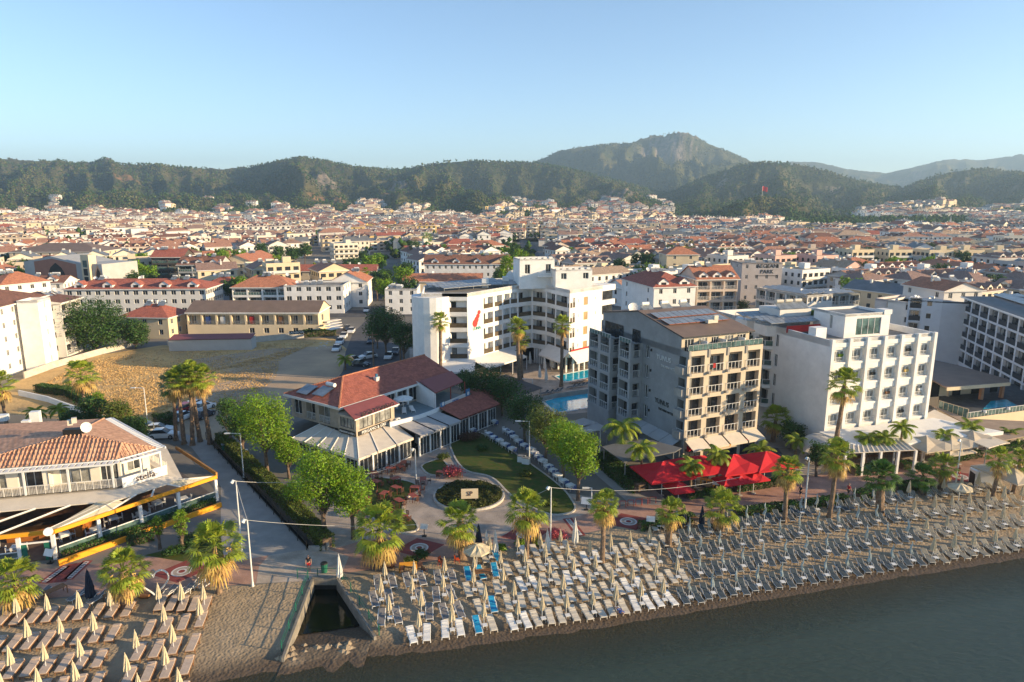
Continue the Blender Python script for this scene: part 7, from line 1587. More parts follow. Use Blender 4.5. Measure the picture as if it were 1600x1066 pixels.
# ------------------------------------------------------------------ beach furniture prototypes
def lounger(kind):
    root = proto_thing('sun_lounger' if kind != 'tan' else 'cushioned_lounger'); fm, cm, up = dict(plastic=(plastic_w, plastic_w, .25), cream=(plastic_c, plastic_c, .22), slate=(mat('grey_white_frame', (.5, .5, .49), .5), slate_cloth, .62), grey=(plastic_w, grey_cloth, .35), blue=(plastic_w, blue_mat, .38), sage=(plastic_c, sage_mesh, .6), tan=(wood, tan_cloth, .10))[kind]
    w = .58 if kind != 'tan' else .70; z = .33; hl = .72; rs = random.Random(1)
    fr = MB()
    for s in (-1, 1):
        fr.cyl((s*w/2, -1.0, z-.02), (s*w/2, .35, z), .035, n=6); fr.cyl((s*w/2, .35, z), (s*w/2, .35+hl*math.cos(up), z+hl*math.sin(up)), .035, n=6)
        for y in (-.8, .45): fr.cyl((s*w/2, y, z), (s*(w/2+.02), y-.08, 0), .032, n=6)
        if kind in ('slate', 'grey', 'sage', 'blue'): fr.cyl((s*(w/2+.03), -.25, z), (s*(w/2+.03), .1, z+.22), .025, n=5); fr.cyl((s*(w/2+.03), .1, z+.22), (s*(w/2+.03), .42, z+.2), .028, n=5)
    fr.cyl((-w/2, -1.0, z-.02), (w/2, -1.0, z-.02), .03, n=6); fr.build('frame', fm, root)
    def pad(y0, y1, z0, z1, nm, th=.05 if kind != 'tan' else .12):
        m = MB(); n = 6
        for i in range(n):
            a, b_ = i/n, (i+1)/n; ya, yb_, za, zb_ = y0+(y1-y0)*a, y0+(y1-y0)*b_, z0+(z1-z0)*a, z0+(z1-z0)*b_
            wave = (lambda t: .018*math.sin(t*12)) if kind in ('plastic', 'blue', 'cream') else (lambda t: 0)
            za += wave(a); zb_ += wave(b_); g_ = .012 if kind in ('plastic', 'cream') else 0
            P = [(-w/2+.03, ya+g_, za), (w/2-.03, ya+g_, za), (w/2-.03, yb_-g_, zb_), (-w/2+.03, yb_-g_, zb_)]; Q = [(x, y, zz_+th) for x, y, zz_ in P]
            m.add(Q); m.add(P[::-1]); 
            for k in range(4): m.add([P[k], P[(k+1) % 4], Q[(k+1) % 4], Q[k]])
        m.build(nm, cm, root)
    pad(-1.0, .35, z-.02, z, 'seat'); pad(.36, .35+hl*math.cos(up), z+.004, z+hl*math.sin(up), 'backrest')
    if kind == 'tan': m = MB(); m.box((0, .88, z+.2), (w*.8, .26, .1), 0); m.build('pillow', tan_cloth, root)
    return root
def parasol_closed(m, h=2.35, twist=False, r=.2, seed=0, pm=None, lo=.42, name='closed_parasol'):
    root = proto_thing(name); rs = random.Random(seed); mb = MB(); mb.cyl((0, 0, 0), (0, 0, h), .025, n=6); mb.build('pole', pm or metal_w, root); mb = MB(); n = 16; J = 9; V0 = len(mb.v)
    for j in range(J+1):
        t = j/J; z = h*(lo+(1-lo)*t)-(.04 if t == 1 else 0); rr_ = r*((1-t)**.75+.12)*(1.0 if j else .9); ox, oy = (.07*math.sin(t*7+seed), .05*math.cos(t*6)) if twist else (.05*(1-t)*rs.uniform(.4, 1), 0)
        for k in range(n): a = 6.283*k/n+t*.5; q = rr_*(1.0 if k % 2 else .62)*rs.uniform(.92, 1.08); mb.v.append((ox+q*math.cos(a), oy+q*math.sin(a), z+(rs.uniform(-.05, .05) if j == 0 else 0)))
    for j in range(J):
        for k in range(n): mb.f.append((j*n+k, j*n+(k+1) % n, (j+1)*n+(k+1) % n, (j+1)*n+k)); mb.m.append(0)
    mb.cyl((0, 0, h-.05), (0, 0, h+.1), .03, n=5); mb.build('canopy', m, root); mb = MB(); mb.cyl((0, 0, 0), (0, 0, .08), .22, n=10); mb.build('base', concrete, root); return root
def parasol_open(m, R_=1.5, h=2.5, sides=8, drop=.55, pm=None, name='open_parasol', twin=False):
    root = proto_thing(name); mb = MB(); mb.cyl((0, 0, 0), (0, 0, h), .04, n=6); mb.build('pole', pm or metal_w, root); mb = MB(); P = [Vector((R_*math.cos(6.283*(k+.5)/sides), R_*math.sin(6.283*(k+.5)/sides), h-drop)) for k in range(sides)]; ap = Vector((0, 0, h))
    for k in range(sides):
        a, b_ = P[k], P[(k+1) % sides]; md = (a+b_)/2*1; md.z -= 0.0; mid = (a+b_)/2; sag = (ap+mid)/2-Vector((0, 0, .06*R_)); ha, hb = (ap+a)/2+Vector((0, 0, .02)), (ap+b_)/2+Vector((0, 0, .02))
        mb.add([a, mid, sag, ha]); mb.add([mid, b_, hb, sag]); mb.add([ha, sag, ap]); mb.add([sag, hb, ap]); mb.add([a-Vector((0, 0, .16)), b_-Vector((0, 0, .16)), b_, a]); 
    mb.build('canopy', m, root); mb = MB()
    for k in range(sides): mb.cyl(P[k]-Vector((0, 0, .02)), (0, 0, h-.12), .018, n=4, caps=False)
    mb.build('ribs', metal_w, root); mb = MB(); mb.box((0, 0, .06), (.5, .5, .12)); mb.build('base', concrete, root); return root
def table(m, w=.5, d=.5, h=.45, cloth=False, name='side_table', leg=.02):
    root = proto_thing(name); mb = MB(); mb.box((0, 0, h), (w, d, .04)); mb.build('tabletop', m, root)
    for sx in (-1, 1):
        for sy in (-1, 1): mb = MB(); mb.cyl((sx*(w/2-.05), sy*(d/2-.05), 0), (sx*(w/2-.05), sy*(d/2-.05), h-.02), leg, n=4); mb.build('leg', m, root)
    if cloth: 
        mb = MB(); mb.box((0, 0, h+.012), (w+.04, d+.04, .02)); 
        for k, (x, y, a) in enumerate(((0, -(d/2+.02), 0), (0, d/2+.02, 0), (-(w/2+.02), 0, 1.5708), (w/2+.02, 0, 1.5708))): mb.box((x, y, h-.13), ((w if not a else d)+.04, .015, .28), a)
        mb.build('tablecloth', cl_white, root)
    return root
def chair(m, name='chair', arms=False):
    root = proto_thing(name); mb = MB(); mb.box((0, 0, .44), (.44, .44, .04)); mb.build('seat', m, root); mb = MB()
    for k in range(4): mb.box((-.15+.1*k, .21, .68), (.05, .025, .42), 0)
    mb.box((0, .21, .88), (.44, .03, .07)); mb.build('backrest', m, root)
    for sx in (-1, 1):
        for sy in (-1, 1): mb = MB(); mb.cyl((sx*.2, sy*.2, 0), (sx*.2, sy*.2, .62 if arms and sy < 0 else (.86 if sy > 0 else .43)), .02, n=4); mb.build('leg', m, root)
    return root
LO = {k: lounger(k) for k in ('plastic', 'cream', 'slate', 'grey', 'blue', 'sage', 'tan')}
PA = {'cream': [parasol_closed(cream_cloth, 2.2, seed=1, r=.24), parasol_closed(cream_cloth, 2.3, seed=4, r=.27, lo=.38)], 'teal': [parasol_closed(teal_cloth, 2.15, True, .17, 2, lo=.36), parasol_closed(teal_cloth, 2.2, True, .15, 5, lo=.4)]}
TB = table(plastic_w, .42, .42, .42)
LN = dict(plastic='bright white', cream='aged cream', slate='slate mesh', grey='grey padded', blue='blue matted', sage='beige mesh', tan='tan padded')
ROWN = ['front row at the water', 'second row from the water', 'third row from the water', 'fourth row from the water', 'fifth row from the water', 'sixth row from the water', 'seventh row from the water']
u14, n14 = unit(R(14)), Vector((-math.sin(R(14)), math.cos(R(14)))); ox = G(600, 1026, -.5).x+.3; rb = random.Random(12); cnt = {}; nl = 0; stride = {}
def okpos(x, y):
    yl = yline(x, L0); return (y < yl-1.1) and not any(math.hypot(x-q.x, y-q.y) < .8 for q in TRK)
TRK = [G(*p, 0) for p in ((592,886),(722,872),(823,874),(941,878),(1044,853),(1127,833),(1226,815),(1296,808),(1375,803),(1440,772),(1469,766),(1551,778),(1583,770))]
for row in range(7):
    s = 0.0; col = 0; px_ = 600
    while s < 76:
        fs = s/60; t = (2.15 if row or px_ > 712 else 2.3)+row*(2.62+1.25*min(1, max(0, (fs-.3)*1.9))); x = ox+u14.x*s; b = Vector((x, yline(x, SH))); p = b+n14*t+Vector((rb.uniform(-.12, .12), rb.uniform(-.12, .12))); s += (2.75 if px_ < 735 else 2.13)+.42*min(1, fs*1.3); 
        if row % 2: p += u14*.5
        gx = G_ = None; d = p.y*math.cos(PITCH)+H*math.sin(PITCH); px = 800+F*p.x/d
        px_ = px
        if px > 1612: break
        if p.x < CRb.x+(CRt.x-CRb.x)*max(0, min(1, (p.y-CRb.y)/(CRt.y-CRb.y)))+1.3: continue
        if not okpos(p.x, p.y): continue
        py = 533-F*(p.y*math.sin(PITCH)-H*math.cos(PITCH))/d
        if px < 712: kind = 'plastic' if row == 0 else 'grey'
        elif px < 800: kind = rb.choices(['blue', 'cream'], [7, 2.5])[0]
        elif px < 1075-(980-py)*.25+row*5: kind = rb.choices(['cream', 'plastic', 'blue'], [7, 3, 0])[0]
        elif px < 1445-(900-py)*.35: kind = 'slate'
        else: kind = 'sage'
        if 880 < px < 1000 and row > 3 and py < 868: continue
        f = R(-76-12*min(1, max(0, (px-950)/250))); rz = f+R(90); side = Vector((math.cos(rz), math.sin(rz))); bk = Vector((math.cos(f), math.sin(f)))
        col += 1; cn = ORD[col-1] if col > 1 else 'first'; pc = 'teal' if kind == 'slate' else 'cream'
        q = p; z = beach_z(q.x, q.y); place(PA[pc][rb.randrange(2)], (q.x, q.y, z), rb.uniform(0, 6), 'closed %s parasol, %s from the canal, %s' % (pc if pc == 'cream' else 'pale teal', cn, ROWN[row]), 'parasol', 'closed parasols on the main beach', scale=rb.uniform(.93, 1.06))
        q = p+bk*.45+side*rb.uniform(-.04, .04); place(TB, (q.x, q.y, beach_z(q.x, q.y)), rz, 'white side table below parasol %s from the canal, %s' % (cn, ROWN[row]), 'side table', 'side tables on the main beach')
        for sd in (-1, 1):
            if nl >= 300 or rb.random() < .07: continue
            k2 = kind if kind != 'blue' or rb.random() < .72 else 'cream'
            q = p+side*sd*(.62 if kind in ('plastic', 'cream', 'blue') else .66)+bk*.25; place(LO[k2], (q.x, q.y, beach_z(q.x, q.y)-.01), rz+rb.uniform(-.13, .13), '%s lounger %s of parasol %s from canal, %s' % (LN[k2], 'left' if sd < 0 else 'right', cn, ROWN[row].replace(' from the water', '').replace(' at the water', '')), 'sun lounger', 'sun loungers on the main beach'); nl += 1
print('loungers', nl)
# left beach: padded loungers in rows
def lrow(p0, p1, n, row, blk, par0=1, fdir=0):
    fdir = -79
    for k in range(n):
        t = k/(n-1); a = G(p0[0]+(p1[0]-p0[0])*t, p0[1]+(p1[1]-p0[1])*t, -.1); f = R(fdir); rz = f+R(90); z = beach_z(a.x, a.y); cn = ORD[k] if k else 'first'
        place(LO['tan'], (a.x, a.y, z), rz+rb.uniform(-.04, .04), 'tan padded lounger, %s in the %s row %s' % (cn, row, blk), 'lounger', 'tan loungers on the left beach')
        if k % 2 == par0: q = a+Vector((math.cos(rz), math.sin(rz), 0))*-.05+Vector((math.cos(f), math.sin(f), 0))*.15; place(PA['cream'][k % 4//2], (q.x, q.y, z), rb.uniform(0, 6), 'closed cream parasol, %s in the %s row %s' % (cn, row, blk), 'parasol', 'closed parasols on the left beach', scale=1.08)
LB, RBk = 'left of the sand path', 'right of the sand path'
lrow((-18,975),(201,959), 10, 'back', LB, 0); lrow((-30,1016),(177,995), 9, 'second', LB, 1, -111); lrow((-60,1060),(156,1033), 9, 'third', LB, 1, -112); lrow((-50,1096),(150,1068), 8, 'last', LB, 0, -113)
lrow((252,950),(322,951), 5, 'back', RBk, 0, -104); lrow((233,988),(315,974), 4, 'second', RBk, 1, -105); lrow((217,1023),(302,1009), 4, 'third', RBk, 0, -106); lrow((202,1058),(292,1042), 4, 'fourth', RBk, 0, -107); lrow((190,1092),(283,1080), 4, 'last', RBk, 1, -108)
DT = table(wood, 1.7, .8, .72, name='wooden_table', leg=.045); RT = table(wood_r, 1.2, .8, .74, name='garden_table', leg=.04); OT = table(orange_p, 1.7, .7, .72, name='orange_table', leg=.04)
wch_ = chair(wood_d, 'garden_chair'); blc = chair(cl_blue, 'blue_chair'); whc = chair(plastic_w, 'white_chair'); orc = chair(mat('orange_red_paint', (.62, .09, .02), .6), 'orange_chair')
def seat_at(pr, c, rz, dist, ang, lab, cat, grp): a = rz+ang; q = Vector((c.x+math.sin(a)*-dist, c.y+math.cos(a)*dist, 0)); place(pr, (q.x, q.y, c.z), a, lab, cat, grp)
for k, (px, py) in enumerate(((62,934),(88,931),(124,934),(155,938),(180,936),(262,932),(288,930),(312,914),(327,914))):
    g = G(px, py, 0); z = beach_z(g.x, g.y)
    if k in (1, 4): place(DT, (g.x, g.y, z), R(60), 'dark wooden table, %s behind the tan lounger rows' % ORD[k//3+0], 'table', 'wooden beach tables')
    else: place(LO['grey'], (g.x, g.y, z), R(-22), 'grey cushioned wooden daybed, %s from the left along the promenade' % ORD[k], 'daybed', 'daybeds below the promenade')
place(OT, G(638, 892, 0), R(8), 'orange wooden table beside the canal railing', 'table')
place(DT, G(618, 878, 0)+Vector((8.7, -3, 0)), R(8), 'dark wooden table behind the grey loungers', 'table', 'wooden beach tables')
for k, (px, py) in enumerate(((612,893),(628,896),(656,890),(663,897),(692,884))): place(wch_, G(px, py, 0), rb.uniform(0, 6), 'dark chair by the orange table, %s from the left' % ORD[k], 'chair', 'dark chairs by the beach tables')
for k, (px, py) in enumerate(((689,884),(714,880))): place(orc, G(px, py, 0), 1+k, 'orange chair %s of the closed parasols behind the white loungers' % ('left', 'right')[k], 'chair')
for k, (px, py) in enumerate(((1060,823),(1082,817),(1110,812))): place(DT, G(px, py, 0), R(110), 'wooden bench table by the small beach palm, %s' % ORD[k], 'table', 'bench tables by the hedge')
# garden tables with chairs
for k, (x, y) in enumerate([(135,470),(270,425),(350,410),(375,380),(150,540),(310,515),(315,590),(215,640),(340,700),(365,830),(235,770),(540,520),(475,590),(455,660),(690,460),(825,460),(30,775),(60,690)]):
    g = G(560+x/5.33, 660+y/5.33, 0); g.z = .1; rz = rb.uniform(0, 3); c = 'garden table %s' % ORD[k]
    place(RT, g, rz, 'red brown garden table, %s counted from the restaurant corner' % ORD[k], 'table', 'garden tables')
    for j, (a, d_) in enumerate(((0, .75), (math.pi, .75), (math.pi/2, .95))): seat_at(wch_, g, rz, d_, a, 'dark garden chair, %s seat of the %s garden table' % (ORD[j] if j else 'first', ORD[k]), 'chair', 'garden chairs')
WT = table(plastic_w, .85, .85, .74, True, 'dining_table', .03)
rowA = [(485,410),(522,430),(550,465),(590,500),(635,535),(690,570),(720,600),(755,630),(785,665),(840,715),(875,750),(910,790),(965,840),(1020,880)]; rowB = [(340,440),(380,470),(430,495),(480,530),(535,565)]; rowC = [(205,405),(385,335),(65,420)]
for nm, rw in (('long right', rowA), ('short left', rowB), ('upper', rowC)):
    for k, (x, y) in enumerate(rw):
        g = G(700+x/5.33, 600+y/5.33+2, 0); g.z = .1; rz = R(-55)+rb.uniform(-.1, .1); cn = ORD[k] if k else 'first'; place(WT, g, rz, 'white clothed dining table, %s from the top of the %s row' % (cn, nm), 'dining table', 'white tables on the lawn')
        for j, a in enumerate((math.pi/2, -math.pi/2)): seat_at(blc if (k+j) % 3 else whc, g, rz, .68, a, '%s chair, %s side of %s table in the %s row' % ('blue' if (k+j) % 3 else 'white', ('far', 'near')[j], cn, nm), 'chair', 'dining chairs on the lawn')
for k, (px, py) in enumerate(((815,722),(822,725))):
    g = G(px, py, .1); root = thing('drinks_chest', 'white drinks chest on the lawn, %s of two' % ('left', 'right')[k], 'chest', g); mb = MB(); mb.box(g+Vector((0, 0, .45)), (1.0, .7, .8), R(-20)); mb.build('body', plastic_w, root); mb = MB(); mb.box(g+Vector((0, 0, .9)), (1.05, .74, .08), R(-20)); mb.build('lid', metal_g, root)
# parasols of special places
tallw = parasol_closed(white_cloth, 3.0, seed=7, r=.34, lo=.18); blk = parasol_closed(navy_cloth, 3.0, seed=9, r=.42, lo=.12)
for px, py, lab in ((760,868,'left tall white closed parasol behind the open cream one'),(774,868,'right tall white closed parasol behind the open cream one'),(652,698,'left white closed parasol at the restaurant entrance'),(659,698,'right white closed parasol at the restaurant entrance'),(531,908,'cream closed parasol at the canal railing'),(898,855,'tall cream closed parasol beside the striped paving'),(855,866,'thin white closed parasol by the flowering shrub'),(797,574,'white closed parasol left in the hotel court'),(828,572,'tallest white closed parasol in the hotel court'),(843,594,'closed parasol beside the second pool'),(853,598,'closed parasol right beside the second pool'),(851,580,'closed parasol in the middle of the hotel court'),(862,578,'closed parasol before the hotel arcade')): place(tallw, G(px, py, 0), 0, lab, 'parasol', scale=.9 if py > 860 else 1.05)
for px, py, lab in ((142,938,'black closed parasol behind the tan loungers'),(748,862,'black closed parasol beside the palm'),(1096,822,'dark closed parasol beside the bench tables'),(1068,822,'dark closed parasol left of the bench tables')): place(blk, G(px, py, 0), 0, lab, 'parasol', scale=1.0 if px < 800 else .8)
opc = parasol_open(cream_cloth, 1.35, 2.4, 8, .5); place(opc, G(745, 886, 0), 0, 'open cream parasol beside the blue loungers', 'parasol'); g = G(1497, 785, 0); place(opc, g, .3, 'open cream parasol between beige loungers', 'parasol')
opw = parasol_open(white_cloth, 1.5, 2.4, 8, .45); q_, q2_, ta = TERR
for k, (s_, t_) in enumerate(((7.9, -1.6), (11.2, -1.2))): p = q_(s_, t_, 4.0); place(opw, p, 0, 'open white parasol on the roof terrace, %s' % ('left', 'right')[k], 'parasol')
for k, (s_, t_) in enumerate(((10.6, -1.9), (11.9, -2.3))): place(LO['plastic'], q_(s_, t_, 4.0), R(10+10*k), 'white lounger on the roof terrace, %s' % ('left', 'right')[k], 'sun lounger')
red4 = parasol_open(red_cloth, 4.15, 4.4, 4, 1.35, name='canopy_parasol'); ru = unit(R(17))
base = G(1036, 722.5, 4.4)
for k, (px, py) in enumerate(((1036,721),(1089,712),(1146,710),(1197,705))): g = G(px, py, 4.4); place(red4, (g.x, g.y, 0), R(17), 'large square red canopy parasol, %s from the left before the beige hotel' % (ORD[k] if k else 'first'), 'parasol', 'large red parasols', scale=(1, .95, 1))
red2 = parasol_open(red_cloth, 1.9, 2.9, 4, .75, name='small_red_parasol')
for k, (px, py) in enumerate(((1061,753),(1137,742),(1158,739),(1179,736))): g = G(px, py, 2.9); place(red2, (g.x, g.y, 0), R(17), 'small square red parasol, %s from the left beside the promenade' % (ORD[k] if k else 'first'), 'parasol', 'small red parasols')
for k, (px, py) in enumerate(((1050,765),(1095,752),(1105,758),(1130,762),(1150,758),(1165,756),(1075,772),(1180,752))): place(DT if k not in (2,) else OT, G(px, py, 0.03), R(-30), 'cafe bench table under the red parasols, %s from the left' % ORD[k], 'table', 'cafe tables under red parasols')
be4 = parasol_open(mat('beige_canvas', (.55, .47, .36), .85, .05, trans=.1), 4.3, 3.6, 4, .9, name='canopy_parasol'); be2 = parasol_open(MATS['beige_canvas'], 1.9, 2.7, 4, .6, name='small_beige_parasol')
for k, (px, py) in enumerate(((1448,682),(1486,678),(1521,674),(1584,727))): g = G(px, py, 3.6); place(be4, (g.x, g.y, 0), R(16), 'large square beige canopy parasol, %s from the left on the terrace' % ORD[k] if k else 'large square beige canopy parasol nearest the arching palms', 'parasol', 'large beige parasols')
for k, (px, py) in enumerate(((1484,699),(1502,696))): g = G(px, py, 2.7); place(be2, (g.x, g.y, 0), R(16), 'small beige parasol before the terrace, %s' % ('left', 'right')[k], 'parasol')
for k, (px, py) in enumerate(((1440,712),(1452,708),(1465,712),(1500,706),(1515,703),(1340,722),(1362,720),(1390,716),(1412,712),(1380,708))): g = G(px, py, .02); place(DT, g, R(16), 'terrace dining table, %s along the beige restaurant front' % ORD[k], 'table', 'terrace tables'); 
# pergola of the beige restaurant
root = thing('pergola', 'beige slatted pergola with white columns before the white hotel', 'pergola', G(1330, 728, 0)); P = [G(1322,708,3.2), G(1432,703,3.2), G(1400,679,3.2), G(1325,688,3.2)]; mb = MB(); mb.add(P); mb.add([x-Vector((0, 0, .1)) for x in P[::-1]]); mb.add([P[0]-Vector((0, 0, .1)), P[1]-Vector((0, 0, .1)), P[1], P[0]]); mb.build('slatted_roof', awn, root)
for k in range(5): a = P[0].lerp(P[1], k/4); mb = MB(); mb.box((a.x, a.y+.1, 1.55), (.3, .3, 3.1), R(12)); mb.build('column', white, root)
for k in range(14): a, b_ = P[0].lerp(P[1], (k+.5)/14), P[3].lerp(P[2], (k+.5)/14); mb = MB(); mb.cyl(a+Vector((0, 0, .05)), b_+Vector((0, 0, .05)), .05, n=4); mb.build('slat', offwhite, root)
# ------------------------------------------------------------------ lamps, cables, fences, walls
def lamp(px, py, tpy, lab, m=None, arm=-1, r=.07, cat='street lamp', arml=1.3, head=True):
    g = G(px, py, 0); h = ZAT(g.y, tpy); root = thing('street_lamp', lab, cat, g); m = m or metal_w; mb = MB(); mb.cyl(g, (g.x, g.y, h), r*1.3, r*.8, 8); mb.cyl(g, g+Vector((0, 0, .4)), r*2, r*1.6, 8); mb.build('pole', m, root)
    if head: mb = MB(); e = Vector((g.x+arm*arml, g.y-.2, h+.05)); mb.cyl((g.x, g.y, h-.05), e, .045, n=6); mb.build('arm', m, root); mb = MB(); mb.box(e+Vector((arm*.25, 0, 0)), (.75, .26, .12)); mb.build('lamp_head', plastic_w, root)
    else: mb = MB(); mb.cyl((g.x, g.y, h), (g.x+.25*arm, g.y, h+.1), .05, n=5); mb.cyl((g.x+.25*arm, g.y, h+.1), (g.x+.4*arm, g.y-.1, h-.15), .14, .2, 8); mb.build('lamp_head', metal_w, root)
    return Vector((g.x, g.y, h))
T1 = lamp(395, 916, 813, 'white pole carrying a cable on the sand, right of the heart arch', head=False); T2 = lamp(378, 862, 752, 'white cable pole between broad palm and lane', head=False); T3 = lamp(860, 852, 762, 'white lamp pole left of the striped paving', head=False); T4 = lamp(1257, 800, 716, 'white lamp pole beside the walker in black', head=False, r=.09)
lamp(381, 746, 677, 'street lamp beside the lane fence', arm=-1); lamp(827, 722, 658, 'street lamp among the white dining tables'); lamp(937, 712, 672, 'street lamp at the narrow lane by the beige hotel'); lamp(231, 664, 606, 'street lamp at the edge of the dry field'); lamp(1492, 765, 688, 'white lamp pole before the small beige parasols', head=False); lamp(832, 612, 592, 'small lamp at the pool court'); lamp(676, 592, 550, 'lamp before the left canopy of the concave hotel'); lamp(924, 790, 762, 'low lamp by the leaning tree', arml=.5)
T5 = lamp(650, 748, 702, 'white post at the corner of the garden restaurant', head=False)
for px, py, t, lab in ((584, 576, 519, 'wooden utility pole at the car park corner'), (626, 566, 507, 'second utility pole under the street tree')):
    g = G(px, py, 0); h = ZAT(g.y, t); root = thing('utility_pole', lab, 'utility pole', g); mb = MB(); mb.cyl(g, (g.x, g.y, h), .2, .13, 8); mb.build('pole', bark_p, root); mb = MB(); mb.box((g.x, g.y, h-.6), (2.2, .15, .15), .3); mb.box((g.x, g.y, h-1.3), (1.5, .15, .15), .3); mb.build('crossarm', wood, root)
def cable(a, b_, sag, lab):
    mb = MB(); n = 14; pts = []
    for k in range(n+1): t = k/n; p = a.lerp(b_, t); p.z -= sag*4*t*(1-t); pts.append(p)
    for p, q in zip(pts[:-1], pts[1:]): mb.cyl(p, q, .025, n=4, caps=False)
    tag(mb.build('cable', rope_m, origin=a), lab, 'cable')
cable(T1, G(650, 820, 3.2), .35, 'cable running from the sand pole to the garden'); cable(T2, T1, .2, 'cable between the two white poles'); cable(T2, G(515, 748, 4.0), .3, 'cable from the lane pole to the restaurant trees'); cable(T3, G(1160, 745, 4.5), .9, 'long cable over the promenade before the red parasols'); cable(T3, G(735, 800, 3.0), .5, 'cable from the lamp pole to the round bed'); cable(T5, G(570, 740, 2.6), .8, 'hanging cable along the restaurant front')
def fence(pts, h, lab, m, step=1.5, rails=(1.0, .55, .1), z0=0.0, bars=0):
    root = thing('fence', lab, 'fence', pts[0]); mb = MB()
    for a, b_ in zip(pts[:-1], pts[1:]):
        n = max(1, int((b_-a).length/step))
        for k in range(n+1): p = a.lerp(b_, k/n); pm_ = MB(); pm_.cyl(p+Vector((0, 0, z0)), p+Vector((0, 0, z0+h)), .045, n=5); pm_.build('post', m, root)
        for r in rails: mb.cyl(a+Vector((0, 0, z0+h*r)), b_+Vector((0, 0, z0+h*r)), .025, n=5)
        if bars:
            nb = int((b_-a).length/bars)
            for k in range(nb): p = a.lerp(b_, k/nb); mb.cyl(p+Vector((0, 0, z0+.05)), p+Vector((0, 0, z0+h)), .012, n=3, caps=False)
    mb.build('rails', m, root)
green_m = mat('green_metal', (.02, .14, .09), .5, .1)
sh = lambda L_, dx: [p+Vector((dx, 0, 0)) for p in L_]
fence(sh(CA, -.25), 1.3, 'black railing between the lane and the canal', black_m, 2.2, (1, .66, .33), bars=.35)
def wall(pts, h, w, lab, m=concrete, z0=0.0, nm='wall', tops=None):
    mb = MB()
    for i, (a, b_) in enumerate(zip(pts[:-1], pts[1:])):
        d = V2(b_)-V2(a); f = Fr(V2(a), V2(b_)); za, zb = (tops[i], tops[i+1]) if tops else (z0+h, z0+h)
        P = [f.at(0, -w/2, z0), f.at(f.L, -w/2, z0), f.at(f.L, w/2, z0), f.at(0, w/2, z0)]; Q = [f.at(0, -w/2, za), f.at(f.L, -w/2, zb), f.at(f.L, w/2, zb), f.at(0, w/2, za)]
        mb.add(Q); 
        for k in range(4): mb.add([P[k], P[(k+1) % 4], Q[(k+1) % 4], Q[k]])
    o = mb.build(nm, m, origin=(pts[0].x, pts[0].y, 0)); tag(o, lab, 'wall')
wall(sh(CB, .25), .75, .3, 'concrete garden wall on the hedge side of the canal'); CA2, CB2 = CA[2]+Vector((0, -.1, 0)), CB[2]+Vector((0, -.1, 0)); wall([CA2, CB2], .5, .25, 'low end wall where the canal dips under the bridge')
cdk = mat('weathered_concrete', (.25, .225, .19), .9, .2, .9, .02, 6)
wall([CLt, CLb+Vector((0, -1.2, 0))], 1, .22, 'sunlit left wall of the canal mouth', cdk, -2.3, tops=(.22, -.02)); wall([CRt, CRb+Vector((.3, -.6, 0))], 1, .22, 'right wall of the canal mouth', cdk, -2.3, tops=(.22, -.02)); wall([CLt, CRt], 2.2, .4, 'bridge edge beam above the canal opening', cdk, -.45, tops=(.3, .3))
fence([CLt+Vector((-.45, 0, 0)), CLb+Vector((-.5, 0, 0))], 1.0, 'green railing on the left canal wall', green_m, 2.5, (.9, .5)); fence([CRt+Vector((.5, 0, 0)), CRb+Vector((.5, 0, 0))], 1.0, 'green railing on the right canal wall', green_m, 2.3, (.9, .5)); fence([CLt+Vector((-1.5, .2, 0)), CRt+Vector((0, .3, 0))], 1.0, 'green railing on the bridge', green_m, 1.5, (1, .5))
wall([G(38,592), G(85,575), G(150,556), G(205,542)], 1.4, .25, 'pale boundary wall along the dry field', conc_lt); wall([G(262,541), G(390,536), G(475,528)], 1.5, .25, 'grey wall at the back of the field', conc_lt); wall([G(30,618), G(75,628), G(150,655), G(210,672)], 1.0, .25, 'white wall beside the pool garden', white)
wall([G(820,635), G(870,622), G(940,612)], .9, .2, 'low grey wall behind the pool', concrete)
# orange planter of the corner restaurant
fb = cfs[1]; g0, g1 = G(92, 884, 0), G(346, 792, 0); wall([g0, g0.lerp(g1, .5), g1], .55, .3, 'orange painted planter wall before the corner restaurant', orange_p, nm='planter_wall')
# ------------------------------------------------------------------ pools and terraces
root = thing('swimming_pool', 'blue pool reflecting the white hotel', 'pool', G(890, 628, 0)); P = [G(848,628,0), G(868,646,0), G(905,640,0), G(945,634,0), G(945,604,0), G(900,612,0)]; mb = MB(); mb.flat(P, .05); mb.build('water', pool_m, root); mb = MB()
for a, b_ in zip(P, P[1:]+P[:1]): d = b_-a; mb.box(((a.x+b_.x)/2, (a.y+b_.y)/2, .05), (d.length+.3, .45, .12), math.atan2(d.y, d.x))
mb.build('coping', white, root)
root = thing('swimming_pool', 'narrow blue pool along the hotel arcade', 'pool', G(900, 590, 0)); P = [G(866,588,0), G(882,598,0), G(948,586,0), G(948,572,0)]; mb = MB(); mb.flat(P, .05); mb.build('water', pool_m, root); mb = MB()
for a, b_ in zip(P, P[1:]+P[:1]): d = b_-a; mb.box(((a.x+b_.x)/2, (a.y+b_.y)/2, .05), (d.length+.3, .4, .12), math.atan2(d.y, d.x))
mb.build('coping', offwhite, root)
for k, (px, py) in enumerate(((850,617),(858,616),(866,614),(873,613),(893,607),(900,606),(907,605),(913,604))): g = G(px, py, .02); place(LO['slate'], g, R(-60), 'dark pool lounger, %s from the left beside the blue pool' % (ORD[k] if k else 'first'), 'pool lounger', 'pool loungers')
for k, (px, py) in enumerate(((898,599),(906,598),(913,596),(921,595),(929,593),(936,592))): g = G(px, py, .02); place(LO['tan'], g, R(-60), 'brown pool lounger, %s from the left along the narrow pool' % (ORD[k] if k else 'first'), 'pool lounger', 'pool loungers')
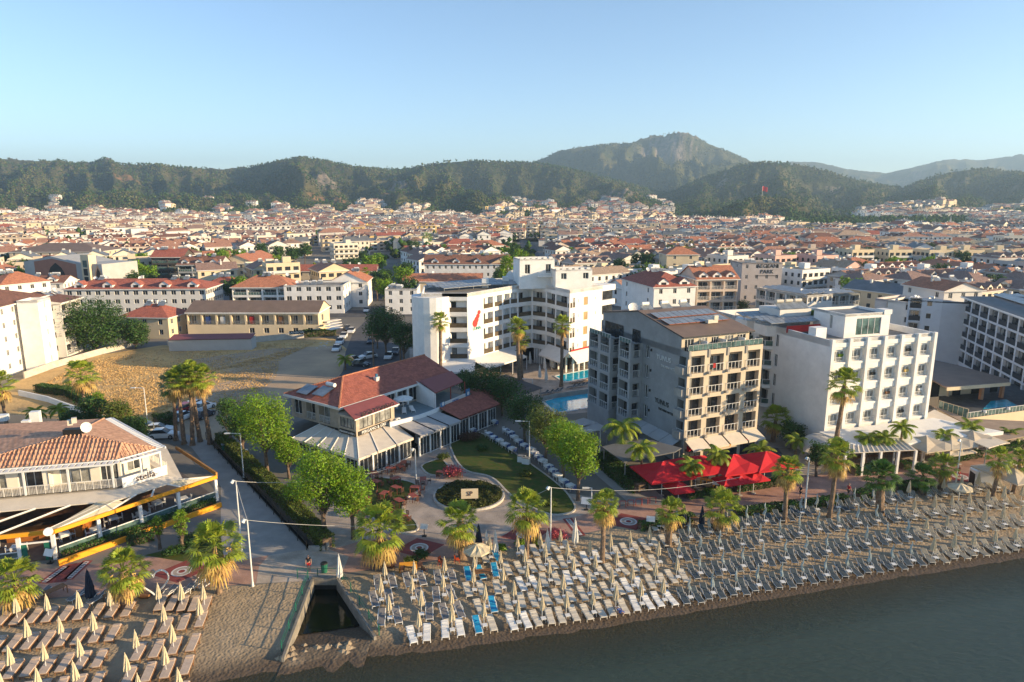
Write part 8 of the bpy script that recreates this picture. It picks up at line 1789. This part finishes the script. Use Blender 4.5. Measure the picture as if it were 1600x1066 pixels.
def canopy_flat(pxl, z, lab, m, t=.12, posts=True):
    P = [G(*p, z) for p in pxl]; root = thing('canopy', lab, 'canopy', (P[0].x, P[0].y, 0)); mb = MB(); Q = [V2(p) for p in P]; ar = sum(Q[k].x*Q[(k+1) % len(Q)].y-Q[(k+1) % len(Q)].x*Q[k].y for k in range(len(Q))); Q = Q if ar > 0 else Q[::-1]; mb.prism(Q, z-t, z); mb.build('roof', m, root)
    for q in Q: mb = MB(); c = sum(Q, Vector((0, 0)))/len(Q); q = q.lerp(c, .06); mb.cyl((q.x, q.y, 0), (q.x, q.y, z-t), .08, n=6); mb.build('post', metal_g, root)
gaw = MATS['grey_awning']
canopy_flat([(890,659),(912,668),(934,660),(912,653)], 3, 'small grey canopy nearest the pool', gaw); canopy_flat([(902,668),(914,678),(950,668),(934,661)], 3, 'second grey canopy in front of the pool', gaw)
canopy_flat([(940,698),(975,722),(1055,706),(1065,700),(1000,683)], 3.3, 'long dark grey canopy beside the beige hotel', mat('charcoal_canvas', (.14, .145, .15), .8, .08)); canopy_flat([(740,604),(790,585),(848,606),(812,618)], 3, 'dark square canopy roof in the hotel court', roof_dark)
canopy_flat([(1455,633),(1560,690),(1610,680),(1640,660),(1512,654)], 2.6, 'brown slatted terrace canopy below the pool bar', mat('tan_canvas', (.36, .27, .20), .85, .1)); canopy_flat([(1460,640),(1432,655),(1545,700),(1572,692)], 3.0, 'pale beige canopy strip beside the white hotel', awn); canopy_flat([(300,560),(296,566),(312,568),(316,562)], 2.4, 'small shelter on the bare lot', offwhite) if False else None
canopy_flat([(218,659),(226,663),(240,660),(231,656)], 2.2, 'small blue grey shade at the field edge', mat('blue_shade', (.2, .26, .32), .7))
# ------------------------------------------------------------------ signs, arch, racks, kiosk, flags
g = G(734, 782, .5); root = thing('garden_sign', 'white board with a dark monogram standing in the round bed', 'sign', (g.x, g.y, 0)); mb = MB(); mb.box((g.x, g.y, 1.35), (2.0, .12, 1.15), R(4), tilt=('X', R(-12))); mb.build('board', cream, root)
for s in (-.7, .7): mb = MB(); mb.cyl((g.x+s, g.y+.1, 0), (g.x+s, g.y+.1, 1.2), .05, n=6); mb.build('post', metal_g, root)
text_mesh('monogram', 'SP', .75, wood_d, (g.x, g.y-.075, 1.36), (1, .07, 0), root, up=(0, .2, 1))
for px, py, lab, s in ((663, 838, 'small white tilted menu board on a post', .55), (916, 797, 'white board at the end of the white tables', .8), (1117, 768, 'white menu lectern at the cafe steps', .5), (79, 880, 'pale menu lectern at the corner restaurant entrance', .7), (1016, 826, 'white board beside the inflatable', .6)):
    g = G(px, py, 0); root = thing('sign_stand', lab, 'sign', g); mb = MB(); mb.cyl(g, g+Vector((0, 0, 1.0)), .05, n=6); mb.build('post', black_m, root); mb = MB(); mb.box(g+Vector((0, -.05, 1.15)), (s*1.5, .06, s), R(-15), tilt=('X', R(-30))); mb.build('board', plastic_w, root); mb = MB(); mb.box(g+Vector((0, 0, .04)), (.5, .4, .08)); mb.build('foot', black_m, root)
g = G(243, 932, 0); root = thing('heart_arch', 'white heart shaped arch at the head of the sand path', 'arch', g); mb = MB(); pts = []
for k in range(49):
    t = 2*math.pi*k/48; x = 16*math.sin(t)**3; y = 13*math.cos(t)-5*math.cos(2*t)-2*math.cos(3*t)-math.cos(4*t); pts.append(Vector((g.x+x*.075, g.y+x*.02, 1.45+y*.088)))
pts = [p for p in pts if p.z > .1]; half = len(pts)//2
for a, b_ in zip(pts[:-1], pts[1:]):
    if (a-b_).length < .6: mb.cyl(a, b_, .08, n=6)
mb.build('arch', metal_w, root); mb = MB(); mb.box((g.x-.9, g.y, .15), (.9, .7, .3)); mb.box((g.x+.9, g.y, .15), (.9, .7, .3)); mb.build('base', wood, root); mb = MB(); mb.cyl((g.x, g.y-.06, 2.45), (g.x, g.y+.06, 2.45), .2, n=10); mb.build('ornament', metal_g, root)
for k in range(5):
    g = G(973+k*12.5-(3 if k > 2 else 0), 793-k*1.6, 0); mb = MB(); mb.cyl(g+Vector((-.35, 0, 0)), g+Vector((-.35, 0, .8)), .04, n=6); mb.cyl(g+Vector((.35, 0, 0)), g+Vector((.35, 0, .8)), .04, n=6); mb.cyl(g+Vector((-.35, 0, .8)), g+Vector((.35, 0, .8)), .04, n=6); tag(mb.build('bicycle_rack', mat('rack_red', (.5, .06, .03), .5), origin=g), 'red hoop bicycle rack, %s from the left' % (ORD[k] if k else 'first'), 'bicycle rack', 'red hoop racks')
g = G(1535, 757, 0); root = thing('kiosk', 'white equipment box with a dark open side on the right promenade', 'kiosk', g); mb = MB(); mb.box(g+Vector((0, 0, .95)), (2.6, 1.6, 1.9), R(-8)); mb.build('body', plastic_w, root); mb = MB(); mb.box(g+Vector((-1.33, .15, .8)), (.06, 1.2, 1.5), R(-8)); mb.build('opening', dark, root)
g = G(1427, 737, 0); root = thing('statue', 'small white statue at the terrace entrance', 'statue', g); mb = MB(); mb.cyl(g, g+Vector((0, 0, .5)), .3, .25, 8); mb.build('plinth', white, root); mb = MB(); mb.cyl(g+Vector((0, 0, .5)), g+Vector((.05, 0, 1.2)), .2, .12, 8); mb.cyl(g+Vector((.05, 0, 1.2)), g+Vector((.15, 0, 1.55)), .12, .1, 8); mb.cyl(g+Vector((.05, 0, 1.15)), g+Vector((.4, 0, 1.4)), .06, .04, 6); mb.build('figure', plastic_w, root)
for k, (px, py, m) in enumerate(((1248,690,cl_red),(1254,689,cl_white),(1260,690,cl_blue),(1266,689,cl_red),(1271,693,orange_p),(700,592,cl_red),(706,594,cl_red),(711,596,cl_white))):
    g = G(px, py, 0); root = thing('flag', '%s flag on a pole, %s' % ({cl_red.name: 'red', cl_white.name: 'white', cl_blue.name: 'blue', orange_p.name: 'orange'}[m.name], ('%s by the vaulted entrance' % ORD[k]) if k < 5 else ('%s at the concave hotel' % ORD[k-5])), 'flag', g, 'flags on poles'); mb = MB(); mb.cyl(g, g+Vector((0, 0, 4.2)), .04, n=5); mb.build('pole', metal_w, root); mb = MB()
    for j in range(4): z0, z1 = 4.1-j*.45, 4.1-(j+1)*.45; w0, w1 = .5-.04*j, .5-.04*(j+1); mb.add([g+Vector((0, 0, z1)), g+Vector((w1, .1*(-1)**j, z1)), g+Vector((w0, -.1*(-1)**j, z0)), g+Vector((0, 0, z0))])
    mb.build('cloth', m, root)
for k, (px, py) in enumerate(((382,714),(352,704))):
    g = G(px, py, 0); root = thing('waste_bin' if k else 'cart', ('dark bin at the lane gate', 'orange and grey cart standing on the lane')[1-k], 'cart' if not k else 'bin', g); mb = MB(); mb.box(g+Vector((0, 0, .5)), (.9, .7, .8), .4); mb.build('body', orange_p if not k else green_m, root); mb = MB(); mb.box(g+Vector((0, 0, .95)), (.95, .75, .1), .4); mb.build('lid', metal_g, root)
for px, py, lab in ((432, 893, 'green litter bin at the bridge railing'), (1345, 826, 'x')): 
    if lab != 'x': g = G(507, 894, 0); root = thing('litter_bin', lab, 'bin', g); mb = MB(); mb.cyl(g, g+Vector((0, 0, .9)), .28, .34, 10); mb.build('body', green_m, root); mb = MB(); mb.cyl(g+Vector((0, 0, .9)), g+Vector((0, 0, 1.0)), .36, .3, 10); mb.build('lid', black_m, root)
# rubble on the lot and rocks at the canal mouth
for k in range(46):
    if k < 22: g = G(rb.uniform(482, 522), rb.uniform(533, 545), 0)
    elif k < 34: g = G(rb.uniform(425, 460), rb.uniform(1008, 1034), -.4)
    else: g = G(rb.uniform(470, 545), rb.uniform(1003, 1022), -.42)
    s = rb.uniform(.15, .5)*(1.3 if k >= 44 else 1); mb = MB(); c = [Vector((rb.uniform(.7, 1.2)*s*x, rb.uniform(.7, 1.2)*s*y, rb.uniform(.3, .5)*s*z)) for x, y, z in ((1,0,0),(0,1,0),(-1,0,0),(0,-1,0),(0,0,1),(0,0,-.5))]
    for q in ((0,1,4),(1,2,4),(2,3,4),(3,0,4),(1,0,5),(2,1,5),(3,2,5),(0,3,5)): mb.add([g+c[i] for i in q])
    tag(mb.build('rubble_stone' if k < 22 else 'rock', conc_lt if k < 22 else sandm, origin=g), 'loose pale rubble stone on the bare lot near the road' if k < 22 else ('brown rock at the foot of the left canal wall' if k < 34 else 'brown rock on the sand bar of the canal'), 'stone', 'rubble stones' if k < 22 else ('rocks by the left wall' if k < 34 else 'rocks on the sand bar'))
# dry grass tufts of the field
mb = MB(); fpoly = [(250,600),(60,606),(100,582),(150,562),(250,546),(400,538),(500,534),(440,560),(430,592),(380,632),(250,662),(150,645),(60,612)]
for k in range(26000):
    a_, b_ = rb.random(), rb.random(); i = rb.randrange(1, 12); p = Vector((*fpoly[0], 0)).lerp(Vector((*fpoly[i], 0)).lerp(Vector((*fpoly[i+1], 0)), b_), math.sqrt(a_)); g = G(p.x, p.y, 0)
    if noise.noise((g.x*.08, g.y*.08, 0)) < -.12 and rb.random() < .6: continue
    h = rb.uniform(.06, .2); d = rb.uniform(0, 3.14); w = Vector((math.cos(d), math.sin(d), 0))*.13; mb.add([g-w, g+w, g+w*.5+Vector((rb.uniform(-.1, .1), 0, h)), g-w*.6+Vector((0, rb.uniform(-.1, .1), h*.8))])
tag(mb.build('dry_grass', mat('dry_grass', (.64, .44, .20), .9, .2, .5, trans=.25, island=.12, coords='Object')), 'tufts of dry yellow grass over the field', 'grass', kind='stuff')
# ------------------------------------------------------------------ cars
def car(paint):
    root = proto_thing('parked_car'); mb = MB(); st = [(-2.15, .70, .35, .62), (-2.05, .82, .22, .82), (-1.4, .87, .2, .90), (0, .88, .2, .92), (1.1, .87, .2, .90), (1.9, .84, .22, .74), (2.15, .72, .3, .58)]
    rings = [[(x, -w, z0), (x, -w*1.02, (z0+z1)/2), (x, -w*.93, z1), (x, w*.93, z1), (x, w*1.02, (z0+z1)/2), (x, w, z0)] for x, w, z0, z1 in st]
    for a, b_ in zip(rings[:-1], rings[1:]):
        for k in range(6): mb.add([a[k], a[(k+1) % 6], b_[(k+1) % 6], b_[k]])
    mb.add(rings[0]); mb.add(rings[-1][::-1])
    cab = [(-1.75, .78, .88), (-1.2, .66, 1.40), (.15, .66, 1.45), (.95, .78, .90)]
    mb.add([(x, s*w, z) for x, w, z in cab[1:3] for s in (-1,)]+[(cab[2][0], cab[2][1], cab[2][2]), (cab[1][0], cab[1][1], cab[1][2])]); mb.build('body', paint, root, smooth=False)
    g_ = MB(); A = [[(x, -w, z) for x, w, z in cab], [(x, w, z) for x, w, z in cab]]; g_.add([A[0][0], A[0][3], A[0][2], A[0][1]]); g_.add([A[1][0], A[1][1], A[1][2], A[1][3]]); g_.add([A[0][0], A[0][1], A[1][1], A[1][0]]); g_.add([A[0][2], A[0][3], A[1][3], A[1][2]]); g_.build('windows', glass, root)
    for x in (-1.3, 1.35):
        for s in (-1, 1): w = MB(); w.cyl((x, s*.72, .33), (x, s*.93, .33), .33, n=14); w.cyl((x, s*.93, .33), (x, s*.94, .33), .2, n=10, mi=1); w.build('wheel', [tyre_m, metal_g], root)
    for s in (-1, 1): w = MB(); w.box((2.03, s*.6, .62), (.2, .35, .14)); w.build('headlight', plastic_w, root); w = MB(); w.box((-2.08, s*.62, .72), (.14, .3, .14)); w.build('taillight', car_r, root)
    return root
CR = {'white': car(car_w), 'dark': car(car_d), 'red': car(car_r)}; rd = math.atan2((G(526,546)-G(549,519)).y, (G(526,546)-G(549,519)).x)
for k, (px, py, c, a, lab) in enumerate([(526,548,'white',rd,'white car nearest the spreading palm at the road end'),(531,537,'white',rd,'white car, second in the kerb line'),(537,528,'white',rd,'white car, third in the kerb line'),(549,520,'white',rd,'white car, farthest of the kerb line'),(543,516,'dark',rd+.3,'dark car beside the farthest white one'),(575,560,'white',rd-.9,'white car beside the wooden utility pole'),(553,566,'dark',rd+.9,'dark car right of the spreading palm'),(563,572,'dark',rd+1.2,'dark car behind the restaurant roof'),(580,536,'dark',rd,'dark blue car on the right of the road'),(607,560,'white',rd,'white car under the street tree'),(618,553,'dark',rd,'dark car under the street tree'),(573,487,'white',rd,'white car at the far junction'),(600,452,'dark',rd,'dark car before the white corner block'),
  (255,684,'white',.12,'white car in side view behind the corner restaurant'),(248,676,'white',.2,'white car half hidden behind the side view car'),(293,641,'red',1.2,'red car between the parking palms'),(306,637,'white',1.2,'white car behind the parking palms, left'),(318,640,'white',1.2,'white car behind the parking palms, right'),(286,655,'white',1.3,'white car nearest the leftmost parking palm'),(318,652,'dark',1.3,'dark car behind the rightmost parking palm'),(824,392,'white',1.9,'white car on the far avenue')]): place(CR[c], G(px, py, .02), a, lab, 'car', 'parked cars')
# ------------------------------------------------------------------ people
def skin_mesh(nm, J, E, m, parent, lv=1):
    me = bpy.data.meshes.new(nm); me.from_pydata([j[:3] for j in J], E, []); o = bpy.data.objects.new(nm+'_t', me); COL.objects.link(o); o.modifiers.new('s', 'SKIN'); 
    for i, j in enumerate(J): me.skin_vertices[0].data[i].radius = (j[3], j[3] if len(j) < 5 else j[4])
    me.skin_vertices[0].data[0].use_root = True; sb = o.modifiers.new('b', 'SUBSURF'); sb.levels = lv; sb.render_levels = lv
    me2 = bpy.data.meshes.new_from_object(o.evaluated_get(bpy.context.evaluated_depsgraph_get())); bpy.data.objects.remove(o); me2.materials.clear(); me2.materials.append(m); me2.polygons.foreach_set('use_smooth', [True]*len(me2.polygons)); r = bpy.data.objects.new(nm, me2); COL.objects.link(r); 
    if parent: r.parent = parent
    return r
def person(px, py, top, bottom, lab, rz=0, walk=.25, lying=False, loc=None):
    g = loc or G(px, py, .01); root = thing('person', lab, 'person', g, None, rz); root.rotation_euler.z = rz
    J = [(0,0,.95,.13,.10),(0,0,1.15,.12,.09),(0,-.01,1.38,.15,.09),(0,0,1.52,.055),(0,-.02,1.60,.08,.09),(0,-.02,1.70,.08,.09),(0,-.02,1.77,.05)]; E = [(0,1),(1,2),(2,3),(3,4),(4,5),(5,6)]
    for s in (-1, 1):
        b_ = len(J); f = walk*s; J += [(s*.09,0,.9,.09),(s*.10,-f*.55,.5,.06),(s*.10,-f*.4+abs(f)*.2,.09,.04),(s*.11,-f*.4-.14,.04,.03)]; E += [(0,b_),(b_,b_+1),(b_+1,b_+2),(b_+2,b_+3)]
        b_ = len(J); J += [(s*.19,0,1.42,.055),(s*.24,f*.25,1.15,.04),(s*.25,f*.5-.08,.92,.03),(s*.25,f*.5-.10,.86,.032,.016)]; E += [(2,b_),(b_,b_+1),(b_+1,b_+2),(b_+2,b_+3)]; h = b_+3; hx, hy, hz_ = J[h][:3]
        for k, (dx, ln) in enumerate(((-.024,.065),(-.008,.078),(.008,.072),(.024,.055))): q = len(J); J += [(hx+dx*.5, hy+dx*.4, hz_-.04, .009), (hx+dx*.5, hy+dx*.4-.015, hz_-.04-ln, .007)]; E += [(h, q), (q, q+1)]
        q = len(J); J += [(hx-s*.02, hy-.035, hz_-.01, .010), (hx-s*.02, hy-.05, hz_-.05, .008)]; E += [(h, q), (q, q+1)]
    skin_mesh('body', J, E, skin, root)
    T = [(0,0,.93,.15,.115),(0,0,1.15,.14,.105),(0,-.01,1.38,.17,.11),(0,0,1.46,.09)]; Et = [(0,1),(1,2),(2,3)]
    for s in (-1, 1): b_ = len(T); T += [(s*.19,0,1.42,.07),(s*.225,walk*s*.12,1.25,.06)]; Et += [(2,b_),(b_,b_+1)]
    skin_mesh('shirt', T, Et, top, root)
    S = [(0,0,.96,.15,.12)]; Es = []
    for s in (-1, 1): b_ = len(S); S += [(s*.09,0,.88,.105),(s*.10,-walk*s*.45,.58,.085)]; Es += [(0,b_),(b_,b_+1)]
    skin_mesh('shorts', S, Es, bottom, root); skin_mesh('hair', [(0,.03,1.66,.085,.085),(0,.0,1.76,.085,.085)], [(0,1)], hair_m, root)
    nz = MB(); nz.box((0,-.115,1.66), (.025,.035,.04)); nz.build('nose', skin, root)
    if lying: root.rotation_euler = lying
person(483, 893, cl_black, cl_red, 'person in black shirt and dark red shorts on the bridge', .2, .1); person(1250, 779, cl_black, cl_black, 'person in black walking beside the lamp pole', -1.3, .35); person(1325, 777, cl_red, cl_black, 'person in red top walking on the right promenade', 1.8, .35); person(1497, 748, cl_red, cl_red, 'person in red beside the far lamp pole', .5, .2)
person(1052, 833, skin, wood, 'person in brown shorts sitting out beside the inflatable', 1, .1); person(1535, 742, cl_blue, cl_black, 'person in blue behind the white equipment box', 2, .2) if False else None
g = G(962, 948, 0); z = beach_z(g.x, g.y); person(0, 0, cl_blue, cl_blue, 'sunbather in blue lying on a lounger near the water', 0, 0, lying=(R(78), 0, R(14)), loc=Vector((g.x, g.y, z+.42)))

for k in range(12):
    f = cfs[1] if k < 6 else cfs[0]; g = f.at((2+k*2.4) if k < 6 else (2+(k-6)*3.0), -2.2 if k % 2 else -3.6, .1); rz = f.a+rb.uniform(-.2, .2); place(WT, g, rz, 'white clothed table inside the orange trimmed terrace, %s from the corner' % (ORD[k] if k else 'first'), 'dining table', 'tables of the corner restaurant')
    for j, a in enumerate((math.pi/2, -math.pi/2)): seat_at(whc, g, rz, .7, a, 'white chair %s of terrace table %s from the corner' % (('right', 'left')[j], ORD[k] if k else 'first'), 'chair', 'chairs of the corner restaurant')
HAZE = 0.00015
# ------------------------------------------------------------------ air
mb = MB(); mb.box((0, 3750, 277), (20800, 11300, 566)); hz = bpy.data.materials.new('haze_air'); hz.use_nodes = True; nt = hz.node_tree; nt.nodes.remove(nt.nodes['Principled BSDF'])
pv = nt.nodes.new('ShaderNodeVolumePrincipled'); pv.inputs['Color'].default_value = (.52, .76, 1.0, 1); pv.inputs['Density'].default_value = HAZE; pv.inputs['Anisotropy'].default_value = 0.2
nt.links.new(pv.outputs[0], nt.nodes['Material Output'].inputs['Volume'])
o = mb.build('haze', hz); tag(o, 'pale blue summer haze lying over the bay and town', 'haze', kind='stuff')
scene.cycles.volume_bounces = 0
dups = {k: v for k, v in USED.items() if len(v) > 1}
print('duplicate labels', len(dups), list(dups.items())[:5])
